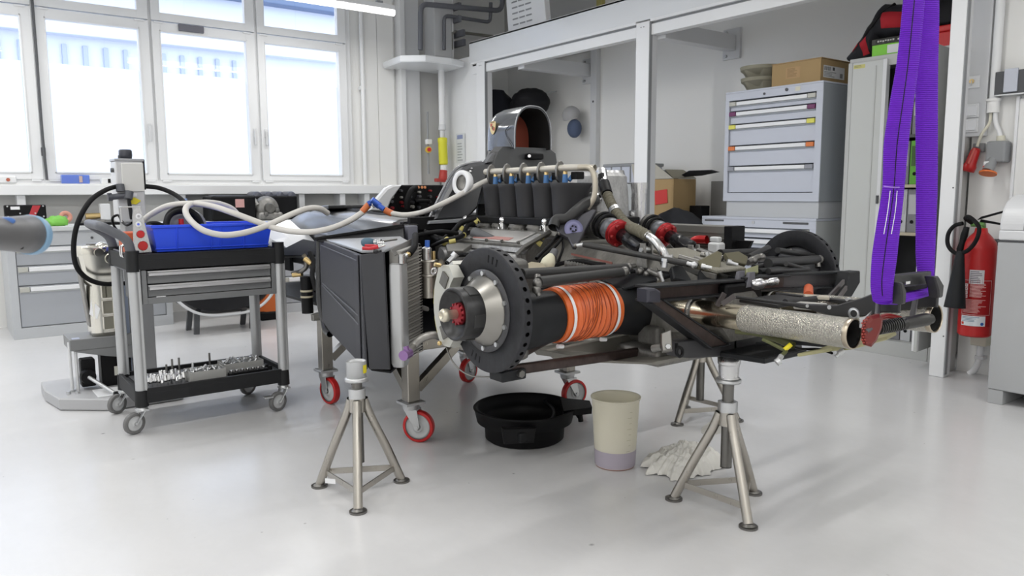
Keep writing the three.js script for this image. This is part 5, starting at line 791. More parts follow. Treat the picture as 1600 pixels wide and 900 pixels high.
{ // silver cast gearbox housing strapped to the carriage
  const t = thing('cast_housing', 'shiny silver cast housing with rectangular pockets standing on the lift carriage', 'casting', [0.71, 0.346, -4.66]);
  const P = (y, w, d, ox = 0) => { const o = []; const n = 28; for (let k = 0; k < n; k++) { const a = k / n * 2 * Math.PI, c = Math.cos(a), s = Math.sin(a), q = Math.pow(Math.abs(c), 6) + Math.pow(Math.abs(s), 6), r = 1 / Math.pow(q, 1 / 6); o.push([0.725 + ox + c * r * w, y, -4.665 + s * r * d]); } return o; };
  const foil = M([0.80, 0.78, 0.71], 0.17, 1);
  part(t, 'body', skin([P(0.347, 0.07, 0.075), P(0.365, 0.082, 0.088), P(0.55, 0.084, 0.09), P(0.62, 0.083, 0.09), P(0.65, 0.092, 0.098, -0.01), P(0.70, 0.098, 0.105, -0.012), P(0.735, 0.10, 0.107, -0.015), P(0.78, 0.106, 0.108, -0.018), P(0.82, 0.11, 0.11, -0.02), P(0.838, 0.105, 0.105, -0.02)], true, true, 0.5), foil);
  part(t, 'flange', [mm(0.765, 0.78, 0.355, 0.80, -4.578, -4.555, 0.004), mm(0.79, 0.80, 0.355, 0.80, -4.578, -4.56, 0.003)], foil);
  for (let i = 0; i < 3; i++) { const y0 = 0.38 + i * 0.085; part(t, 'pocket_frame', [mm(0.70, 0.757, y0, y0 + 0.006, -4.582, -4.566, 0.002), mm(0.70, 0.757, y0 + 0.072, y0 + 0.078, -4.582, -4.566, 0.002), mm(0.70, 0.706, y0, y0 + 0.078, -4.582, -4.566, 0.002), mm(0.751, 0.757, y0, y0 + 0.078, -4.582, -4.566, 0.002)], foil); part(t, 'pocket_floor', mm(0.706, 0.751, y0 + 0.006, y0 + 0.072, -4.579, -4.575, 0), M([0.30, 0.29, 0.24], 0.45, 0.7)); }
  part(t, 'top_boss', [ball([0.66, 0.81, -4.60], 0.03), ball([0.72, 0.82, -4.585], 0.035), ball([0.77, 0.79, -4.59], 0.03), rod([0.70, 0.80, -4.56], [0.70, 0.80, -4.545], 0.022), rod([0.755, 0.765, -4.56], [0.755, 0.765, -4.545], 0.03, 0.026)], foil);
  part(t, 'dark_cover', plate([[0.640, 0.40, -4.70], [0.640, 0.40, -4.60], [0.612, 0.62, -4.585], [0.602, 0.78, -4.58], [0.602, 0.78, -4.72]].reverse(), 0.012, 0.003), mat.cast);
  part(t, 'data_label', plate([[0.640, 0.47, -4.595], [0.652, 0.55, -4.585], [0.690, 0.50, -4.566], [0.672, 0.44, -4.574]], 0.004, 0.001), mat.strip);
  part(t, 'cap_bore', [rod([0.69, 0.845, -4.64], [0.69, 0.835, -4.64], 0.035)], mat.steelDark);
}
// hoses of the lifting unit and the white supply line over to the engine
single('black_loop_hose', hose([[0.821, 1.149, -4.62], [0.753, 1.128, -4.55], [0.659, 1.069, -4.45], [0.59, 0.958, -4.4], [0.566, 0.846, -4.4], [0.571, 0.749, -4.4], [0.607, 0.69, -4.42], [0.66, 0.654, -4.44], [0.726, 0.639, -4.45], [0.785, 0.646, -4.47]], 0.0125, 80, 10), mat.rubber, 'black hose looping out to the left of the lifting unit head', 'hose');
single('black_arch_hose', hose([[0.959, 1.149, -4.62], [1.016, 1.142, -4.6], [1.067, 1.113, -4.5], [1.09, 1.065, -4.35], [1.081, 1, -4.2], [1.0, 0.93, -4.06]], 0.0125, 50, 10), mat.rubber, 'black hose arching from the lifting unit head down into the blue crate', 'hose');
single('twisted_cable', hose([[0.764, 0.907, -4.3], [0.734, 0.951, -4.28], [0.728, 0.99, -4.26], [0.75, 1.002, -4.25], [0.76, 0.974, -4.22], [0.769, 0.954, -4.15], [0.783, 0.967, -4.1]], 0.006, 40, 7), mat.black, 'thin black cable curled beside the trolley handle', 'cable');
{
  const hz = (x, y, z) => [x, y, z];
  const t = thing('white_supply_hose', 'white ribbed supply hose winding from the lifting unit over the blue crate into the car', 'hose', [1.4, 0.95, -3.7]);
  part(t, 'hose', hose([[0.869, 0.966, -4.3], [0.893, 1.004, -4.2], [0.951, 1.046, -4.1], [1.035, 1.058, -4], [1.104, 1.046, -3.9], [1.18, 1.011, -3.8], [1.27, 0.97, -3.75], [1.352, 0.935, -3.7], [1.41, 0.921, -3.6], [1.459, 0.923, -3.5], [1.535, 0.941, -3.45], [1.612, 0.98, -3.4], [1.681, 1.021, -3.4]], 0.0145, 140, 12), mat.hoseWhite);
  part(t, 'second_loop', hose([[1.643, 1.003, -3.75], [1.589, 1.028, -3.72], [1.513, 1.029, -3.7], [1.429, 1.002, -3.7], [1.361, 0.969, -3.72], [1.274, 0.937, -3.72], [1.18, 0.915, -3.72], [1.093, 0.912, -3.73], [1.024, 0.934, -3.76], [0.987, 0.976, -3.82], [0.979, 1.017, -3.88], [1.007, 1.046, -3.95], [1.077, 1.061, -4.02], [1.188, 1.056, -4.08], [1.264, 1.028, -4.1], [1.296, 0.994, -4.1]], 0.0145, 150, 12), mat.hoseWhite);
  part(t, 'engine_run', hose([[1.78, 1.008, -3.32], [1.824, 0.999, -3.28], [1.866, 1.009, -3.2], [1.868, 1.053, -3], [1.965, 1.104, -2.96], [2.045, 1.151, -2.92], [2.104, 1.182, -2.85], [2.104, 1.188, -2.75]], 0.0125, 90, 12), mat.hoseWhite);
  part(t, 'orange_sleeve', rod([1.667, 1.015, -3.4], [1.697, 1.049, -3.39], 0.016), M([0.60, 0.16, 0.05], 0.5));
  part(t, 'orange_sleeve', rod([1.756, 1.024, -3.34], [1.787, 1.005, -3.32], 0.016), M([0.60, 0.16, 0.05], 0.5));
  part(t, 'blue_coupling', [rod([1.689, 1.052, -3.38], [1.722, 1.067, -3.37], 0.014), rod([1.702, 1.073, -3.37], [1.74, 1.042, -3.36], 0.017), rod([1.73, 1.048, -3.36], [1.753, 1.027, -3.34], 0.013)], M([0.05, 0.12, 0.50], 0.3, 0.5));
  part(t, 'clip_ring', torus([1.712, 1.049, -3.365], 0.012, 0.003, [0.5, 0.2, 1], 20, 6), mat.zinc);
}
// ---------------------------------------------------------------- blurred tool reaching in from the left
{
  const d = 0.95, t = thing('scanner_nozzle', 'out-of-focus grey cylindrical tool with a pale blue end ring jutting in at the left edge', 'tool', [-0.06, 1.02, -0.98]);
  const a = [0.01, 1.063, -0.998], b = [0.1, 1.05, -1.18], e = [0.112, 1.047, -1.196], len = v3(a).distanceTo(v3(b));
  part(t, 'barrel', ring([[0.001, 0], [0.019, 0], [0.0195, len * 0.5], [0.0220, len * 0.8], [0.0250, len], [0.001, len]], a, b, 40), M([0.13, 0.13, 0.135], 0.45));
  part(t, 'end_ring', ring([[0.001, 0], [0.0252, 0], [0.0262, 0.003], [0.0262, 0.012], [0.024, 0.0155], [0.018, 0.011], [0.017, 0.003], [0.001, 0.003]], b, e, 40), M([0.22, 0.38, 0.55], 0.4));
  part(t, 'blue_mark', ball([0.073, 1.07, -1.102], 0.006, 1.6, 0.8, 0.5), M([0.06, 0.16, 0.45], 0.4));
  part(t, 'dark_hole', rod([0.089, 1.036, -1.138], [0.088, 1.037, -1.13], 0.003), mat.black);
}

// ================================================================ THE RACE CAR, rear axle towards the viewer, nose to the windows
const car = thing('race_car', 'stripped black racing car with exposed engine, brake discs and exhausts, raised off the floor', 'race car', [2.15, 0.4, -2.6]);
const cp = (name, geos, m, opts) => part(car, name, geos, m, opts);
const AX = -1.895, AY = 0.745, CX = 2.15;                          // rear axle line and the car's centre plane
const boltRing = (c, ax, R, n, r, h, seg = 6, a0 = 0) => { const q = new THREE.Quaternion().setFromUnitVectors(UP, v3(ax).normalize()), o = []; for (let i = 0; i < n; i++) { const a = a0 + i / n * 2 * Math.PI, p = new THREE.Vector3(Math.cos(a) * R, 0, Math.sin(a) * R).applyQuaternion(q).add(v3(c)); o.push(rod(p, p.clone().addScaledVector(v3(ax).normalize(), h), r, r, seg)); } return o; };
// ---- tub (monocoque), open cockpit
{
  const sec = (z, xl, xr, yb, yt, lip, deep) => [[xl + 0.10, yb, z], [xl + 0.02, yb + 0.06, z], [xl, yb + 0.16, z], [xl + 0.012, yt - 0.09, z], [xl + 0.05, yt - 0.02, z], [xl + 0.10, yt, z], [xl + lip, yt + 0.008, z], [xl + lip + 0.015, yt - 0.02, z], [xl + lip + 0.02, yt - deep, z],
    [xr - lip - 0.02, yt - deep, z], [xr - lip - 0.015, yt - 0.02, z], [xr - lip, yt + 0.008, z], [xr - 0.10, yt, z], [xr - 0.05, yt - 0.02, z], [xr - 0.012, yt - 0.09, z], [xr, yb + 0.16, z], [xr - 0.02, yb + 0.06, z], [xr - 0.10, yb, z]];
  cp('monocoque_tub', skin([sec(-3.12, 1.70, 2.60, 0.60, 0.972, 0.17, 0.30), sec(-3.5, 1.69, 2.61, 0.60, 0.985, 0.17, 0.32), sec(-4.05, 1.70, 2.60, 0.60, 1.0, 0.2, 0.3), sec(-4.3, 1.72, 2.58, 0.62, 1.012, 0.28, 0.02), sec(-4.7, 1.80, 2.5, 0.64, 0.985, 0.25, 0.012), sec(-5.25, 1.90, 2.40, 0.66, 0.90, 0.2, 0.01)], true, true, 0.7), mat.carbonGloss);
  cp('tub_waist_line', [skin([[-3.14, 1.688, 0.86], [-3.6, 1.682, 0.872], [-4.1, 1.69, 0.885], [-4.4, 1.72, 0.892]].map(([z, x, y]) => [[x, y, z], [x - 0.012, y + 0.006, z], [x, y + 0.014, z], [x + 0.03, y + 0.006, z]]), true, true, 0.6)], mat.blackGloss);
  cp('tub_ledge', [plate([[1.50, 0.745, -4.5], [1.50, 0.745, -3.3], [1.72, 0.745, -3.15], [1.72, 0.745, -4.6]], 0.035, 0.006), mm(1.49, 1.51, 0.70, 0.82, -4.5, -3.9, 0.004)], mat.plastic);
  cp('front_arch_panel', skin([[-4.42, 0.80, 0.94], [-4.3, 0.79, 0.90], [-4.15, 0.785, 0.865], [-4.0, 0.785, 0.80]].map(([z, b, t]) => [[1.56, b, z], [1.545, (b + t) / 2, z], [1.58, t, z], [1.70, t + 0.01, z], [1.70, b, z]]), true, true, 0.8), M([0.72, 0.73, 0.75], 0.2));
  cp('cockpit_edge_trim', [skin([[-3.2, 1.865, 0.985], [-3.6, 1.862, 0.998], [-4.05, 1.895, 1.012]].map(([z, x, y]) => [[x - 0.012, y - 0.006, z], [x, y + 0.008, z], [x + 0.012, y - 0.006, z]]), true, true, 0.8)], mat.black);
  cp('cockpit_liner', [mm(2.395, 2.405, 0.70, 0.985, -4.02, -3.15, 0.002), mm(1.89, 2.40, 0.68, 0.70, -4.02, -3.15, 0.002), mm(1.89, 2.40, 0.70, 0.99, -4.05, -4.03, 0.002)], mat.black);
  cp('front_deck', plate([[1.78, 1.02, -4.05], [2.52, 1.02, -4.05], [2.46, 1.0, -4.5], [1.84, 1.0, -4.5]], 0.02, 0.004), mat.carbonGloss);
  cp('floor_tray', plate([[1.62, 0.505, -4.9], [2.68, 0.505, -4.9], [2.68, 0.505, -2.35], [1.62, 0.505, -2.35]].reverse(), 0.02, 0.003), mat.plastic);
  cp('rear_bulkhead', mm(1.72, 2.58, 0.56, 0.975, -3.13, -3.09, 0.006), mat.black);
  cp('bulkhead_rail', [bar([1.735, 0.965, -3.07], [2.6, 0.965, -3.07], 0.03, 0.06, 0.004), bar([1.735, 0.90, -3.05], [1.735, 0.965, -3.05], 0.05, 0.05, 0.004)], mat.black);
  const d = cp('dash_panel', plate([[2.087, 0.998, -4], [2.09, 1.112, -4], [2.162, 1.152, -4], [2.475, 1.153, -4], [2.534, 1.122, -4], [2.531, 0.982, -4]].reverse(), 0.05, 0.006), mat.black);
  const kn = rng(77); const kc = [[0.22, 0.015, 0.02], [0.42, 0.41, 0.38], [0.10, 0.10, 0.11], [0.05, 0.05, 0.055]];
  for (let i = 0; i < 26; i++) { const x = 2.11 + (i % 7) * 0.062 + kn() * 0.02, y = 1.02 + Math.floor(i / 7) * 0.03 + kn() * 0.01; if (y > 1.135) continue; part(d, 'switch', rod([x, y, -3.955], [x, y, -3.93 + kn() * 0.01], 0.006 + kn() * 0.005, undefined, 10), M(kc[Math.floor(kn() * 4)], 0.4)); }
  for (const x of [2.30, 2.325, 2.345]) part(d, 'warning_lamp', rod([x, 1.138, -3.955], [x, 1.138, -3.945], 0.008, 0.008, 10), M([0.85, 0.35, 0.15], 0.4));
  const s = cp('steering_wheel', [hose([[2.184, 1.016, -3.88], [2.183, 1.067, -3.87], [2.211, 1.114, -3.88], [2.257, 1.136, -3.9]], 0.018, 20, 8)], mat.rubber);
  part(s, 'wheel_boss', [rod([2.29, 1.06, -3.9], [2.29, 1.055, -3.96], 0.02, 0.025), bar([2.25, 1.06, -3.90], [2.35, 1.06, -3.90], 0.02, 0.015, 0.004)], mat.black);
  cp('pale_cockpit_screen', plate([[1.953, 1.008, -3.95], [1.994, 1.058, -3.95], [2.069, 1.133, -3.95], [2.11, 1.151, -3.95], [2.168, 1.151, -3.95], [2.099, 1.068, -3.95], [2.065, 0.999, -3.95]].reverse(), 0.05, 0.01), M([0.70, 0.71, 0.73], 0.3));
  cp('right_cockpit_panel', plate([[2.365, 0.997, -3.75], [2.366, 1.088, -3.75], [2.336, 1.099, -3.75], [2.305, 0.998, -3.75]], 0.03, 0.003), mat.darkGrey);
}
// ---- roll-hoop fairing with the round ring, headrest, engine cover and air box
{
  const Z = -3.1;
  cp('hoop_fairing', plate([[1.852, 0.978, -3.1], [1.939, 1.117, -3.1], [1.99, 1.192, -3.1], [2.027, 1.223, -3.1], [2.067, 1.239, -3.1], [2.153, 1.253, -3.1], [2.214, 1.244, -3.1], [2.16, 1.185, -3.1], [2.129, 1.108, -3.1], [2.105, 1.031, -3.1], [2.045, 0.982, -3.1]].reverse(), 0.055, 0.014), M([0.062, 0.064, 0.07], 0.3, 0, { clearcoat: 0.6, clearcoatRoughness: 0.2 }));
  cp('fairing_edge', hose([[1.837, 0.976, -3.07], [1.92, 1.117, -3.07], [1.971, 1.191, -3.07], [2.011, 1.225, -3.07], [2.077, 1.244, -3.07], [2.14, 1.251, -3.07]], 0.007, 40, 8), M([0.16, 0.165, 0.18], 0.25, 0, { clearcoat: 1 }));
  cp('fairing_foot', plate([[1.828, 0.977, -3.06], [2.019, 0.984, -3.06], [2.04, 0.965, -3.06], [1.821, 0.962, -3.06]].reverse(), 0.02, 0.003), M([0.3, 0.31, 0.33], 0.2, 0, { clearcoat: 1 }));
  const c = [1.972, 1.149, -2.985], n = [-1, 0.1, 0.12], r = cp('white_ring', ring([[0.036, -0.02], [0.056, -0.02], [0.059, 0.004], [0.057, 0.012], [0.041, 0.012], [0.036, 0.006]], c, add3(c, n), 40), mat.strip);
  r.geometry.translate(0, 0, 0);
  part(r, 'ring_inner', ring([[0.001, -0.012], [0.02, -0.012], [0.037, 0.004], [0.036, -0.02], [0.001, -0.02]], c, add3(c, n), 32), mat.cast);
  cp('fairing_rivet', [ball([2.049, 1.203, -3.03], 0.007), ball([2.057, 1.218, -3.03], 0.005)], mat.alu);
  cp('engine_bay_panel', plate([[2.133, 0.97, -3.12], [2.15, 1.108, -3.12], [2.182, 1.195, -3.12], [2.244, 1.252, -3.12], [2.705, 1.207, -3.12], [2.751, 0.955, -3.12]].reverse(), 0.02, 0.003), mat.black);
  cp('cover_stay', [rod([2.111, 1.01, -3], [2.214, 1.128, -3], 0.004)], mat.darkGrey);
  // cover the air box stands on
  const S = (k, z) => [[2.13 - 0.10 * k, 1.20, z], [2.14 - 0.10 * k, 1.255, z], [2.16 - 0.10 * k, 1.30, z], [2.19 - 0.10 * k, 1.325, z], [2.53 + 0.01 * k, 1.325, z], [2.575 + 0.02 * k, 1.30, z], [2.605 + 0.05 * k, 1.22, z], [2.62 + 0.09 * k, 1.15, z], [2.60, 1.05, z], [2.12, 1.05, z]];
  cp('engine_cover', skin([S(-1.4, -3.24), S(-0.75, -3.14), S(-0.25, -3.06), S(-0.45, -3.02)], true, true, 0.35), M([0.055, 0.057, 0.06], 0.38, 0, { clearcoat: 0.4, clearcoatRoughness: 0.3 }));
  cp('cover_shoulder', plate([[2.147, 1.246, -3.08], [2.185, 1.292, -3.08], [2.224, 1.315, -3.08], [2.334, 1.325, -3.08], [2.313, 1.28, -3.08], [2.286, 1.258, -3.08], [2.223, 1.244, -3.08]].reverse(), 0.05, 0.008), M([0.10, 0.102, 0.108], 0.28, 0, { clearcoat: 0.8, clearcoatRoughness: 0.15 }));
  const cam = cp('rear_camera', mm(2.365, 2.455, 1.265, 1.295, -3.02, -2.975, 0.008), mat.black);
  part(cam, 'camera_lens', rod([2.368, 1.281, -2.985], [2.36, 1.281, -2.975], 0.008), mat.chrome);
  // air box: arched tunnel, open to the rear, liner red on the left inside
  const arch = (z, cx, w, y0, h, k, n = 26) => Array.from({ length: n }, (_, i) => { const u = i / (n - 1), a = Math.PI * (1 - u), c = Math.cos(a), s = Math.sin(a); return [cx + Math.sign(c) * Math.pow(Math.abs(c), 0.62) * w * (1 - k * Math.pow(s, 3) * 0.2), y0 + h * Math.pow(s, 0.55), z]; });
  const yb = 1.315, cx = 2.395;
  const outer = [[-3.236, 0.085, 0.148], [-3.228, 0.107, 0.178], [-3.205, 0.119, 0.196], [-3.16, 0.123, 0.206], [-3.08, 0.12, 0.209], [-2.99, 0.115, 0.208]].map(([z, w, h]) => arch(z, cx, w, yb, h, 1));
  const inner = outer.map((a) => a.map((p) => [cx + (p[0] - cx) * 0.935, yb + (p[1] - yb) * 0.955, p[2] + 0.001]));
  const gl = M([0.05, 0.053, 0.06], 0.12, 0, { clearcoat: 1, clearcoatRoughness: 0.04 });
  const ab = cp('air_box', [skin(outer, false, false, 1.2), skin([outer[5], inner[5]], false, false, 0.2), skin([outer[0], arch(-3.232, cx, 0.01, yb, 0.01, 1)], false, false, 0.4)], Object.assign(gl, { side: THREE.DoubleSide }));
  part(ab, 'inner_liner', skin(inner, false, false, 1.2), M([0.008, 0.008, 0.008], 0.9, 0, { side: THREE.DoubleSide }));
  part(ab, 'red_liner', plate(arch(-3.165, cx, 0.113, yb + 0.002, 0.182, 1, 22), 0.008, 0.001), M([0.27, 0.055, 0.03], 0.8));
  part(ab, 'seam', hose([[cx - 0.123, 1.425, -3.02], [cx - 0.121, 1.40, -3.055], [cx - 0.124, 1.32, -2.995]], 0.002, 20, 5), mat.darkGrey);
  part(ab, 'rear_lip', hose(outer[5].map((p) => [p[0], p[1], p[2] + 0.002]), 0.0035, 60, 6), M([0.35, 0.36, 0.38], 0.2, 0.5));
  const sh = new THREE.Shape(); sh.moveTo(0, -0.034); sh.bezierCurveTo(0.02, -0.026, 0.024, -0.006, 0.024, 0.028); sh.quadraticCurveTo(0.012, 0.03, 0, 0.034); sh.quadraticCurveTo(-0.012, 0.03, -0.024, 0.028); sh.bezierCurveTo(-0.024, -0.006, -0.02, -0.026, 0, -0.034);
  const bm = (o) => new THREE.Matrix4().makeBasis(new THREE.Vector3(0, 0, 1), new THREE.Vector3(0, 1, 0), new THREE.Vector3(-1, 0, 0)).setPosition(cx - 0.1225 - o, 1.425, -3.155);
  const badge = part(ab, 'crest_badge', ext(sh, 0.003, 0.0006, bm(0)), M([0.75, 0.58, 0.30], 0.35, 0.4), { label: 'small gold shield-shaped crest' });
  for (const [x0, y0, w, h, c] of [[-0.017, 0.006, 0.015, 0.015, [0.5, 0.12, 0.08]], [0.002, -0.014, 0.015, 0.016, [0.5, 0.12, 0.08]], [-0.006, -0.008, 0.012, 0.016, [0.2, 0.15, 0.05]], [-0.015, 0.024, 0.03, 0.005, [0.25, 0.18, 0.06]]]) part(badge, 'crest_field', mm(cx - 0.127, cx - 0.1255, 1.425 + y0, 1.425 + y0 + h, -3.155 + x0, -3.155 + x0 + w, 0), M(c, 0.45));
}
// ---- engine: block, cam cover, intake trumpets, fuel rail with injectors
{
  cp('engine_block', [mm(1.96, 2.34, 0.53, 0.86, -3.06, -2.36, 0.02), skin([-3.05, -2.37].map((z) => [[1.88, 0.70, z], [1.86, 0.86, z], [1.92, 0.915, z], [2.38, 0.915, z], [2.44, 0.86, z], [2.42, 0.70, z]]), true, true, 0.3)], mat.castDark);
  const cc = cp('cam_cover', [skin([-3.0, -2.38].map((z) => [[1.845, 0.868, z], [1.85, 0.893, z], [1.975, 0.938, z], [2.03, 0.938, z], [2.04, 0.89, z], [1.90, 0.85, z]]), true, true, 0.3)], mat.aluMatt);
  part(cc, 'cover_plate', plate([[1.868, 0.901, -2.44], [1.968, 0.937, -2.44], [1.968, 0.937, -2.84], [1.868, 0.901, -2.84]], 0.006, 0.001), M([0.50, 0.49, 0.48], 0.4, 0.6));
  part(cc, 'red_print', plate([[1.873, 0.9095, -2.5], [1.90, 0.9192, -2.5], [1.90, 0.9192, -2.76], [1.873, 0.9095, -2.76]], 0.0015, 0), M([0.45, 0.22, 0.20], 0.5, 0.3));
  for (const z of [-2.86, -2.75, -2.64, -2.53, -2.42]) { part(cc, 'cover_screw', [rod([1.865, 0.90, z], [1.86, 0.912, z], 0.006, 0.006, 6), rod([1.977, 0.942, z], [1.974, 0.952, z], 0.006, 0.006, 6)], mat.steelDark); }
  part(cc, 'cover_edge', [bar([1.852, 0.893, -3.0], [1.852, 0.893, -2.38], 0.012, 0.012, 0.003), bar([1.977, 0.94, -3.0], [1.977, 0.94, -2.38], 0.014, 0.012, 0.003)], mat.castDark);
  cp('cover_end_bracket', plate([[1.83, 0.868, -2.40], [2.03, 0.95, -2.40], [2.03, 0.975, -2.37], [1.84, 0.90, -2.36]], 0.016, 0.003), mat.steelDark);
  for (const z of [-2.92, -2.78, -2.64, -2.50]) cp('exhaust_header', hose([[1.90, 0.80, z], [1.82, 0.80, z + 0.01], [1.78, 0.74, z + 0.04], [1.80, 0.66, z + 0.12], [1.86, 0.62, z + 0.22]], 0.024, 24, 12), M([0.42, 0.38, 0.32], 0.35, 0.9));
  cp('head_casting', [mm(1.83, 1.92, 0.79, 0.862, -2.98, -2.40, 0.012), ...[-2.9, -2.78, -2.66, -2.54, -2.44].map((z) => rod([1.835, 0.83, z], [1.80, 0.828, z], 0.034, 0.03, 16))], mat.aluMatt);
  // plenum base and trumpets
  const pb = cp('trumpet_plate', [mm(1.98, 2.40, 0.968, 1.0, -2.97, -2.27, 0.006)], mat.black);
  for (let i = 0; i < 5; i++) { const z = -2.87 + i * 0.124; part(pb, 'throttle_body', [rod([2.03, 0.93, z], [2.03, 0.97, z], 0.046, 0.05, 24), rod([2.03, 0.955, z], [2.03, 0.962, z], 0.053, 0.053, 24)], mat.cast); }
  for (let i = 0; i < 3; i++) { const z = -2.98 + i * 0.29; part(pb, 'ball_stud', [ball([1.985, 0.985, z], 0.016), rod([1.985, 0.945, z], [1.985, 0.985, z], 0.009)], mat.chrome); part(pb, 'spring_clip', torus([1.98, 0.955, z - 0.015], 0.016, 0.003, [1, 0, 0.3], 20, 6), mat.chrome); }
  const ov = (cx, y, z, rx, rz) => Array.from({ length: 28 }, (_, k) => { const a = k / 28 * 2 * Math.PI, c = Math.cos(a), s = Math.sin(a); return [cx + Math.sign(c) * Math.pow(Math.abs(c), 0.8) * rx, y, z + Math.sign(s) * Math.pow(Math.abs(s), 0.8) * rz]; });
  for (let i = 0; i < 5; i++) {
    const z = -2.835 + i * 0.119, tm = M([0.030, 0.030, 0.034], 0.62);
    const tr = cp('intake_trumpet', skin([ov(2.07, 1.0, z, 0.060, 0.050), ov(2.075, 1.06, z + 0.002, 0.072, 0.053), ov(2.08, 1.12, z + 0.006, 0.086, 0.056), ov(2.082, 1.136, z + 0.008, 0.094, 0.061), ov(2.082, 1.141, z + 0.008, 0.092, 0.059), ov(2.08, 1.12, z + 0.006, 0.076, 0.048), ov(2.07, 1.02, z, 0.05, 0.04)], true, true, 0.9), tm);
    const iz = z + 0.012, inj = cp('fuel_injector', [rod([2.045, 1.142, iz], [2.045, 1.175, iz], 0.012, 0.010), rod([2.06, 1.150, iz + 0.006], [2.075, 1.168, iz + 0.01], 0.009)], M([0.06, 0.18, 0.42], 0.4));
    part(inj, 'brass_collar', rod([2.045, 1.175, iz], [2.046, 1.192, iz], 0.010, 0.008), mat.brass);
    part(inj, 'black_connector', [mm(2.06, 2.10, 1.155, 1.185, iz + 0.015, iz + 0.055, 0.004)], mat.black);
    cp('rail_clip', plate(Array.from({ length: 16 }, (_, k) => { const a = k / 16 * 2 * Math.PI; return [2.045 + Math.cos(a) * 0.024, 1.185 + Math.sin(a) * 0.045, z - 0.02]; }), 0.012, 0.002, [], true), mat.steelDark);
  }
  cp('fuel_rail', hose([[2.045, 1.198, -2.90], [2.045, 1.198, -2.6], [2.045, 1.199, -2.26], [2.06, 1.195, -2.19]], 0.0135, 40, 12), M([0.52, 0.49, 0.43], 0.4, 0.3));
  cp('rail_down_pipe', hose([[2.03, 1.20, -2.25], [2.045, 1.195, -2.20], [2.05, 1.15, -2.18], [2.045, 1.08, -2.18], [2.03, 1.04, -2.20]], 0.011, 30, 10), M([0.50, 0.46, 0.38], 0.35, 0.5));
  // side oil canister by the radiator, wires, hoses round the left bank
  const can = [1.615, 0.782, -2.701];
  const cn = cp('catch_canister', [rod([can[0], can[1] - 0.105, can[2]], [can[0], can[1] + 0.045, can[2]], 0.033, 0.033, 24), ring([[0.033, 0], [0.037, 0.002], [0.037, 0.01], [0.033, 0.012]], [can[0], can[1] - 0.02, can[2]], [can[0], 2, can[2]], 24), ring([[0.033, 0], [0.038, 0.002], [0.038, 0.01], [0.02, 0.012]], [can[0], can[1] + 0.04, can[2]], [can[0], 2, can[2]], 24)], mat.steel);
  part(cn, 'canister_neck', [rod([can[0] - 0.008, can[1] + 0.05, can[2]], [can[0] - 0.008, can[1] + 0.095, can[2]], 0.021, 0.021, 20), ball([can[0] - 0.008, can[1] + 0.095, can[2]], 0.021, 1, 0.5, 1)], mat.alu);
  part(cn, 'blue_fitting', rod([can[0] - 0.005, can[1] + 0.1, can[2]], [can[0] - 0.004, can[1] + 0.13, can[2]], 0.01), mat.blueCap);
  part(cn, 'brass_valve', rod([can[0] + 0.02, can[1] + 0.05, can[2] + 0.01], [can[0] + 0.02, can[1] + 0.085, can[2] + 0.01], 0.007), mat.brass);
  part(cn, 'port', ring([[0.001, 0], [0.016, 0], [0.016, 0.008], [0.006, 0.008], [0.006, 0.002], [0.001, 0.002]], [can[0] + 0.006, can[1] + 0.005, can[2] + 0.03], [can[0] - 0.1, can[1] + 0.005, can[2] + 0.4], 20), mat.alu);
}
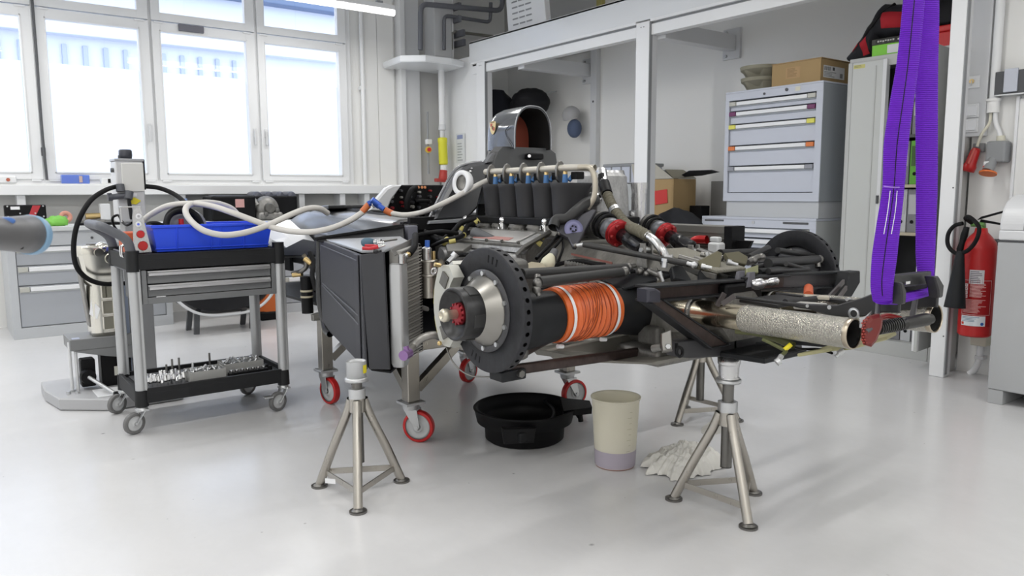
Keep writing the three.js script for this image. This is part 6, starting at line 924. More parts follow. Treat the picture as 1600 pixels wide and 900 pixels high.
{ // wiring and hoses: dark looms with yellow-taped ends around the left bank, and the lead down the gearbox
  const W = (name, pts, r, m = mat.black) => cp(name, hose(pts, r, 40, 8), m);
  W('wiring_loom', [[1.946, 0.991, -2.832], [1.892, 0.971, -2.869], [1.852, 0.923, -2.892], [1.783, 0.899, -2.869], [1.775, 0.921, -2.951], [1.753, 0.932, -2.969]], 0.013);
  W('wiring_loom', [[1.952, 0.979, -2.825], [1.914, 0.96, -2.851], [1.857, 0.918, -2.816], [1.775, 0.905, -2.804], [1.792, 0.909, -2.936]], 0.011, mat.rubber);
  W('wiring_loom', [[1.919, 0.931, -2.843], [1.802, 0.91, -2.784], [1.734, 0.903, -2.763], [1.749, 0.874, -2.887]], 0.009);
  W('wiring_loom', [[1.7, 0.904, -3.004], [1.747, 0.921, -2.971], [1.786, 0.935, -2.872], [1.873, 0.923, -2.877]], 0.010, mat.rubber);
  W('wiring_loom', [[2.064, 0.969, -2.379], [1.961, 0.924, -2.306], [1.852, 0.888, -2.239], [1.787, 0.859, -2.212]], 0.007);
  W('wiring_loom', [[2.05, 0.95, -2.344], [1.93, 0.908, -2.255], [1.863, 0.878, -2.229], [1.799, 0.85, -2.201], [1.787, 0.809, -2.204]], 0.006, mat.rubber);
  W('wiring_loom', [[2.071, 0.967, -2.445], [2.011, 0.939, -2.342], [1.945, 0.896, -2.242], [1.887, 0.839, -2.205]], 0.005);
  W('wiring_loom', [[1.772, 0.847, -2.581], [1.731, 0.852, -2.613], [1.664, 0.847, -2.591], [1.629, 0.823, -2.585]], 0.009, mat.rubber);
  const ty = M([0.50, 0.44, 0.14], 0.6);
  for (const [a, b, r] of [[[1.775, 0.905, -2.804], [1.746, 0.89, -2.794], 0.013], [[1.938, 0.971, -2.835], [1.953, 0.985, -2.826], 0.012], [[1.903, 0.931, -2.855], [1.861, 0.918, -2.813], 0.012], [[1.77, 0.902, -2.735], [1.748, 0.897, -2.751], 0.010], [[1.945, 0.926, -2.391], [1.96, 0.916, -2.377], 0.012], [[1.92, 0.908, -2.377], [1.936, 0.897, -2.364], 0.011], [[1.896, 0.954, -2.864], [1.885, 0.937, -2.869], 0.011]]) cp('yellow_tape', rod(a, b, r), ty);
  cp('pipe_fitting', [rod([1.668, 0.852, -2.588], [1.633, 0.828, -2.582], 0.010), rod([1.675, 0.862, -2.585], [1.664, 0.847, -2.591], 0.015, 0.015, 6)], mat.zinc);
  cp('mount_bracket', [plate([[1.706, 0.885, -2.709], [1.779, 0.897, -2.728], [1.825, 0.886, -2.691], [1.73, 0.868, -2.616], [1.662, 0.876, -2.626]], 0.02, 0.003)], mat.castDark);
  cp('pipe_stub', rod([1.902, 0.928, -2.783], [1.901, 0.907, -2.637], 0.026, 0.014, 16), mat.darkGrey);
  const w = cp('sensor_plug', [rod([1.844, 0.887, -2.173], [1.818, 0.865, -2.16], 0.014, 0.018)], mat.darkGrey);
  cp('taped_connector', [ring([[0.001, 0], [0.014, 0], [0.026, 0.03], [0.026, 0.05], [0.018, 0.06], [0.001, 0.06]], [1.818, 0.872, -2.161], [1.772, 0.822, -2.145], 18)], M([0.60, 0.58, 0.44], 0.6));
  cp('water_hose', hose([[2.084, 1.074, -2.209], [2.024, 1.06, -2.202], [1.965, 1.031, -2.192], [1.921, 1.003, -2.196], [1.891, 0.999, -2.218], [1.866, 0.971, -2.207]], 0.0215, 50, 14), M([0.02, 0.02, 0.021], 0.5));
  cp('water_hose', hose([[2.253, 1.045, -2.392], [2.202, 1.024, -2.384], [2.156, 0.993, -2.385], [2.124, 0.968, -2.377]], 0.016, 40, 12), mat.rubber);
  cp('hose_clip', [rod([2.185, 1.081, -2.305], [2.164, 1.07, -2.305], 0.0235)], mat.alu);
  W('sagging_lead', [[1.752, 0.821, -2.117], [1.754, 0.805, -2.084], [1.764, 0.787, -2.074], [1.744, 0.769, -2.086], [1.714, 0.76, -2.107]], 0.003);
  cp('corrugated_lead', ring((() => { const p = [[0.001, 0]]; for (let i = 0; i < 11; i++) p.push([0.009, i * 0.011], [0.0125, i * 0.011 + 0.004], [0.009, i * 0.011 + 0.009]); p.push([0.001, 0.125]); return p; })(), [1.839, 0.844, -2.112], [1.916, 0.834, -2.024], 14), M([0.10, 0.10, 0.095], 0.6));
  W('sagging_lead', [[1.842, 0.833, -2.166], [1.85, 0.844, -2.133], [1.875, 0.854, -2.072], [1.905, 0.846, -2.019], [1.926, 0.843, -1.989]], 0.008, mat.rubber);
}
{ // aluminium tank and filters behind the engine
  const z = -2.39, t = cp('oil_tank', [skin([[0.89, 0.108, 0.08], [0.95, 0.113, 0.086], [1.10, 0.106, 0.08], [1.17, 0.097, 0.075], [1.185, 0.08, 0.06]].map(([y, w, d]) => Array.from({ length: 24 }, (_, k) => { const a = k / 24 * 2 * Math.PI, c = Math.cos(a), s = Math.sin(a); return [2.29 + Math.sign(c) * Math.pow(Math.abs(c), 0.5) * w, y, z + Math.sign(s) * Math.pow(Math.abs(s), 0.5) * d]; })), true, true, 0.5)], mat.aluMatt);
  part(t, 'tank_step', [mm(2.18, 2.26, 0.90, 1.11, z + 0.02, z + 0.10, 0.02)], mat.aluMatt);
  part(t, 'tank_lid', [rod([2.365, 1.13, z - 0.02], [2.365, 1.17, z - 0.02], 0.067, 0.067, 28), rod([2.365, 1.17, z - 0.02], [2.365, 1.196, z - 0.02], 0.06, 0.054, 28), rod([2.27, 1.186, z], [2.27, 1.206, z], 0.017, 0.015)], mat.alu);
  part(t, 'tank_body_rear', ring([[0.001, 0], [0.054, 0.005], [0.065, 0.05], [0.065, 0.22], [0.001, 0.22]], [2.365, 0.915, z - 0.02], [2.365, 2, z - 0.02], 28), mat.aluMatt);
  cp('filter_canister', [rod([2.446, 0.976, -2.322], [2.446, 1.116, -2.322], 0.033, 0.033, 24), ring([[0.033, 0], [0.040, 0.004], [0.040, 0.028], [0.033, 0.032]], [2.446, 0.927, -2.322], [2.446, 2, -2.322], 24), rod([2.446, 1.116, -2.322], [2.446, 1.143, -2.322], 0.037, 0.037, 12), rod([2.40, 1.014, -2.333], [2.446, 0.992, -2.322], 0.013)], mat.alu);
  cp('blue_union', [rod([2.484, 0.943, -2.344], [2.516, 0.943, -2.344], 0.018), rod([2.484, 0.933, -2.344], [2.484, 1.014, -2.344], 0.010)], M([0.03, 0.06, 0.30], 0.3, 0.5));
  cp('brass_union', rod([2.446, 0.884, -2.322], [2.446, 0.933, -2.322], 0.013), mat.brass);
  // olive convoluted hose to a bright elbow
  const pts = [[2.19, 1.104, -2.262], [2.167, 1.066, -2.215], [2.135, 1.024, -2.147], [2.112, 0.982, -2.071], [2.021, 0.966, -1.925], [2.003, 0.947, -1.852]];
  const cv = new THREE.CatmullRomCurve3(pts.map(v3)), N = 150, fr = cv.computeFrenetFrames(N), secs = [];
  for (let i = 0; i <= N; i++) { const p = cv.getPointAt(i / N), r = 0.0185 + 0.003 * Math.sin(i / N * 2 * Math.PI * 26); secs.push(Array.from({ length: 14 }, (_, k) => { const a = k / 14 * 2 * Math.PI; return p.clone().addScaledVector(fr.normals[i], Math.cos(a) * r).addScaledVector(fr.binormals[i], Math.sin(a) * r); })); }
  cp('olive_hose', skin(secs, true, true, 1.2), M([0.13, 0.12, 0.085], 0.7));
  cp('hose_end', [rod([2.218, 1.138, -2.303], [2.185, 1.096, -2.249], 0.024, 0.022), rod([2.229, 1.17, -2.329], [2.218, 1.138, -2.303], 0.02)], mat.black);
  cp('hose_end', [rod([2.246, 1.189, -2.347], [2.218, 1.14, -2.303], 0.022, 0.02)], mat.alu);
  cp('bright_elbow', [hose([[2.005, 0.953, -1.866], [2, 0.935, -1.825], [2.002, 0.905, -1.791], [2.01, 0.879, -1.78]], 0.0155, 30, 14), rod([2.011, 0.883, -1.781], [2.014, 0.857, -1.774], 0.026, 0.024)], mat.alu);
  cp('band_clamp', rod([2.145, 1.039, -2.171], [2.141, 1.026, -2.157], 0.0235), mat.zinc);
}
// ---- gearbox
{
  const g = cp('gearbox_casing', skin([[-2.37, 1.965, 2.36, 0.545, 0.915], [-2.1, 1.975, 2.33, 0.55, 0.905], [-1.85, 1.99, 2.31, 0.56, 0.865], [-1.66, 2.01, 2.29, 0.585, 0.805], [-1.55, 2.03, 2.27, 0.61, 0.765]].map(([z, a, b, y0, y1]) => [[a + 0.05, y0, z], [a, y0 + 0.05, z], [a, y1 - 0.10, z], [a + 0.012, y1 - 0.06, z], [a + 0.07, y1, z], [b - 0.07, y1, z], [b - 0.012, y1 - 0.06, z], [b, y1 - 0.1, z], [b, y0 + 0.05, z], [b - 0.05, y0, z]]), true, true, 0.3), M([0.30, 0.29, 0.265], 0.55, 0.35, { map: grime }));
  part(g, 'bell_flange', [skin([-2.385, -2.36].map((z) => [[1.95, 0.55, z], [1.935, 0.80, z], [1.965, 0.87, z], [2.05, 0.925, z], [2.28, 0.925, z], [2.37, 0.86, z], [2.38, 0.55, z]]), true, true, 0.3)], mat.castDark);
  const sd = (z, y) => [1.972 + (z + 2.3) * 0.05, y, z];
  part(g, 'bearing_cap', [ring([[0.001, 0], [0.034, 0], [0.034, 0.012], [0.024, 0.014], [0.02, 0.006], [0.001, 0.006]], sd(-2.16, 0.775), add3(sd(-2.16, 0.775), [-1, 0, 0]), 28)], mat.cast);
  part(g, 'bearing_cap', [ring([[0.001, 0], [0.026, 0], [0.026, 0.01], [0.001, 0.012]], sd(-2.02, 0.745), add3(sd(-2.02, 0.745), [-1, 0, 0]), 28)], mat.cast);
  for (const [z, y] of [[-2.3, 0.83], [-2.28, 0.72], [-2.1, 0.82], [-2.06, 0.81], [-1.96, 0.795], [-1.9, 0.70], [-1.8, 0.72], [-2.25, 0.62], [-2.0, 0.62]]) part(g, 'case_bolt', [rod(sd(z, y), add3(sd(z, y), [-0.008, 0, 0]), 0.012, 0.012, 16), rod(sd(z, y), add3(sd(z, y), [-0.014, 0, 0]), 0.007, 0.007, 6)], mat.steelDark);
  part(g, 'top_rib', [bar([2.08, 0.905, -2.3], [2.08, 0.82, -1.62], 0.012, 0.02, 0.003), bar([2.2, 0.905, -2.3], [2.2, 0.82, -1.62], 0.012, 0.02, 0.003)], mat.castDark);
  part(g, 'red_mark', plate([[1.969, 0.862, -2.22], [1.972, 0.842, -2.0], [1.972, 0.85, -2.0], [1.969, 0.87, -2.22]], 0.003, 0), M([0.30, 0.12, 0.10], 0.6));
  part(g, 'lower_cover', [mm(1.95, 2.34, 0.50, 0.56, -2.35, -1.75, 0.02)], mat.cast);
  part(g, 'side_boss', [mm(1.955, 2.0, 0.57, 0.64, -1.86, -1.76, 0.015)], mat.castDark);
  part(g, 'rough_top', plate([[2.08, 0.83, -1.62], [2.24, 0.83, -1.62], [2.25, 0.885, -1.9], [2.07, 0.885, -1.9]], 0.012, 0.003), M([0.26, 0.25, 0.21], 0.8, 0.3, { bumpMap: crumple, bumpScale: 0.004 }));
  cp('underfloor_casing', skin([[-2.3, 0.50, 0.47], [-1.95, 0.515, 0.5], [-1.68, 0.55, 0.54]].map(([z, t, b]) => [[1.83, t, z], [1.86, b, z], [2.42, b, z], [2.45, t, z]]), true, true, 0.3), M([0.30, 0.29, 0.26], 0.5, 0.4));
}
// ---- dampers with red collars, rocker plate, push rod
function damper(a, b, s) {
  const L = v3(a).distanceTo(v3(b)), r = (p, m, nm) => cp(nm, ring(p, a, b, 32), m);
  const t = r([[0.001, 0], [0.042 * s, 0], [0.046 * s, 0.012], [0.046 * s, 0.018], [0.030, 0.02], [0.030, L * 0.22], [0.001, L * 0.22]], mat.steelDark, 'damper_end');
  part(t, 'spring_coil', [torus(lerp3(a, b, 0.10), 0.044 * s, 0.006, v3(b).sub(v3(a)).toArray(), 30, 8), torus(lerp3(a, b, 0.17), 0.042 * s, 0.007, v3(b).sub(v3(a)).toArray(), 30, 8)], mat.rubber);
  r([[0.001, L * 0.21], [0.037 * s, L * 0.21], [0.040 * s, L * 0.24], [0.040 * s, L * 0.38], [0.001, L * 0.38]], M([0.14, 0.145, 0.16], 0.4, 0.5), 'damper_body');
  const c = r([[0.001, L * 0.375], [0.043 * s, L * 0.375], [0.047 * s, L * 0.385], [0.047 * s, L * 0.40], [0.040 * s, L * 0.408], [0.040 * s, L * 0.425], [0.047 * s, L * 0.433], [0.047 * s, L * 0.45], [0.042 * s, L * 0.465], [0.024, L * 0.50], [0.001, L * 0.5]], mat.redMetal, 'red_spring_collar');
  for (const g of boltRing(lerp3(a, b, 0.475), v3(b).sub(v3(a)).toArray(), 0.038 * s, 6, 0.007, 0.012, 8)) part(c, 'collar_notch', g, M([0.25, 0.01, 0.01], 0.5));
  r([[0.001, L * 0.49], [0.026, L * 0.49], [0.026, L * 0.64], [0.030, L * 0.65], [0.030, L * 0.72], [0.025, L * 0.73], [0.032, L * 0.76], [0.033, L * 0.93], [0.028, L * 0.96], [0.001, L * 0.96]], mat.blackGloss, 'damper_reservoir');
  const e = cp('damper_clevis', [rod(lerp3(a, b, 0.95), b, 0.012), ...[-0.018, 0.018].map((o) => { const q = [b[0] + o, b[1], b[2]]; return plate([[q[0], q[1] + 0.024, q[2] - 0.02], [q[0], q[1] + 0.024, q[2] + 0.012], [q[0], q[1] - 0.07, q[2] + 0.022], [q[0], q[1] - 0.07, q[2] - 0.03]], 0.008, 0.002, [], true); })], mat.cast);
  part(e, 'clevis_bolt', rod([b[0] - 0.03, b[1], b[2]], [b[0] + 0.03, b[1], b[2]], 0.009, 0.009, 6), mat.zinc);
}
damper([2.074, 0.988, -2.179], [2.034, 0.898, -1.892], 1.08);
damper([2.358, 0.975, -2.189], [2.311, 0.879, -1.907], 0.98);
{
  const rk = cp('rocker_plate', plate([[1.896, 0.954, -2.23], [1.953, 0.995, -2.193], [2.03, 1.028, -2.169], [2.041, 1.021, -2.159], [1.979, 0.969, -2.142], [1.918, 0.91, -2.12], [1.899, 0.89, -2.117], [1.89, 0.892, -2.125], [1.894, 0.929, -2.155], [1.888, 0.941, -2.206]].reverse(), 0.02, 0.003), M([0.05, 0.05, 0.06], 0.35, 0.3));
  const c = [1.921, 0.966, -2.156]; const n = [-0.6, 0.25, 0.75];
  part(rk, 'rocker_bearing', ring([[0.001, 0.004], [0.012, 0.004], [0.014, 0.008], [0.034, 0.008], [0.036, 0.002], [0.001, 0.0]], c, add3(c, n), 28), M([0.14, 0.14, 0.24], 0.35, 0.6));
  part(rk, 'rocker_screw', boltRing(add3(c, [-0.004, 0.002, 0.005]), n, 0.010, 5, 0.003, 0.006, 6), mat.black);
  part(rk, 'rocker_pin', [ball([1.891, 0.907, -2.111], 0.009), ball([1.885, 0.951, -2.195], 0.009)], mat.steelDark);
  const rodm = M([0.026, 0.026, 0.026], 0.5);
  const p1 = cp('push_rod', rod([1.9, 0.913, -2.076], [2.017, 0.863, -1.69], 0.0105), rodm);
  part(p1, 'rod_end', [rod([2.014, 0.865, -1.693], [2.025, 0.859, -1.669], 0.007), ball([2.025, 0.859, -1.669], 0.012), rod([1.9, 0.913, -2.076], [1.889, 0.908, -2.099], 0.008)], mat.zinc);
  // left suspension links
  const w1 = cp('upper_wishbone', [rod([1.403, 0.86, -1.807], [1.917, 0.84, -1.871], 0.0165)], rodm), w2 = cp('upper_wishbone', [rod([1.417, 0.84, -1.743], [1.858, 0.833, -1.838], 0.0165)], rodm);
  part(w1, 'rod_end', [ball([1.92, 0.843, -1.868], 0.016), rod([1.92, 0.843, -1.868], [1.953, 0.847, -1.869], 0.009)], mat.steelDark);
  part(w2, 'rod_end', ball([1.414, 0.836, -1.745], 0.016), mat.steelDark); part(w2, 'rod_end', ball([1.866, 0.836, -1.833], 0.017), mat.steelDark);
  cp('wishbone_joint', [rod([1.429, 0.858, -1.762], [1.41, 0.819, -1.745], 0.010), ball([1.41, 0.819, -1.745], 0.014), rod([1.41, 0.819, -1.745], [1.414, 0.8, -1.739], 0.008)], mat.steelDark);
  const lw = cp('lower_wishbone', [bar([1.388, 0.556, -1.86], [2.187, 0.533, -1.86], 0.028, 0.034, 0.010, [0, 1, 0])], mat.brownSteel);
  part(lw, 'wishbone_foot', [mm(1.345, 1.44, 0.528, 0.562, -1.90, -1.83, 0.006)], mat.plastic);
  part(lw, 'foot_bolt', rod([1.41, 0.55, -1.83], [1.41, 0.55, -1.815], 0.012, 0.012, 6), mat.steelDark);
  cp('lower_wishbone', [bar([1.42, 0.55, -1.95], [1.98, 0.57, -2.25], 0.026, 0.03, 0.008, [0, 1, 0])], mat.brownSteel);
  cp('olive_guard', plate([[1.481, 0.861, -1.938], [1.616, 0.872, -2.027], [1.646, 0.863, -2.003], [1.595, 0.853, -1.914], [1.52, 0.856, -1.908]], 0.006, 0.001), M([0.30, 0.26, 0.18], 0.6));
  cp('drive_shaft', [rod([1.42, AY, AX], [1.98, 0.74, -1.95], 0.018), rod([1.9, 0.74, -1.93], [1.98, 0.74, -1.95], 0.045)], mat.steelDark);
  cp('upright', [mm(1.40, 1.47, 0.58, 0.90, AX - 0.06, AX + 0.05, 0.02)], mat.castDark);
}
// ---- brakes: carbon discs, bells, hub, caliper
function brake(xf, s, front) {                                     // xf: outer face; s: direction outwards (-1 left)
  const P = (d, r) => [xf - s * d, AY, AX];
  const cm = M([0.036, 0.037, 0.043], 0.55, 0, { map: grime, bumpMap: grime, bumpScale: 0.001, specularIntensity: 0.7 }), o = [xf, AY, AX], out = [xf + s, AY, AX];
  const d = cp('brake_disc', ring([[0.165, -0.036], [0.188, -0.036], [0.192, -0.033]], o, out, 72), cm);
  const R1 = 0.192, NH = 36, rimGeo = []; { const w = 2 * Math.PI * R1 / NH; for (let i = 0; i < NH; i++) { const sh = new THREE.Shape(); const K = 6; for (let k = 0; k <= K; k++) (k ? sh.lineTo.bind(sh) : sh.moveTo.bind(sh))(-w / 2 + w * k / K, -0.033); for (let k = K; k >= 0; k--) sh.lineTo(-w / 2 + w * k / K, -0.003); const h = new THREE.Path(); h.absarc((i % 2 ? 0.0 : 0), -0.018, 0.0072, 0, Math.PI * 2, true); sh.holes.push(h); const g = new THREE.ShapeGeometry(sh, 8), p = g.attributes.position; for (let k = 0; k < p.count; k++) { const a = (i + 0.5) / NH * 2 * Math.PI + p.getX(k) / R1; p.setXYZ(k, xf + s * p.getY(k), AY + Math.cos(a) * R1, AX + Math.sin(a) * R1); } g.deleteAttribute('normal'); g.computeVertexNormals(); rimGeo.push(g); } }
  cm.side = THREE.DoubleSide;
  part(d, 'drilled_rim', rimGeo, cm);
  part(d, 'vent_core', ring([[0.176, -0.034], [0.176, -0.002]], o, out, 60), M([0.004, 0.004, 0.004], 0.9, 0, { side: THREE.DoubleSide }));
  part(d, 'friction_face', ring([[0.192, -0.003], [0.188, 0], [0.125, 0], [0.125, -0.036], [0.165, -0.036]], o, out, 72), cm);
  for (const a0 of [0.12, 3.35]) for (let k = 0; k < 3; k++) { const a = a0 + k * 0.13, q = (r) => [xf + s * 0.0002, AY + Math.cos(a) * r, AX + Math.sin(a) * r]; part(d, 'wear_slot', bar(q(0.150), q(0.172), 0.005, 0.002, 0, [1, 0, 0]), mat.black); }
  part(d, 'retaining_ring', ring([[0.104, -0.004], [0.127, -0.004], [0.127, 0.006], [0.104, 0.006]], o, out, 60), M([0.07, 0.07, 0.075], 0.4, 0.4));
  boltRing([xf + s * 0.004, AY, AX], [s, 0, 0], 0.1155, 10, 0.0072, 0.008, 12).forEach((g) => part(d, 'ring_bolt', g, mat.zinc));
  if (!front) { part(d, 'inner_hub', ring([[0.001, -0.04], [0.10, -0.04], [0.12, -0.02], [0.12, 0], [0.001, 0]], o, out, 48), mat.darkGrey); part(d, 'stub', [rod([xf - s * 0.04, AY, AX], [xf - s * 0.09, AY, AX], 0.06, 0.05, 28), ball([xf - s * 0.05, AY + 0.10, AX - 0.01], 0.014)], mat.steelDark); return; }
  part(d, 'aluminium_bell', ring([[0.104, -0.002], [0.110, 0.004], [0.106, 0.010], [0.080, 0.052], [0.070, 0.056], [0.001, 0.056]], o, out, 64), M([0.30, 0.29, 0.27], 0.42, 1, { roughnessMap: brushed }));
  const hub = part(car, 'wheel_hub_drum', ring([[0.001, 0.05], [0.079, 0.05], [0.080, 0.056], [0.080, 0.115], [0.077, 0.118], [0.071, 0.118], [0.066, 0.105], [0.045, 0.088], [0.001, 0.085]], o, out, 56), M([0.06, 0.06, 0.062], 0.38, 0.55, { map: grime }));
  for (const g of [0, 1, 2, 3, 4].map((k) => { const a = k / 5 * 2 * Math.PI + 0.5; return mm(-0.02, 0.02, -0.004, 0.003, -0.018, 0.018, 0.002).applyMatrix4(new THREE.Matrix4().makeBasis(new THREE.Vector3(0, -Math.sin(a), Math.cos(a)), new THREE.Vector3(0, Math.cos(a), Math.sin(a)), new THREE.Vector3(-1, 0, 0)).setPosition(xf + s * 0.075, AY + Math.cos(a) * 0.079, AX + Math.sin(a) * 0.079)); })) part(hub, 'drum_flat', g, M([0.05, 0.05, 0.05], 0.35, 0.5));
  part(hub, 'red_spline', [ring([[0.014, 0.088], [0.034, 0.088], [0.034, 0.098], [0.028, 0.106], [0.014, 0.106]], o, out, 40), ...boltRing([xf + s * 0.10, AY, AX], [s, 0, 0], 0.030, 12, 0.004, 0.008, 8)], M([0.30, 0.02, 0.03], 0.35, 0.5));
  part(hub, 'spindle', ring([[0.001, 0.1], [0.014, 0.1], [0.014, 0.135], [0.019, 0.136], [0.020, 0.150], [0.016, 0.158], [0.009, 0.158], [0.008, 0.148], [0.001, 0.148]], o, out, 28), M([0.62, 0.58, 0.47], 0.35, 0.7));
  // caliper hugging the front edge of the disc
  const arc = (r0, r1, a0, a1, x0, x1, n = 14) => { const sec = []; for (let i = 0; i <= n; i++) { const a = a0 + (a1 - a0) * i / n, q = (r, x) => [x, AY + Math.sin(a) * r, AX - Math.cos(a) * r]; const e = Math.min(1, 0.55 + Math.min(i, n - i) * 0.28); sec.push([q(r0, x0), q(r0 + (r1 - r0) * e, x0 + 0.004), q(r0 + (r1 - r0) * e, x1), q(r0, x1)]); } return skin(sec, true, true, 0.45); };
  const cal = part(car, 'brake_caliper', [arc(0.135, 0.222, -0.78, 0.80, xf - 0.052, xf - 0.012), arc(0.196, 0.224, -0.72, 0.74, xf - 0.02, xf + 0.05), arc(0.135, 0.222, -0.78, 0.80, xf + 0.042, xf + 0.085)], M([0.50, 0.50, 0.46], 0.45, 0.4));
  part(cal, 'yellow_mark', [arc(0.2235, 0.2252, 0.0, 0.22, xf - 0.048, xf - 0.02, 5), arc(0.2235, 0.2252, -0.42, -0.18, xf - 0.048, xf - 0.018, 5)], M([0.62, 0.52, 0.05], 0.5));
  for (const a of [0.5, -0.5]) { const q = (r, da) => [xf - 0.053, AY + Math.sin(a + da) * r, AX - Math.cos(a + da) * r]; part(cal, 'caliper_pocket', bar(q(0.152, 0.02), q(0.19, 0.02), 0.045, 0.006, 0.002, [1, 0, 0]), mat.castDark); }
  part(cal, 'bleed_screw', rod([xf - 0.055, AY + 0.13, AX - 0.165], [xf - 0.075, AY + 0.135, AX - 0.168], 0.007, 0.007, 6), mat.brass); part(cal, 'bleed_screw', ball([xf - 0.06, AY - 0.12, AX - 0.17], 0.008), mat.brass);
  part(car, 'brake_pipe', hose([[xf - 0.03, AY - 0.12, AX - 0.19], [xf - 0.03, AY - 0.18, AX - 0.14], [xf - 0.02, AY - 0.21, AX - 0.06], [xf + 0.02, AY - 0.21, AX + 0.0]], 0.0025, 30, 8), mat.steelDark);
}
brake(1.33, -1, true);
brake(3.0, 1, false);
// ---- brake cooling duct with the orange bellows
{
  const y = 0.702, z = -1.88, prof = (p) => p;
  const d1 = cp('brake_duct', [skin([[1.375, 0.10, 0.06, -0.005, -0.01], [1.45, 0.097, 0.085, 0.0, 0.0], [1.55, 0.085, 0.084, 0.003, 0.006], [1.60, 0.082, 0.082, 0.005, 0.006]].map(([x, ry, rz, dy, dz]) => Array.from({ length: 32 }, (_, k) => { const a = k / 32 * 2 * Math.PI; return [x, y + dy + Math.cos(a) * ry, z + dz + Math.sin(a) * rz]; })), true, true, 1)], mat.plastic);
  const secs = []; const N = 90; for (let i = 0; i <= N; i++) { const u = i / N, x = 1.573 + 0.245 * u, edge = Math.min(u, 1 - u); const rip = edge > 0.13 ? 0.0035 * Math.sin(u * 95) * (0.5 + 0.5 * noise2(u * 6, 3)) : 0; secs.push(Array.from({ length: 44 }, (_, k) => { const a = k / 44 * 2 * Math.PI, tw = edge > 0.12 ? 0.004 * Math.sin(u * 80 + 2.2 * Math.sin(a) + 3 * Math.cos(a * 0.5)) : 0, r = 0.0895 + rip + tw + 0.002 * noise3(Math.cos(a), Math.sin(a), u * 4); return [x + 0.012 * Math.sin(a + 0.6) * Math.sin(u * Math.PI), y + 0.006 + Math.cos(a) * r * (1 - 0.03 * u), z + 0.006 + Math.sin(a) * r]; })); }
  const b = cp('orange_bellows', skin(secs, true, true, 1), M([0.72, 0.14, 0.025], 0.45, 0, { clearcoat: 0.3, clearcoatRoughness: 0.3 }), { label: 'wrinkled orange silicone bellows' });
  for (const x of [1.60, 1.793]) part(b, 'clamp_band', [rod([x - 0.006, y + 0.006, z + 0.006], [x + 0.006, y + 0.006, z + 0.006], 0.0925, 0.0925, 48, true), rod([x - 0.01, y - 0.095, z + 0.02], [x + 0.014, y - 0.098, z + 0.02], 0.007)], mat.strip);
  for (let i = 0; i < 9; i++) { const u = 0.2 + i * 0.075, x = 1.573 + 0.245 * u; part(b, 'wire_turn', hose(Array.from({ length: 24 }, (_, k) => { const a = k / 24 * 2 * Math.PI; return [x + 0.02 * Math.sin(a + i * 0.5) + 0.012 * Math.cos(a), y + 0.006 + Math.cos(a) * 0.0925, z + 0.006 + Math.sin(a) * 0.0925]; }), 0.0011, 48, 4, true), M([0.20, 0.03, 0.01], 0.6)); }
  const c = Array.from({ length: 32 }, (_, k) => k / 32 * 2 * Math.PI), sec2 = [[1.80, 0.0855, 0.087, 0, 0], [1.86, 0.087, 0.09, 0, 0], [1.98, 0.098, 0.075, -0.01, -0.01], [2.08, 0.09, 0.05, -0.02, -0.03]].map(([x, ry, rz, dy, dz]) => c.map((a) => [x, y + dy + Math.cos(a) * ry, z + dz + Math.sin(a) * rz]));
  cp('brake_duct', skin(sec2, true, true, 1), mat.plastic);
  cp('duct_top_channel', [plate([[1.877, 0.791, -1.989], [1.976, 0.817, -1.866], [2.04, 0.811, -1.747], [1.858, 0.775, -1.828]].reverse(), 0.01, 0.002), plate([[1.876, 0.786, -1.989], [1.858, 0.775, -1.828], [1.857, 0.754, -1.826], [1.875, 0.768, -1.987]], 0.008, 0.001)], mat.plastic);
  cp('belly_pan', plate([[1.636, 0.572, -1.95], [2.07, 0.584, -1.95], [2.281, 0.66, -1.95], [2.286, 0.496, -1.95], [2.213, 0.478, -1.95], [1.874, 0.532, -1.95]], 0.03, 0.004), M([0.28, 0.27, 0.24], 0.5, 0.4));
}
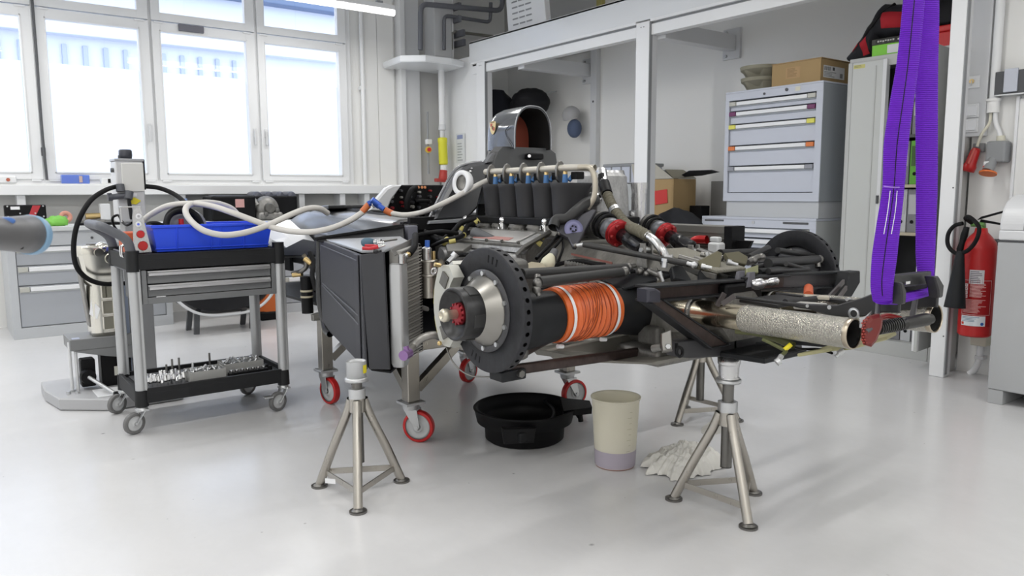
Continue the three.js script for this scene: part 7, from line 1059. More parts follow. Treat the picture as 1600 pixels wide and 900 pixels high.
// ---- left side pod box with radiator
{
  const F = [1.42, -3.31], O = [1.30, -2.665], E = [1.352, -2.578], R = [1.545, -2.735], yt = [0.897, 0.872, 0.895, 0.905];
  const bm = M([0.042, 0.044, 0.052], 0.5, 0, { map: carbonTex });
  const outer = [[F[0], 0.897, F[1]], [O[0], 0.872, O[1]], [O[0], 0.435, O[1] + 0.02], [F[0], 0.50, F[1]]];
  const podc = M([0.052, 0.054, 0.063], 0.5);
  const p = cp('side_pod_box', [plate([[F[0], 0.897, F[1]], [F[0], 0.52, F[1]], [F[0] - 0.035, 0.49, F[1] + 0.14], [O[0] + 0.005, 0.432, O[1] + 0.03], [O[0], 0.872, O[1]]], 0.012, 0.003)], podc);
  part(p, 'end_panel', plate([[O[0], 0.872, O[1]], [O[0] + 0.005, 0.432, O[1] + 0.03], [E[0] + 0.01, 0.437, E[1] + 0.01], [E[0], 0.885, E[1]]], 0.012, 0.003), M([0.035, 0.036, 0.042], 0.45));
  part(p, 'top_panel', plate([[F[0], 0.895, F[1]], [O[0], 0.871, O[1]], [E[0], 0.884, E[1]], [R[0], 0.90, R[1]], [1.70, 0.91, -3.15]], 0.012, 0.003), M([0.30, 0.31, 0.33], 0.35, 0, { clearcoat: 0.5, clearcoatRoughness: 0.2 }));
  part(p, 'bottom_panel', plate([[F[0], 0.50, F[1]], [O[0] + 0.01, 0.435, O[1] + 0.03], [E[0] + 0.01, 0.437, E[1] + 0.01], [R[0], 0.44, R[1]], [1.66, 0.5, -3.2]].reverse(), 0.012, 0.003), mat.black);
  part(p, 'inner_panel', plate([[1.44, 0.90, -3.31], [1.685, 0.93, -2.98], [1.685, 0.955, -3.0], [1.70, 0.52, -3.05], [1.46, 0.52, -3.28]], 0.01, 0.002), mat.black);
  part(p, 'back_fin', [plate([[1.379, 0.898, -3.297], [1.682, 0.961, -3.027], [1.581, 0.884, -2.838], [1.463, 0.885, -3.029], [1.38, 0.892, -3.257]], 0.008, 0.001), bar([1.375, 0.902, -3.288], [1.677, 0.962, -3.018], 0.01, 0.012, 0.002)], mat.black);
  part(p, 'upright_post', mm(1.68, 1.73, 0.88, 0.96, -3.02, -2.98, 0.004), M([0.16, 0.165, 0.2], 0.4));
  part(p, 'front_lip', [hose([[F[0] - 0.005, 0.90, F[1] - 0.03], [F[0] - 0.008, 0.6, F[1] - 0.03], [F[0] - 0.002, 0.52, F[1] - 0.01], [F[0] - 0.02, 0.487, F[1] + 0.05], [F[0] - 0.03, 0.478, F[1] + 0.12]], 0.016, 40, 10)], mat.carbonGloss);
  const on = (u, y, o = 0.009) => { const x = F[0] + (O[0] - F[0]) * u, z = F[1] + (O[1] - F[1]) * u; return [x - o, y, z - o * 0.2]; };
  for (const [u0, v0, u1, v1] of [[0.06, 0.872, 0.97, 0.848], [0.06, 0.70, 0.97, 0.635], [0.06, 0.69, 0.97, 0.60]]) part(p, 'panel_crease', bar(on(u0, v0, 0.015), on(u1, v1, 0.015), 0.004, 0.005, 0.001), M([0.12, 0.125, 0.14], 0.35));
  part(p, 'edge_strip', plate([on(0.90, 0.87, 0.0115), on(0.90, 0.46, 0.0115), on(0.99, 0.45, 0.0115), on(0.99, 0.87, 0.0115)], 0.004, 0.001), M([0.045, 0.046, 0.055], 0.45));
  // radiator along E -> R
  const ex = R[0] - E[0], ez = R[1] - E[1], L = Math.hypot(ex, ez), q = (u, y, o = 0) => [E[0] + ex * u - ez / L * o * -1 * -1, y, E[1] + ez * u + ex / L * o];
  const rd = cp('radiator', plate([q(0.15, 0.45), q(1, 0.47), q(1, 0.90), q(0.15, 0.885)], 0.05, 0.003), M([0.36, 0.35, 0.33], 0.5, 0.5));
  for (let i = 0; i < 38; i++) { const y = 0.463 + i * 0.0112; part(rd, 'cooling_fin', bar(q(0.36, y, 0.053), q(0.98, y + 0.01 * (i / 38), 0.053), 0.004, 0.006, 0), i % 2 ? M([0.30, 0.29, 0.27], 0.5, 0.5) : M([0.50, 0.49, 0.46], 0.45, 0.6)); }
  part(rd, 'end_tank', [skin([0.44, 0.455, 0.80, 0.835, 0.84].map((y, i) => { const s = [0.8, 1, 1, 0.95, 0.75][i], n = 20; return Array.from({ length: n }, (_, k) => { const a = k / n * 2 * Math.PI, c = Math.cos(a), d = Math.sin(a), u = 0.17 + Math.sign(c) * Math.pow(Math.abs(c), 0.4) * 0.15 * s; return q(u, y, 0.035 + Math.sign(d) * Math.pow(Math.abs(d), 0.5) * 0.028 * s); }); }), true, true, 0.6)], mat.aluPaint);
  part(rd, 'filler_neck', [rod(q(0.08, 0.84, 0.06), q(0.08, 0.875, 0.06), 0.014), rod(q(0.12, 0.858, 0.06), q(0.2, 0.868, 0.065), 0.011)], mat.alu);
  part(rd, 'top_flap', plate([q(0.02, 0.893, 0.02), q(1.0, 0.925, 0.02), q(1.0, 0.90, 0.03), q(0.02, 0.87, 0.04)], 0.004, 0.001), M([0.20, 0.195, 0.19], 0.5, 0.4));
  part(rd, 'brass_fitting', rod(q(0.2, 0.868, 0.065), q(0.27, 0.872, 0.07), 0.010), mat.brass);
  part(rd, 'radiator_hose', hose([q(0.27, 0.872, 0.07), q(0.5, 0.895, 0.07), q(0.75, 0.92, 0.05), q(0.98, 0.935, 0.03)], 0.013, 30, 10), mat.rubber);
  part(rd, 'back_frame', [bar(q(1.0, 0.46, 0.03), q(1.0, 0.90, 0.03), 0.012, 0.06, 0.003)], mat.black);
  const wt = cp('lower_water_pipe', [hose([[1.265, 0.559, -2.269], [1.438, 0.521, -2.529], [1.464, 0.55, -2.514], [1.492, 0.562, -2.495], [1.555, 0.552, -2.513]], 0.0155, 40, 14)], M([0.34, 0.33, 0.31], 0.4, 0.7));
  part(wt, 'purple_clamp', [rod([1.254, 0.587, -2.257], [1.258, 0.555, -2.249], 0.010), rod([1.235, 0.559, -2.242], [1.27, 0.561, -2.266], 0.0175)], M([0.28, 0.16, 0.36], 0.35, 0.5));
  cp('alloy_strut', skin([[[1.656, 0.699, -2.9], 0.005], [[1.657, 0.638, -2.889], 0.010], [[1.673, 0.61, -2.873], 0.009], [[1.697, 0.602, -2.854], 0.007]].map(([c, r]) => Array.from({ length: 10 }, (_, k) => { const a = k / 10 * 2 * Math.PI; return [c[0] + Math.cos(a) * r, c[1] + Math.sin(a) * r * 1.4, c[2] + Math.cos(a) * r * 0.3]; })), true, true, 1), mat.cast);
}
{ // parts in front of the side pod: filter canister, lines and fittings
  const z = -3.55, a = [1.432, 0.705, -3.55], b = [1.435, 0.526, -3.55];
  const c = cp('black_filter', rod(b, a, 0.028, 0.028, 24), mat.black);
  for (const t of [0.36, 0.52]) part(c, 'beige_band', rod(lerp3(a, b, t), lerp3(a, b, t + 0.05), 0.0305, 0.0305, 24), M([0.45, 0.41, 0.30], 0.5));
  cp('fluid_line', hose([[1.444, 0.807, -3.6], [1.469, 0.774, -3.6], [1.473, 0.752, -3.55], [1.477, 0.728, -3.5]], 0.011, 24, 8), M([0.30, 0.28, 0.24], 0.4, 0.5));
  cp('fluid_line', hose([[1.477, 0.815, -3.6], [1.474, 0.771, -3.55], [1.444, 0.715, -3.5], [1.44, 0.642, -3.45]], 0.012, 24, 8), mat.rubber);
  cp('fluid_line', hose([[1.427, 0.709, -3.7], [1.435, 0.724, -3.62], [1.454, 0.744, -3.6], [1.456, 0.794, -3.6]], 0.012, 24, 8), mat.steelDark);
  cp('line_fitting', [rod([1.411, 0.704, -3.66], [1.441, 0.711, -3.62], 0.012), rod([1.441, 0.79, -3.58], [1.465, 0.765, -3.56], 0.013)], mat.brass);
  cp('pod_bracket', [plate([[1.44, 0.522, -3.5], [1.483, 0.53, -3.5], [1.495, 0.491, -3.5], [1.442, 0.491, -3.5]], 0.03, 0.003)], mat.cast);
  cp('lower_front_plate', plate([[1.463, 0.775, -3.9], [1.529, 0.784, -3.6], [1.548, 0.859, -3.6], [1.547, 0.859, -3.8], [1.483, 0.804, -3.95]], 0.02, 0.004), mat.black);
}
// ---- right side pod radiator far behind
{
  const X = 2.95, rd = cp('radiator', [mm(X, X + 0.06, 0.70, 0.93, -2.62, -2.22, 0.004)], M([0.16, 0.155, 0.14], 0.5, 0.4));
  for (let i = 0; i < 14; i++) part(rd, 'cooling_fin', mm(X - 0.006, X + 0.002, 0.72 + i * 0.0125, 0.7235 + i * 0.0125, -2.6, -2.25, 0), M([0.24, 0.23, 0.21], 0.5, 0.4));
  part(rd, 'top_tank', mm(X - 0.004, X + 0.064, 0.905, 0.945, -2.62, -2.24, 0.006), M([0.20, 0.195, 0.18], 0.5, 0.4));
  part(rd, 'end_frame', [mm(X - 0.02, X + 0.08, 0.72, 0.945, -2.245, -2.20, 0.004), plate([[X + 0.02, 0.88, -2.2], [X + 0.02, 0.88, -2.12], [X + 0.02, 0.80, -2.16], [X + 0.02, 0.78, -2.2]], 0.02, 0.002)], mat.black);
  part(rd, 'white_reservoir', [mm(X - 0.07, X - 0.01, 0.78, 0.87, -2.30, -2.235, 0.012), mm(X - 0.055, X - 0.02, 0.87, 0.895, -2.3, -2.25, 0.008)], M([0.62, 0.63, 0.64], 0.45));
  part(rd, 'red_elbow', hose([[X - 0.06, 0.76, -2.41], [X - 0.06, 0.84, -2.41], [X - 0.055, 0.875, -2.38], [X - 0.045, 0.88, -2.32]], 0.02, 24, 12), M([0.45, 0.02, 0.02], 0.3, 0.5));
}
// ---- right suspension and the brackets on top of the gearbox tail
{
  const rm = M([0.02, 0.02, 0.021], 0.45), lk = (n, a, b, r, m = rm) => cp(n, rod(a, b, r), m);
  lk('right_link', [2.476, 0.861, -1.912], [2.808, 0.848, -1.937], 0.016); lk('right_link', [2.481, 0.847, -1.767], [2.926, 0.822, -1.81], 0.010); lk('right_link', [2.436, 0.84, -1.665], [2.935, 0.822, -1.762], 0.018);
  lk('right_link', [2.391, 0.826, -1.693], [2.704, 0.827, -1.733], 0.012); lk('right_link', [2.657, 0.872, -1.775], [2.968, 0.831, -1.807], 0.012); lk('right_link', [2.34, 0.823, -1.598], [2.697, 0.802, -1.666], 0.011); lk('right_link', [2.488, 0.839, -1.625], [2.697, 0.799, -1.666], 0.009);
  lk('right_link', [2.472, 0.852, -1.775], [2.675, 0.876, -1.831], 0.014);
  cp('link_joint', [ball([2.925, 0.823, -1.756], 0.018), rod([2.908, 0.822, -1.755], [2.898, 0.791, -1.745], 0.012), ball([2.924, 0.828, -1.8], 0.014)], mat.steelDark);
  cp('link_joint', [ball([2.436, 0.845, -1.731], 0.018), ball([2.539, 0.851, -1.765], 0.016), rod([2.402, 0.842, -1.729], [2.473, 0.857, -1.733], 0.012)], mat.steelDark);
  cp('right_duct', skin([[[2.356, 0.816, -1.649], 0.016], [[2.462, 0.812, -1.641], 0.026], [[2.74, 0.774, -1.697], 0.036], [[2.939, 0.74, -1.747], 0.04]].map(([c, r]) => Array.from({ length: 16 }, (_, k) => { const a = k / 16 * 2 * Math.PI; return [c[0], c[1] + Math.cos(a) * r * 0.7, c[2] + Math.sin(a) * r]; })), true, true, 1), mat.plastic);
  const ol = M([0.14, 0.13, 0.085], 0.5, 0.5);
  cp('tail_bracket', [plate([[2.087, 0.85, -1.718], [2.115, 0.87, -1.7], [2.163, 0.885, -1.694], [2.176, 0.876, -1.683], [2.128, 0.815, -1.654], [2.106, 0.806, -1.669], [2.081, 0.833, -1.692]].reverse(), 0.03, 0.003)], ol);
  cp('tail_bracket', [plate([[2.219, 0.875, -1.705], [2.296, 0.878, -1.703], [2.32, 0.855, -1.681], [2.278, 0.836, -1.655], [2.217, 0.848, -1.675]].reverse(), 0.02, 0.003)], ol);
  cp('tail_bracket', [plate([[2.221, 0.83, -1.613], [2.301, 0.837, -1.624], [2.272, 0.814, -1.6], [2.201, 0.814, -1.598]].reverse(), 0.016, 0.002)], M([0.24, 0.25, 0.14], 0.5, 0.3));
  cp('tail_mount', [plate([[2.059, 0.822, -1.68], [2.09, 0.859, -1.69], [2.094, 0.835, -1.655], [2.087, 0.803, -1.627], [2.042, 0.794, -1.66]], 0.05, 0.004), plate([[1.992, 0.855, -1.735], [2.034, 0.859, -1.732], [2.029, 0.803, -1.671], [1.975, 0.812, -1.713]], 0.03, 0.004)], mat.plastic);
  cp('tail_pivot', [mm(2.06, 2.26, 0.72, 0.80, -1.66, -1.56, 0.012)], mat.black);
  for (const [a, b, r] of [[[2.071, 0.852, -1.675], [2.09, 0.846, -1.646], 0.012], [[2.196, 0.861, -1.665], [2.224, 0.849, -1.642], 0.012], [[2.142, 0.894, -1.711], [2.144, 0.872, -1.706], 0.010], [[1.993, 0.876, -1.765], [1.988, 0.846, -1.765], 0.016], [[1.956, 0.835, -1.759], [1.964, 0.801, -1.748], 0.010]]) cp('bright_bolt', [rod(a, b, r * 0.6, r * 0.6, 12), rod(a, lerp3(a, b, 0.35), r * 0.9, r * 0.9, 6)], mat.zinc);
  for (const [a, b] of [[[2.046, 0.879, -1.754], [2.086, 0.859, -1.692]], [[2.105, 0.872, -1.736], [2.131, 0.852, -1.685]], [[2.197, 0.878, -1.778], [2.222, 0.868, -1.702]], [[2.237, 0.873, -1.747], [2.279, 0.884, -1.856]]]) cp('tail_link', rod(a, b, 0.012), mat.steelDark);
  for (const x of [[2.163, 0.834, -1.602], [2.191, 0.83, -1.581]]) cp('grey_wedge', plate([x, add3(x, [0.03, 0.0, 0]), add3(x, [0.02, -0.05, 0.01]), add3(x, [-0.03, -0.05, 0.01])].reverse(), 0.015, 0.002), M([0.12, 0.12, 0.14], 0.5));
  cp('cross_pipe', hose([[1.974, 0.82, -1.91], [2.003, 0.829, -1.862], [2.019, 0.822, -1.793], [2.024, 0.82, -1.733]], 0.008, 20, 8), mat.rubber);
  cp('clevis_cluster', [ball([1.969, 0.827, -1.86], 0.016), ball([1.97, 0.82, -1.83], 0.012), ball([1.981, 0.829, -1.823], 0.013), rod([2, 0.834, -1.92], [1.975, 0.822, -1.854], 0.011), rod([1.981, 0.829, -1.823], [1.978, 0.816, -1.767], 0.012), rod([1.996, 0.838, -1.813], [1.97, 0.798, -1.771], 0.008)], mat.steelDark);
}
// ---- rear frame: I-section cross beam, diagonal brace, post, skid plate, tail arms
function ibeam(name, a, b, h, d, m, side = [0, 1, 0]) { const A = v3(a), B = v3(b), y = v3(side); const t = cp(name, bar(a, b, 0.012, h - 0.012, 0.001, side), m); const up = y.clone().multiplyScalar(h / 2 - 0.004); for (const s of [1, -1]) part(t, 'flange', bar(A.clone().addScaledVector(up, s), B.clone().addScaledVector(up, s), d, 0.008, 0.002, side), mat.plastic); return t; }
{
  const bz = -1.60;
  ibeam('cross_beam', [1.709, 0.796, -1.6], [2.163, 0.784, -1.6], 0.052, 0.07, mat.brownSteel);
  ibeam('cross_beam', [2.163, 0.789, -1.6], [2.43, 0.78, -1.6], 0.054, 0.07, mat.brownSteel);
  const re = ibeam('cross_beam', [2.43, 0.78, -1.6], [2.842, 0.762, -1.6], 0.06, 0.05, M([0.06, 0.055, 0.06], 0.4, 0.4));
  part(re, 'end_cap', [plate([[2.741, 0.799, -1.57], [2.819, 0.799, -1.57], [2.823, 0.754, -1.57], [2.767, 0.703, -1.57], [2.696, 0.704, -1.57]].reverse(), 0.05, 0.004)], mat.plastic);
  cp('beam_end_block', [plate([[1.644, 0.821, -1.57], [1.68, 0.822, -1.57], [1.702, 0.811, -1.57], [1.703, 0.778, -1.57], [1.645, 0.783, -1.57]].reverse(), 0.05, 0.006)], M([0.045, 0.045, 0.06], 0.4, 0.3));
  const dg = cp('diagonal_brace', [plate([[1.697, 0.777, -1.58], [1.759, 0.776, -1.58], [2.09, 0.595, -1.58], [1.991, 0.599, -1.58]].reverse(), 0.02, 0.003)], mat.brownSteel);
  part(dg, 'flange', [bar([1.686, 0.777, -1.57], [1.978, 0.6, -1.57], 0.008, 0.05, 0.002, [0, 0, 1]), bar([1.753, 0.777, -1.575], [2.084, 0.597, -1.575], 0.006, 0.04, 0.002, [0, 0, 1]), bar([1.978, 0.6, -1.57], [2.077, 0.599, -1.57], 0.006, 0.045, 0.002, [0, 0, 1])], mat.plastic);
  cp('centre_post', [bar([2.12, 0.766, -1.58], [2.13, 0.557, -1.58], 0.016, 0.02, 0.003), rod([2.150, 0.547, -1.60], [2.150, 0.575, -1.60], 0.018)], mat.steelDark);
  cp('skid_plate', [plate([[1.837, 0.637, -1.62], [2.252, 0.622, -1.62], [2.528, 0.54, -1.62], [2.531, 0.508, -1.62], [1.9, 0.575, -1.62], [1.838, 0.587, -1.62]].reverse(), 0.05, 0.004)], M([0.03, 0.03, 0.033], 0.5));
  cp('skid_rail', [plate([[2.05, 0.555, -1.66], [2.05, 0.565, -1.40], [2.28, 0.565, -1.40], [2.28, 0.555, -1.66]], 0.02, 0.004), plate([[2.14, 0.597, -1.5], [2.264, 0.588, -1.45], [2.377, 0.593, -1.3], [2.488, 0.582, -1.35], [2.36, 0.593, -1.5]], 0.012, 0.003)], mat.plastic);
  const cl = cp('wishbone_clevis', [plate([[1.781, 0.66, -1.592], [1.807, 0.672, -1.574], [1.79, 0.613, -1.552], [1.765, 0.609, -1.571], [1.771, 0.631, -1.582]].reverse(), 0.025, 0.003), rod([1.773, 0.615, -1.616], [1.781, 0.625, -1.586], 0.012)], mat.steelDark);
  part(cl, 'clevis_bolt', [rod([1.772, 0.634, -1.557], [1.76, 0.636, -1.541], 0.008, 0.008, 6)], mat.zinc);
  cp('lock_hook', [torus([1.794, 0.617, -1.525], 0.014, 0.005, [0, 0.2, 1], 20, 8), bar([1.788, 0.644, -1.533], [1.786, 0.613, -1.53], 0.006, 0.012)], mat.black);
  // support gussets and struts behind
  for (const [a, b] of [[[1.957, 0.753, -1.498], [1.974, 0.781, -1.464]], [[1.96, 0.744, -1.52], [1.982, 0.784, -1.509]], [[2.309, 0.747, -1.358], [2.549, 0.786, -1.434]], [[2.298, 0.749, -1.316], [2.514, 0.769, -1.404]]]) cp('gusset_bar', bar(a, b, 0.008, 0.016, 0.001), M([0.08, 0.07, 0.07], 0.4, 0.4));
  cp('orange_stop', [rod([2.498, 0.757, -1.537], [2.311, 0.757, -1.421], 0.016)], M([0.55, 0.10, 0.03], 0.5));
  const kn = cp('bright_knob', [ring([[0.001, 0], [0.010, 0.0], [0.016, 0.008], [0.0185, 0.02], [0.017, 0.036], [0.010, 0.044], [0.009, 0.055], [0.013, 0.062], [0.012, 0.085], [0.001, 0.09]], [2.145, 0.795, -1.527], [2.188, 0.808, -1.479], 24)], mat.alu);
  // tail arms carrying the sling beam
  const armP = (X) => [[-1.53, 0.766], [-1.28, 0.768], [-1.18, 0.776], [-1.11, 0.803], [-1.015, 0.850], [-1.0, 0.845], [-1.0, 0.775], [-1.045, 0.770], [-1.09, 0.755], [-1.13, 0.745], [-1.19, 0.742], [-1.27, 0.753], [-1.40, 0.757], [-1.53, 0.757]].map(([z, y]) => [X, y - 0.006 * (X > 2.2), z]);
  const ym = M([0.022, 0.022, 0.024], 0.42);
  for (const X of [2.07, 2.29]) {
    const a = cp('tail_arm', plate(armP(X), 0.014, 0.003, [], true), ym);
    part(a, 'bushing', ring([[0.010, -0.009], [0.017, -0.009], [0.017, 0.009], [0.010, 0.009]], [X, 0.758, -1.125], [X - 1, 0.758, -1.125], 24), mat.zinc);
    part(a, 'pin_hole', rod([X - 0.009, 0.763, -1.27], [X + 0.009, 0.763, -1.27], 0.005), mat.zinc); part(a, 'pin_hole', rod([X - 0.009, 0.767, -1.2], [X + 0.009, 0.767, -1.2], 0.006), mat.zinc);
  }
  cp('tail_spacer', [rod([2.07, 0.765, -1.35], [2.29, 0.76, -1.35], 0.010), plate([[2.075, 0.755, -1.52], [2.285, 0.755, -1.52], [2.285, 0.752, -1.38], [2.075, 0.752, -1.38]], 0.01, 0.002)], ym);
  const hb = cp('hanger_beam', [bar([2.011, 0.864, -1], [2.219, 0.861, -1], 0.02, 0.036, 0.004, [0, 1, 0]), ...[[1396, 441, 0], [1450, 432, 1]].map(([x, y, k]) => k ? plate([[2.148, 0.871, -0.98], [2.174, 0.871, -0.98], [2.208, 0.844, -0.98], [2.205, 0.81, -0.98], [2.182, 0.81, -0.98], [2.175, 0.832, -0.98]].reverse(), 0.03, 0.004) : plate([[1.961, 0.869, -0.98], [1.978, 0.868, -0.98], [1.997, 0.846, -0.98], [1.997, 0.811, -0.98], [1.977, 0.811, -0.98], [1.974, 0.838, -0.98]].reverse(), 0.03, 0.004))], ym);
  part(hb, 'inner_web', [bar([2.082, 0.831, -1.02], [2.252, 0.826, -1.02], 0.012, 0.03, 0.002, [0, 1, 0])], mat.black);
  part(hb, 'bright_pin', bar([2.057, 0.858, -0.985], [2.081, 0.858, -0.985], 0.006, 0.008, 0.001), mat.chrome);
}
// ---- exhausts
function exhaust(x, ys, z0, z1, y1) {
  const a = [x + 0.015, ys, z0], b = [x - 0.005, y1, z1], L = v3(a).distanceTo(v3(b));
  const f = cp('exhaust_tailpipe', ring([[0.026, 0], [0.032, 0.06], [0.038, 0.13], [0.0405, 0.16], [0.0405, L * 0.5], [0.0395, L * 0.5]], a, b, 40), M([0.56, 0.50, 0.38], 0.3, 1, { roughnessMap: brushed }));
  part(f, 'silver_wrap', ring([[0.0405, L * 0.5], [0.0425, L * 0.505], [0.0425, L - 0.014], [0.0405, L - 0.012]], a, b, 48), mat.foil);
  part(f, 'rim', ring([[0.0395, L - 0.016], [0.0425, L - 0.014], [0.0425, L - 0.003], [0.041, L], [0.039, L], [0.038, L - 0.004], [0.038, L - 0.2], [0.001, L - 0.2]], a, b, 48), M([0.48, 0.42, 0.33], 0.3, 1));
  part(f, 'bore', ring([[0.0378, L - 0.006], [0.0378, L - 0.19], [0.001, L - 0.19]], a, b, 40), M([0.01, 0.01, 0.01], 0.9, 0, { side: THREE.DoubleSide }));
  const cl = part(f, 'clamp', ring([[0.040, 0.155], [0.045, 0.158], [0.046, 0.166], [0.045, 0.174], [0.040, 0.177]], a, b, 40), mat.steelDark);
  part(f, 'clamp_spring', [...Array.from({ length: 9 }, (_, k) => torus([a[0] - 0.042, a[1] - 0.012 + k * 0.005 - 0.012, a[2] + 0.166], 0.007, 0.0018, [0, 1, 0.1], 14, 5))], mat.steel);
}
exhaust(1.985, 0.708, -1.80, -1.075, 0.716);
exhaust(2.325, 0.712, -1.74, -1.015, 0.731);
{ // starter shaft, red rain light and the things under the tail
  const a = [2.043, 0.728, -1.051], b = [2.228, 0.744, -0.988], L = v3(a).distanceTo(v3(b));
  const pr = [[0.001, 0], [0.016, 0]]; for (let i = 0; i < 11; i++) { const t = 0.008 + i * 0.0075; pr.push([0.0125, t], [0.0125, t + 0.001], [0.019, t + 0.0015], [0.019, t + 0.005], [0.0125, t + 0.0055]); } pr.push([0.014, 0.095], [0.018, 0.1], [0.018, L - 0.015], [0.014, L - 0.012], [0.014, L], [0.009, L], [0.009, L - 0.02], [0.001, L - 0.02]);
  cp('starter_shaft', toCreasedNormals(ring(pr, a, b, 24), 0.5), M([0.05, 0.05, 0.048], 0.4, 0.3));
  const rl = cp('rain_light', [plate([[1.974, 0.754, -1.056], [1.984, 0.768, -1.05], [2.004, 0.775, -1.036], [2.011, 0.761, -1.029], [2.007, 0.737, -1.029], [1.993, 0.703, -1.034], [1.981, 0.688, -1.041], [1.97, 0.693, -1.049], [1.968, 0.713, -1.054]].reverse(), 0.035, 0.008)], M([0.16, 0.018, 0.014], 0.4), { label: 'red honeycomb rear light' });
  const hx = []; for (let i = 0; i < 5; i++) for (let j = 0; j < 10; j++) { const x = 1347 + i * 4.5 + (j % 2) * 2.2, y = 496 + j * 4.4; if (x > 1370 || (y > 530 && x > 1360) || (y < 500 && x < 1352)) continue; hx.push([x, y]); }
  const lf = [1.95, 0.758, -1.043], lx = [1.984, 0.758, -1.018], ly = [1.945, 0.703, -1.038]; hx.forEach(([x, y]) => { const u = (x - 1345) / 25, v = (y - 502) / 33, p = [0, 1, 2].map((k) => lf[k] + (lx[k] - lf[k]) * u + (ly[k] - lf[k]) * v); part(rl, 'lens_cell', rod(p, add3(p, [-0.003, 0.0015, 0.004]), 0.003, 0.0012, 6), M([0.36, 0.06, 0.045], 0.35)); });
  cp('bright_bracket', [plate([[2.01, 0.758, -1.08], [2.023, 0.765, -1.071], [2.057, 0.769, -1.071], [2.003, 0.754, -1.06], [1.989, 0.744, -1.068]], 0.01, 0.002), bar([1.967, 0.745, -1.054], [1.98, 0.737, -1.036], 0.005, 0.014, 0.001)], mat.aluPaint);
  cp('red_hoop', [hose([[2.064, 0.747, -1.063], [2.148, 0.748, -1.075], [2.212, 0.736, -1.075], [2.243, 0.727, -1.076], [2.161, 0.732, -1.063], [2.049, 0.744, -1.048]], 0.008, 40, 8)], M([0.42, 0.02, 0.02], 0.35));
  cp('hook_strap', [hose([[2.044, 0.804, -1.048], [2.021, 0.776, -1.037], [1.984, 0.752, -1.023], [1.964, 0.739, -1.024], [1.955, 0.732, -1.029]], 0.007, 30, 8)], M([0.09, 0.09, 0.095], 0.45));
  cp('hook_strap', [bar([2.239, 0.799, -1.039], [2.225, 0.737, -1.04], 0.012, 0.014, 0.003)], M([0.09, 0.09, 0.095], 0.45));
  cp('yellow_tail_panel', [plate([[1.999, 0.634, -1.259], [2.036, 0.656, -1.171], [2.004, 0.669, -1.096], [2.163, 0.69, -1.08], [2.285, 0.683, -1.113], [2.207, 0.642, -1.228]].reverse(), 0.01, 0.002)], M([0.42, 0.40, 0.22], 0.5));
  cp('trailing_lead', hose([[1.965, 0.662, -1.352], [1.971, 0.651, -1.32], [1.974, 0.641, -1.291], [1.974, 0.638, -1.278], [1.955, 0.627, -1.278], [1.938, 0.616, -1.277]], 0.006, 30, 8), M([0.10, 0.11, 0.04], 0.6));
  cp('lead_connector', [rod([1.953, 0.625, -1.279], [1.936, 0.612, -1.278], 0.008), rod([1.939, 0.614, -1.275], [1.931, 0.607, -1.28], 0.011)], mat.zinc);
  cp('yellow_sleeve', rod([1.987, 0.656, -1.271], [1.971, 0.64, -1.281], 0.007), mat.yellow);
  cp('black_lead', hose([[2.035, 0.64, -1.169], [2.052, 0.641, -1.22], [2.034, 0.637, -1.27], [2.013, 0.645, -1.287]], 0.004, 24, 6), mat.black);
  cp('lead_connector', [rod([2.015, 0.659, -1.124], [2.003, 0.649, -1.132], 0.008), rod([2.006, 0.65, -1.13], [1.996, 0.641, -1.135], 0.005)], mat.zinc);
  cp('olive_line', hose([[1.986, 0.671, -1.464], [2.007, 0.67, -1.397], [2, 0.662, -1.325], [2.002, 0.65, -1.272]], 0.012, 30, 8), M([0.09, 0.095, 0.035], 0.6));
  cp('grey_shield', plate([[2.129, 0.752, -1.368], [2.172, 0.753, -1.272], [2.131, 0.749, -1.239], [2.103, 0.744, -1.235], [2.064, 0.75, -1.316]].reverse(), 0.01, 0.003), M([0.50, 0.49, 0.46], 0.45, 0.5));
  cp('pale_shield', plate([[2.252, 0.76, -1.403], [2.273, 0.762, -1.324], [2.245, 0.76, -1.307], [2.22, 0.759, -1.376]].reverse(), 0.01, 0.002), M([0.52, 0.48, 0.40], 0.45, 0.4));
}
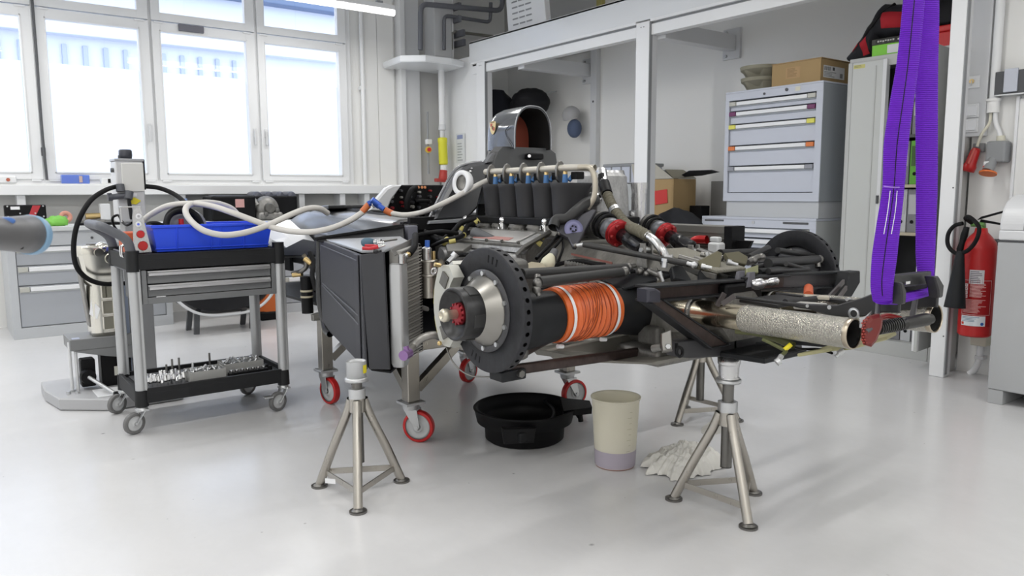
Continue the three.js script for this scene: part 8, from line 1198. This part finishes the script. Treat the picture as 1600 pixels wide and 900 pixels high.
// ================================================================ THINGS ON AND AT THE CAR
{ // purple round sling hanging from the crane
  const ribTex = tex(64, 64, (u, v) => { const s = 0.5 + 0.5 * Math.sin(v * 2 * Math.PI * 8); return [0.36 + 0.09 * s, 0.05 + 0.03 * s, 0.70 + 0.12 * s]; }, true, 24, 24), ribB = tex(64, 64, (u, v) => 0.5 + 0.5 * Math.sin(v * 2 * Math.PI * 8), false, 24, 24);
  const pm = M([1, 1, 1], 0.75, 0, { map: ribTex, bumpMap: ribB, bumpScale: 0.002, sheen: 0.4 });
  const t = thing('lifting_sling', 'bright purple ribbed lifting sling hanging from above, looped round the tail of the car', 'sling', [2.25, 0.75, -1.0]);
  const leg = (C, w, th, tw = 0) => skin(C.map(([p, k]) => { const n = 20; return Array.from({ length: n }, (_, i) => { const a = i / n * 2 * Math.PI, c = Math.cos(a), s = Math.sin(a), u = Math.sign(c) * Math.pow(Math.abs(c), 0.75) * w * k, f = s * th; return [p[0] + u * 0.8 - f * 0.6, p[1], p[2] + u * 0.6 + f * 0.8]; }); }), true, true, 1.0);
  const smooth = (pts, n = 40) => { const cv = new THREE.CatmullRomCurve3(pts.map((p) => v3(p[0]))); return Array.from({ length: n + 1 }, (_, i) => { const u = i / n, j = Math.min(pts.length - 2, Math.floor(u * (pts.length - 1))), f = u * (pts.length - 1) - j; return [cv.getPoint(u).toArray(), pts[j][1] + (pts[j + 1][1] - pts[j][1]) * f]; }); };
  const hook = [2.33, 2.62, -1.02];
  part(t, 'front_leg', leg(smooth([[[1.953, 0.819, -0.99], 0.85], [[1.936, 0.857, -0.985], 0.98], [[1.941, 0.936, -0.985], 1.1], [[1.954, 1.026, -0.985], 1.03], [[1.967, 1.112, -0.985], 0.94], [[1.968, 1.219, -0.985], 1.06], [[1.985, 1.324, -0.985], 1.02], [[2.004, 1.42, -0.985], 0.95], [[2.018, 1.578, -0.985], 0.92], [[2.055, 1.804, -1], 0.85], [hook, 0.5]]), 0.0295, 0.011), pm);
  part(t, 'rear_leg', leg(smooth([[[2.277, 0.831, -1.03], 0.8], [[2.262, 0.916, -1.03], 0.98], [[2.246, 1.098, -1.03], 1.08], [[2.229, 1.231, -1.03], 1.1], [[2.206, 1.411, -1.03], 1.1], [[2.194, 1.612, -1.03], 0.95], [[2.151, 1.832, -1.03], 0.85], [hook, 0.5]]), 0.0275, 0.013), pm);
  part(t, 'under_loop', skin([[1378, 470], [1392, 469], [1420, 464], [1446, 456], [1450, 448]].map(([x, y], i) => { const P = [[1.969, 0.818, -1], [2.023, 0.813, -1], [2.135, 0.813, -1.01], [2.246, 0.815, -1.02], [2.281, 0.83, -1.03]][i]; return Array.from({ length: 12 }, (_, k) => { const a = k / 12 * 2 * Math.PI; return [P[0], P[1] + Math.cos(a) * 0.012, P[2] + Math.sin(a) * 0.026]; }); }), true, true, 1), pm);
  const seam = [[1380, 468], [1381, 440], [1385, 395], [1391, 345], [1397, 290]];
  part(t, 'black_seam', hose([[1.914, 0.837, -0.971], [1.905, 0.874, -0.97], [1.913, 0.947, -0.97], [1.927, 1.027, -0.97], [1.94, 1.111, -0.97], [1.944, 1.218, -0.97], [1.961, 1.321, -0.97], [1.976, 1.416, -0.97], [1.99, 1.571, -0.97]], 0.0013, 60, 5), mat.black);
  for (const dx of [0, 1]) part(t, 'white_stitching', dx ? hose([[1.955, 1.102, -0.969], [1.951, 1.05, -0.969], [1.938, 0.993, -0.969]], 0.0009, 20, 5) : hose([[1.924, 1.102, -0.971], [1.917, 1.051, -0.971], [1.904, 0.994, -0.971]], 0.0009, 20, 5), mat.strip);
  part(t, 'sleeve_edge', [hose([[1.918, 1.113, -0.985], [1.918, 1.111, -0.97], [1.954, 1.11, -0.969], [2.011, 1.112, -0.982]], 0.002, 16, 6)], M([0.35, 0.18, 0.7], 0.7));
  const h = thing('crane_hook', 'steel crane hook and chain above the picture holding the purple sling', 'hook', [2.33, 2.58, -1.02]);
  part(h, 'hook', [torus([2.33, 2.66, -1.02], 0.05, 0.016, [0.3, 0, 1], 28, 10), rod([2.33, 2.71, -1.02], [2.33, 2.8, -1.02], 0.02)], mat.steelDark);
  part(h, 'block', mm(2.28, 2.38, 2.8, 2.95, -1.06, -0.98, 0.015), mat.yellow); part(h, 'chain', rod([2.33, 2.95, -1.02], [2.33, CEIL, -1.02], 0.008), mat.zinc);
}
{ // tools lying on the side pod
  const y = 0.895, t = thing('ratchet_screwdriver', 'screwdriver with a blue-grey round grip and steel shaft lying on the carbon sidepod', 'screwdriver', [1.47, y, -2.8]);
  const a = [1.334, 0.913, -2.727], b = [1.364, 0.917, -2.679], c = [1.451, 0.924, -2.665];
  part(t, 'grip', ring([[0.001, 0], [0.014, 0.002], [0.0185, 0.014], [0.017, 0.034], [0.012, 0.05], [0.001, 0.052]], a, b, 20), M([0.06, 0.12, 0.17], 0.5));
  part(t, 'collar', rod(lerp3(a, b, 0.95), lerp3(a, b, 1.5), 0.009), mat.chrome); part(t, 'blade', rod(lerp3(a, b, 1.5), c, 0.004), mat.steelDark);
  const s = thing('red_pliers', 'small pliers with red handles lying on the sidepod beside the screwdriver', 'pliers', [1.45, y, -2.75]);
  part(s, 'handle', hose([[1.283, 0.899, -2.624], [1.306, 0.898, -2.607], [1.331, 0.903, -2.589]], 0.0065, 20, 8), M([0.5, 0.01, 0.02], 0.35)); part(s, 'handle', hose([[1.305, 0.906, -2.647], [1.328, 0.906, -2.629], [1.342, 0.904, -2.606]], 0.0055, 20, 8), M([0.5, 0.01, 0.02], 0.35));
  part(s, 'jaws', [rod([1.335, 0.902, -2.598], [1.362, 0.909, -2.591], 0.009, 0.004), rod([1.345, 0.915, -2.631], [1.373, 0.914, -2.622], 0.010, 0.006)], mat.chrome);
  single('black_bolt', [rod([1.284, 0.892, -2.534], [1.295, 0.892, -2.525], 0.008, 0.008, 12), rod([1.295, 0.892, -2.525], [1.307, 0.894, -2.517], 0.005, 0.005, 10)], mat.blackGloss, 'short black bolt lying at the rear edge of the sidepod', 'bolt');
}

renderer.render(scene, camera);
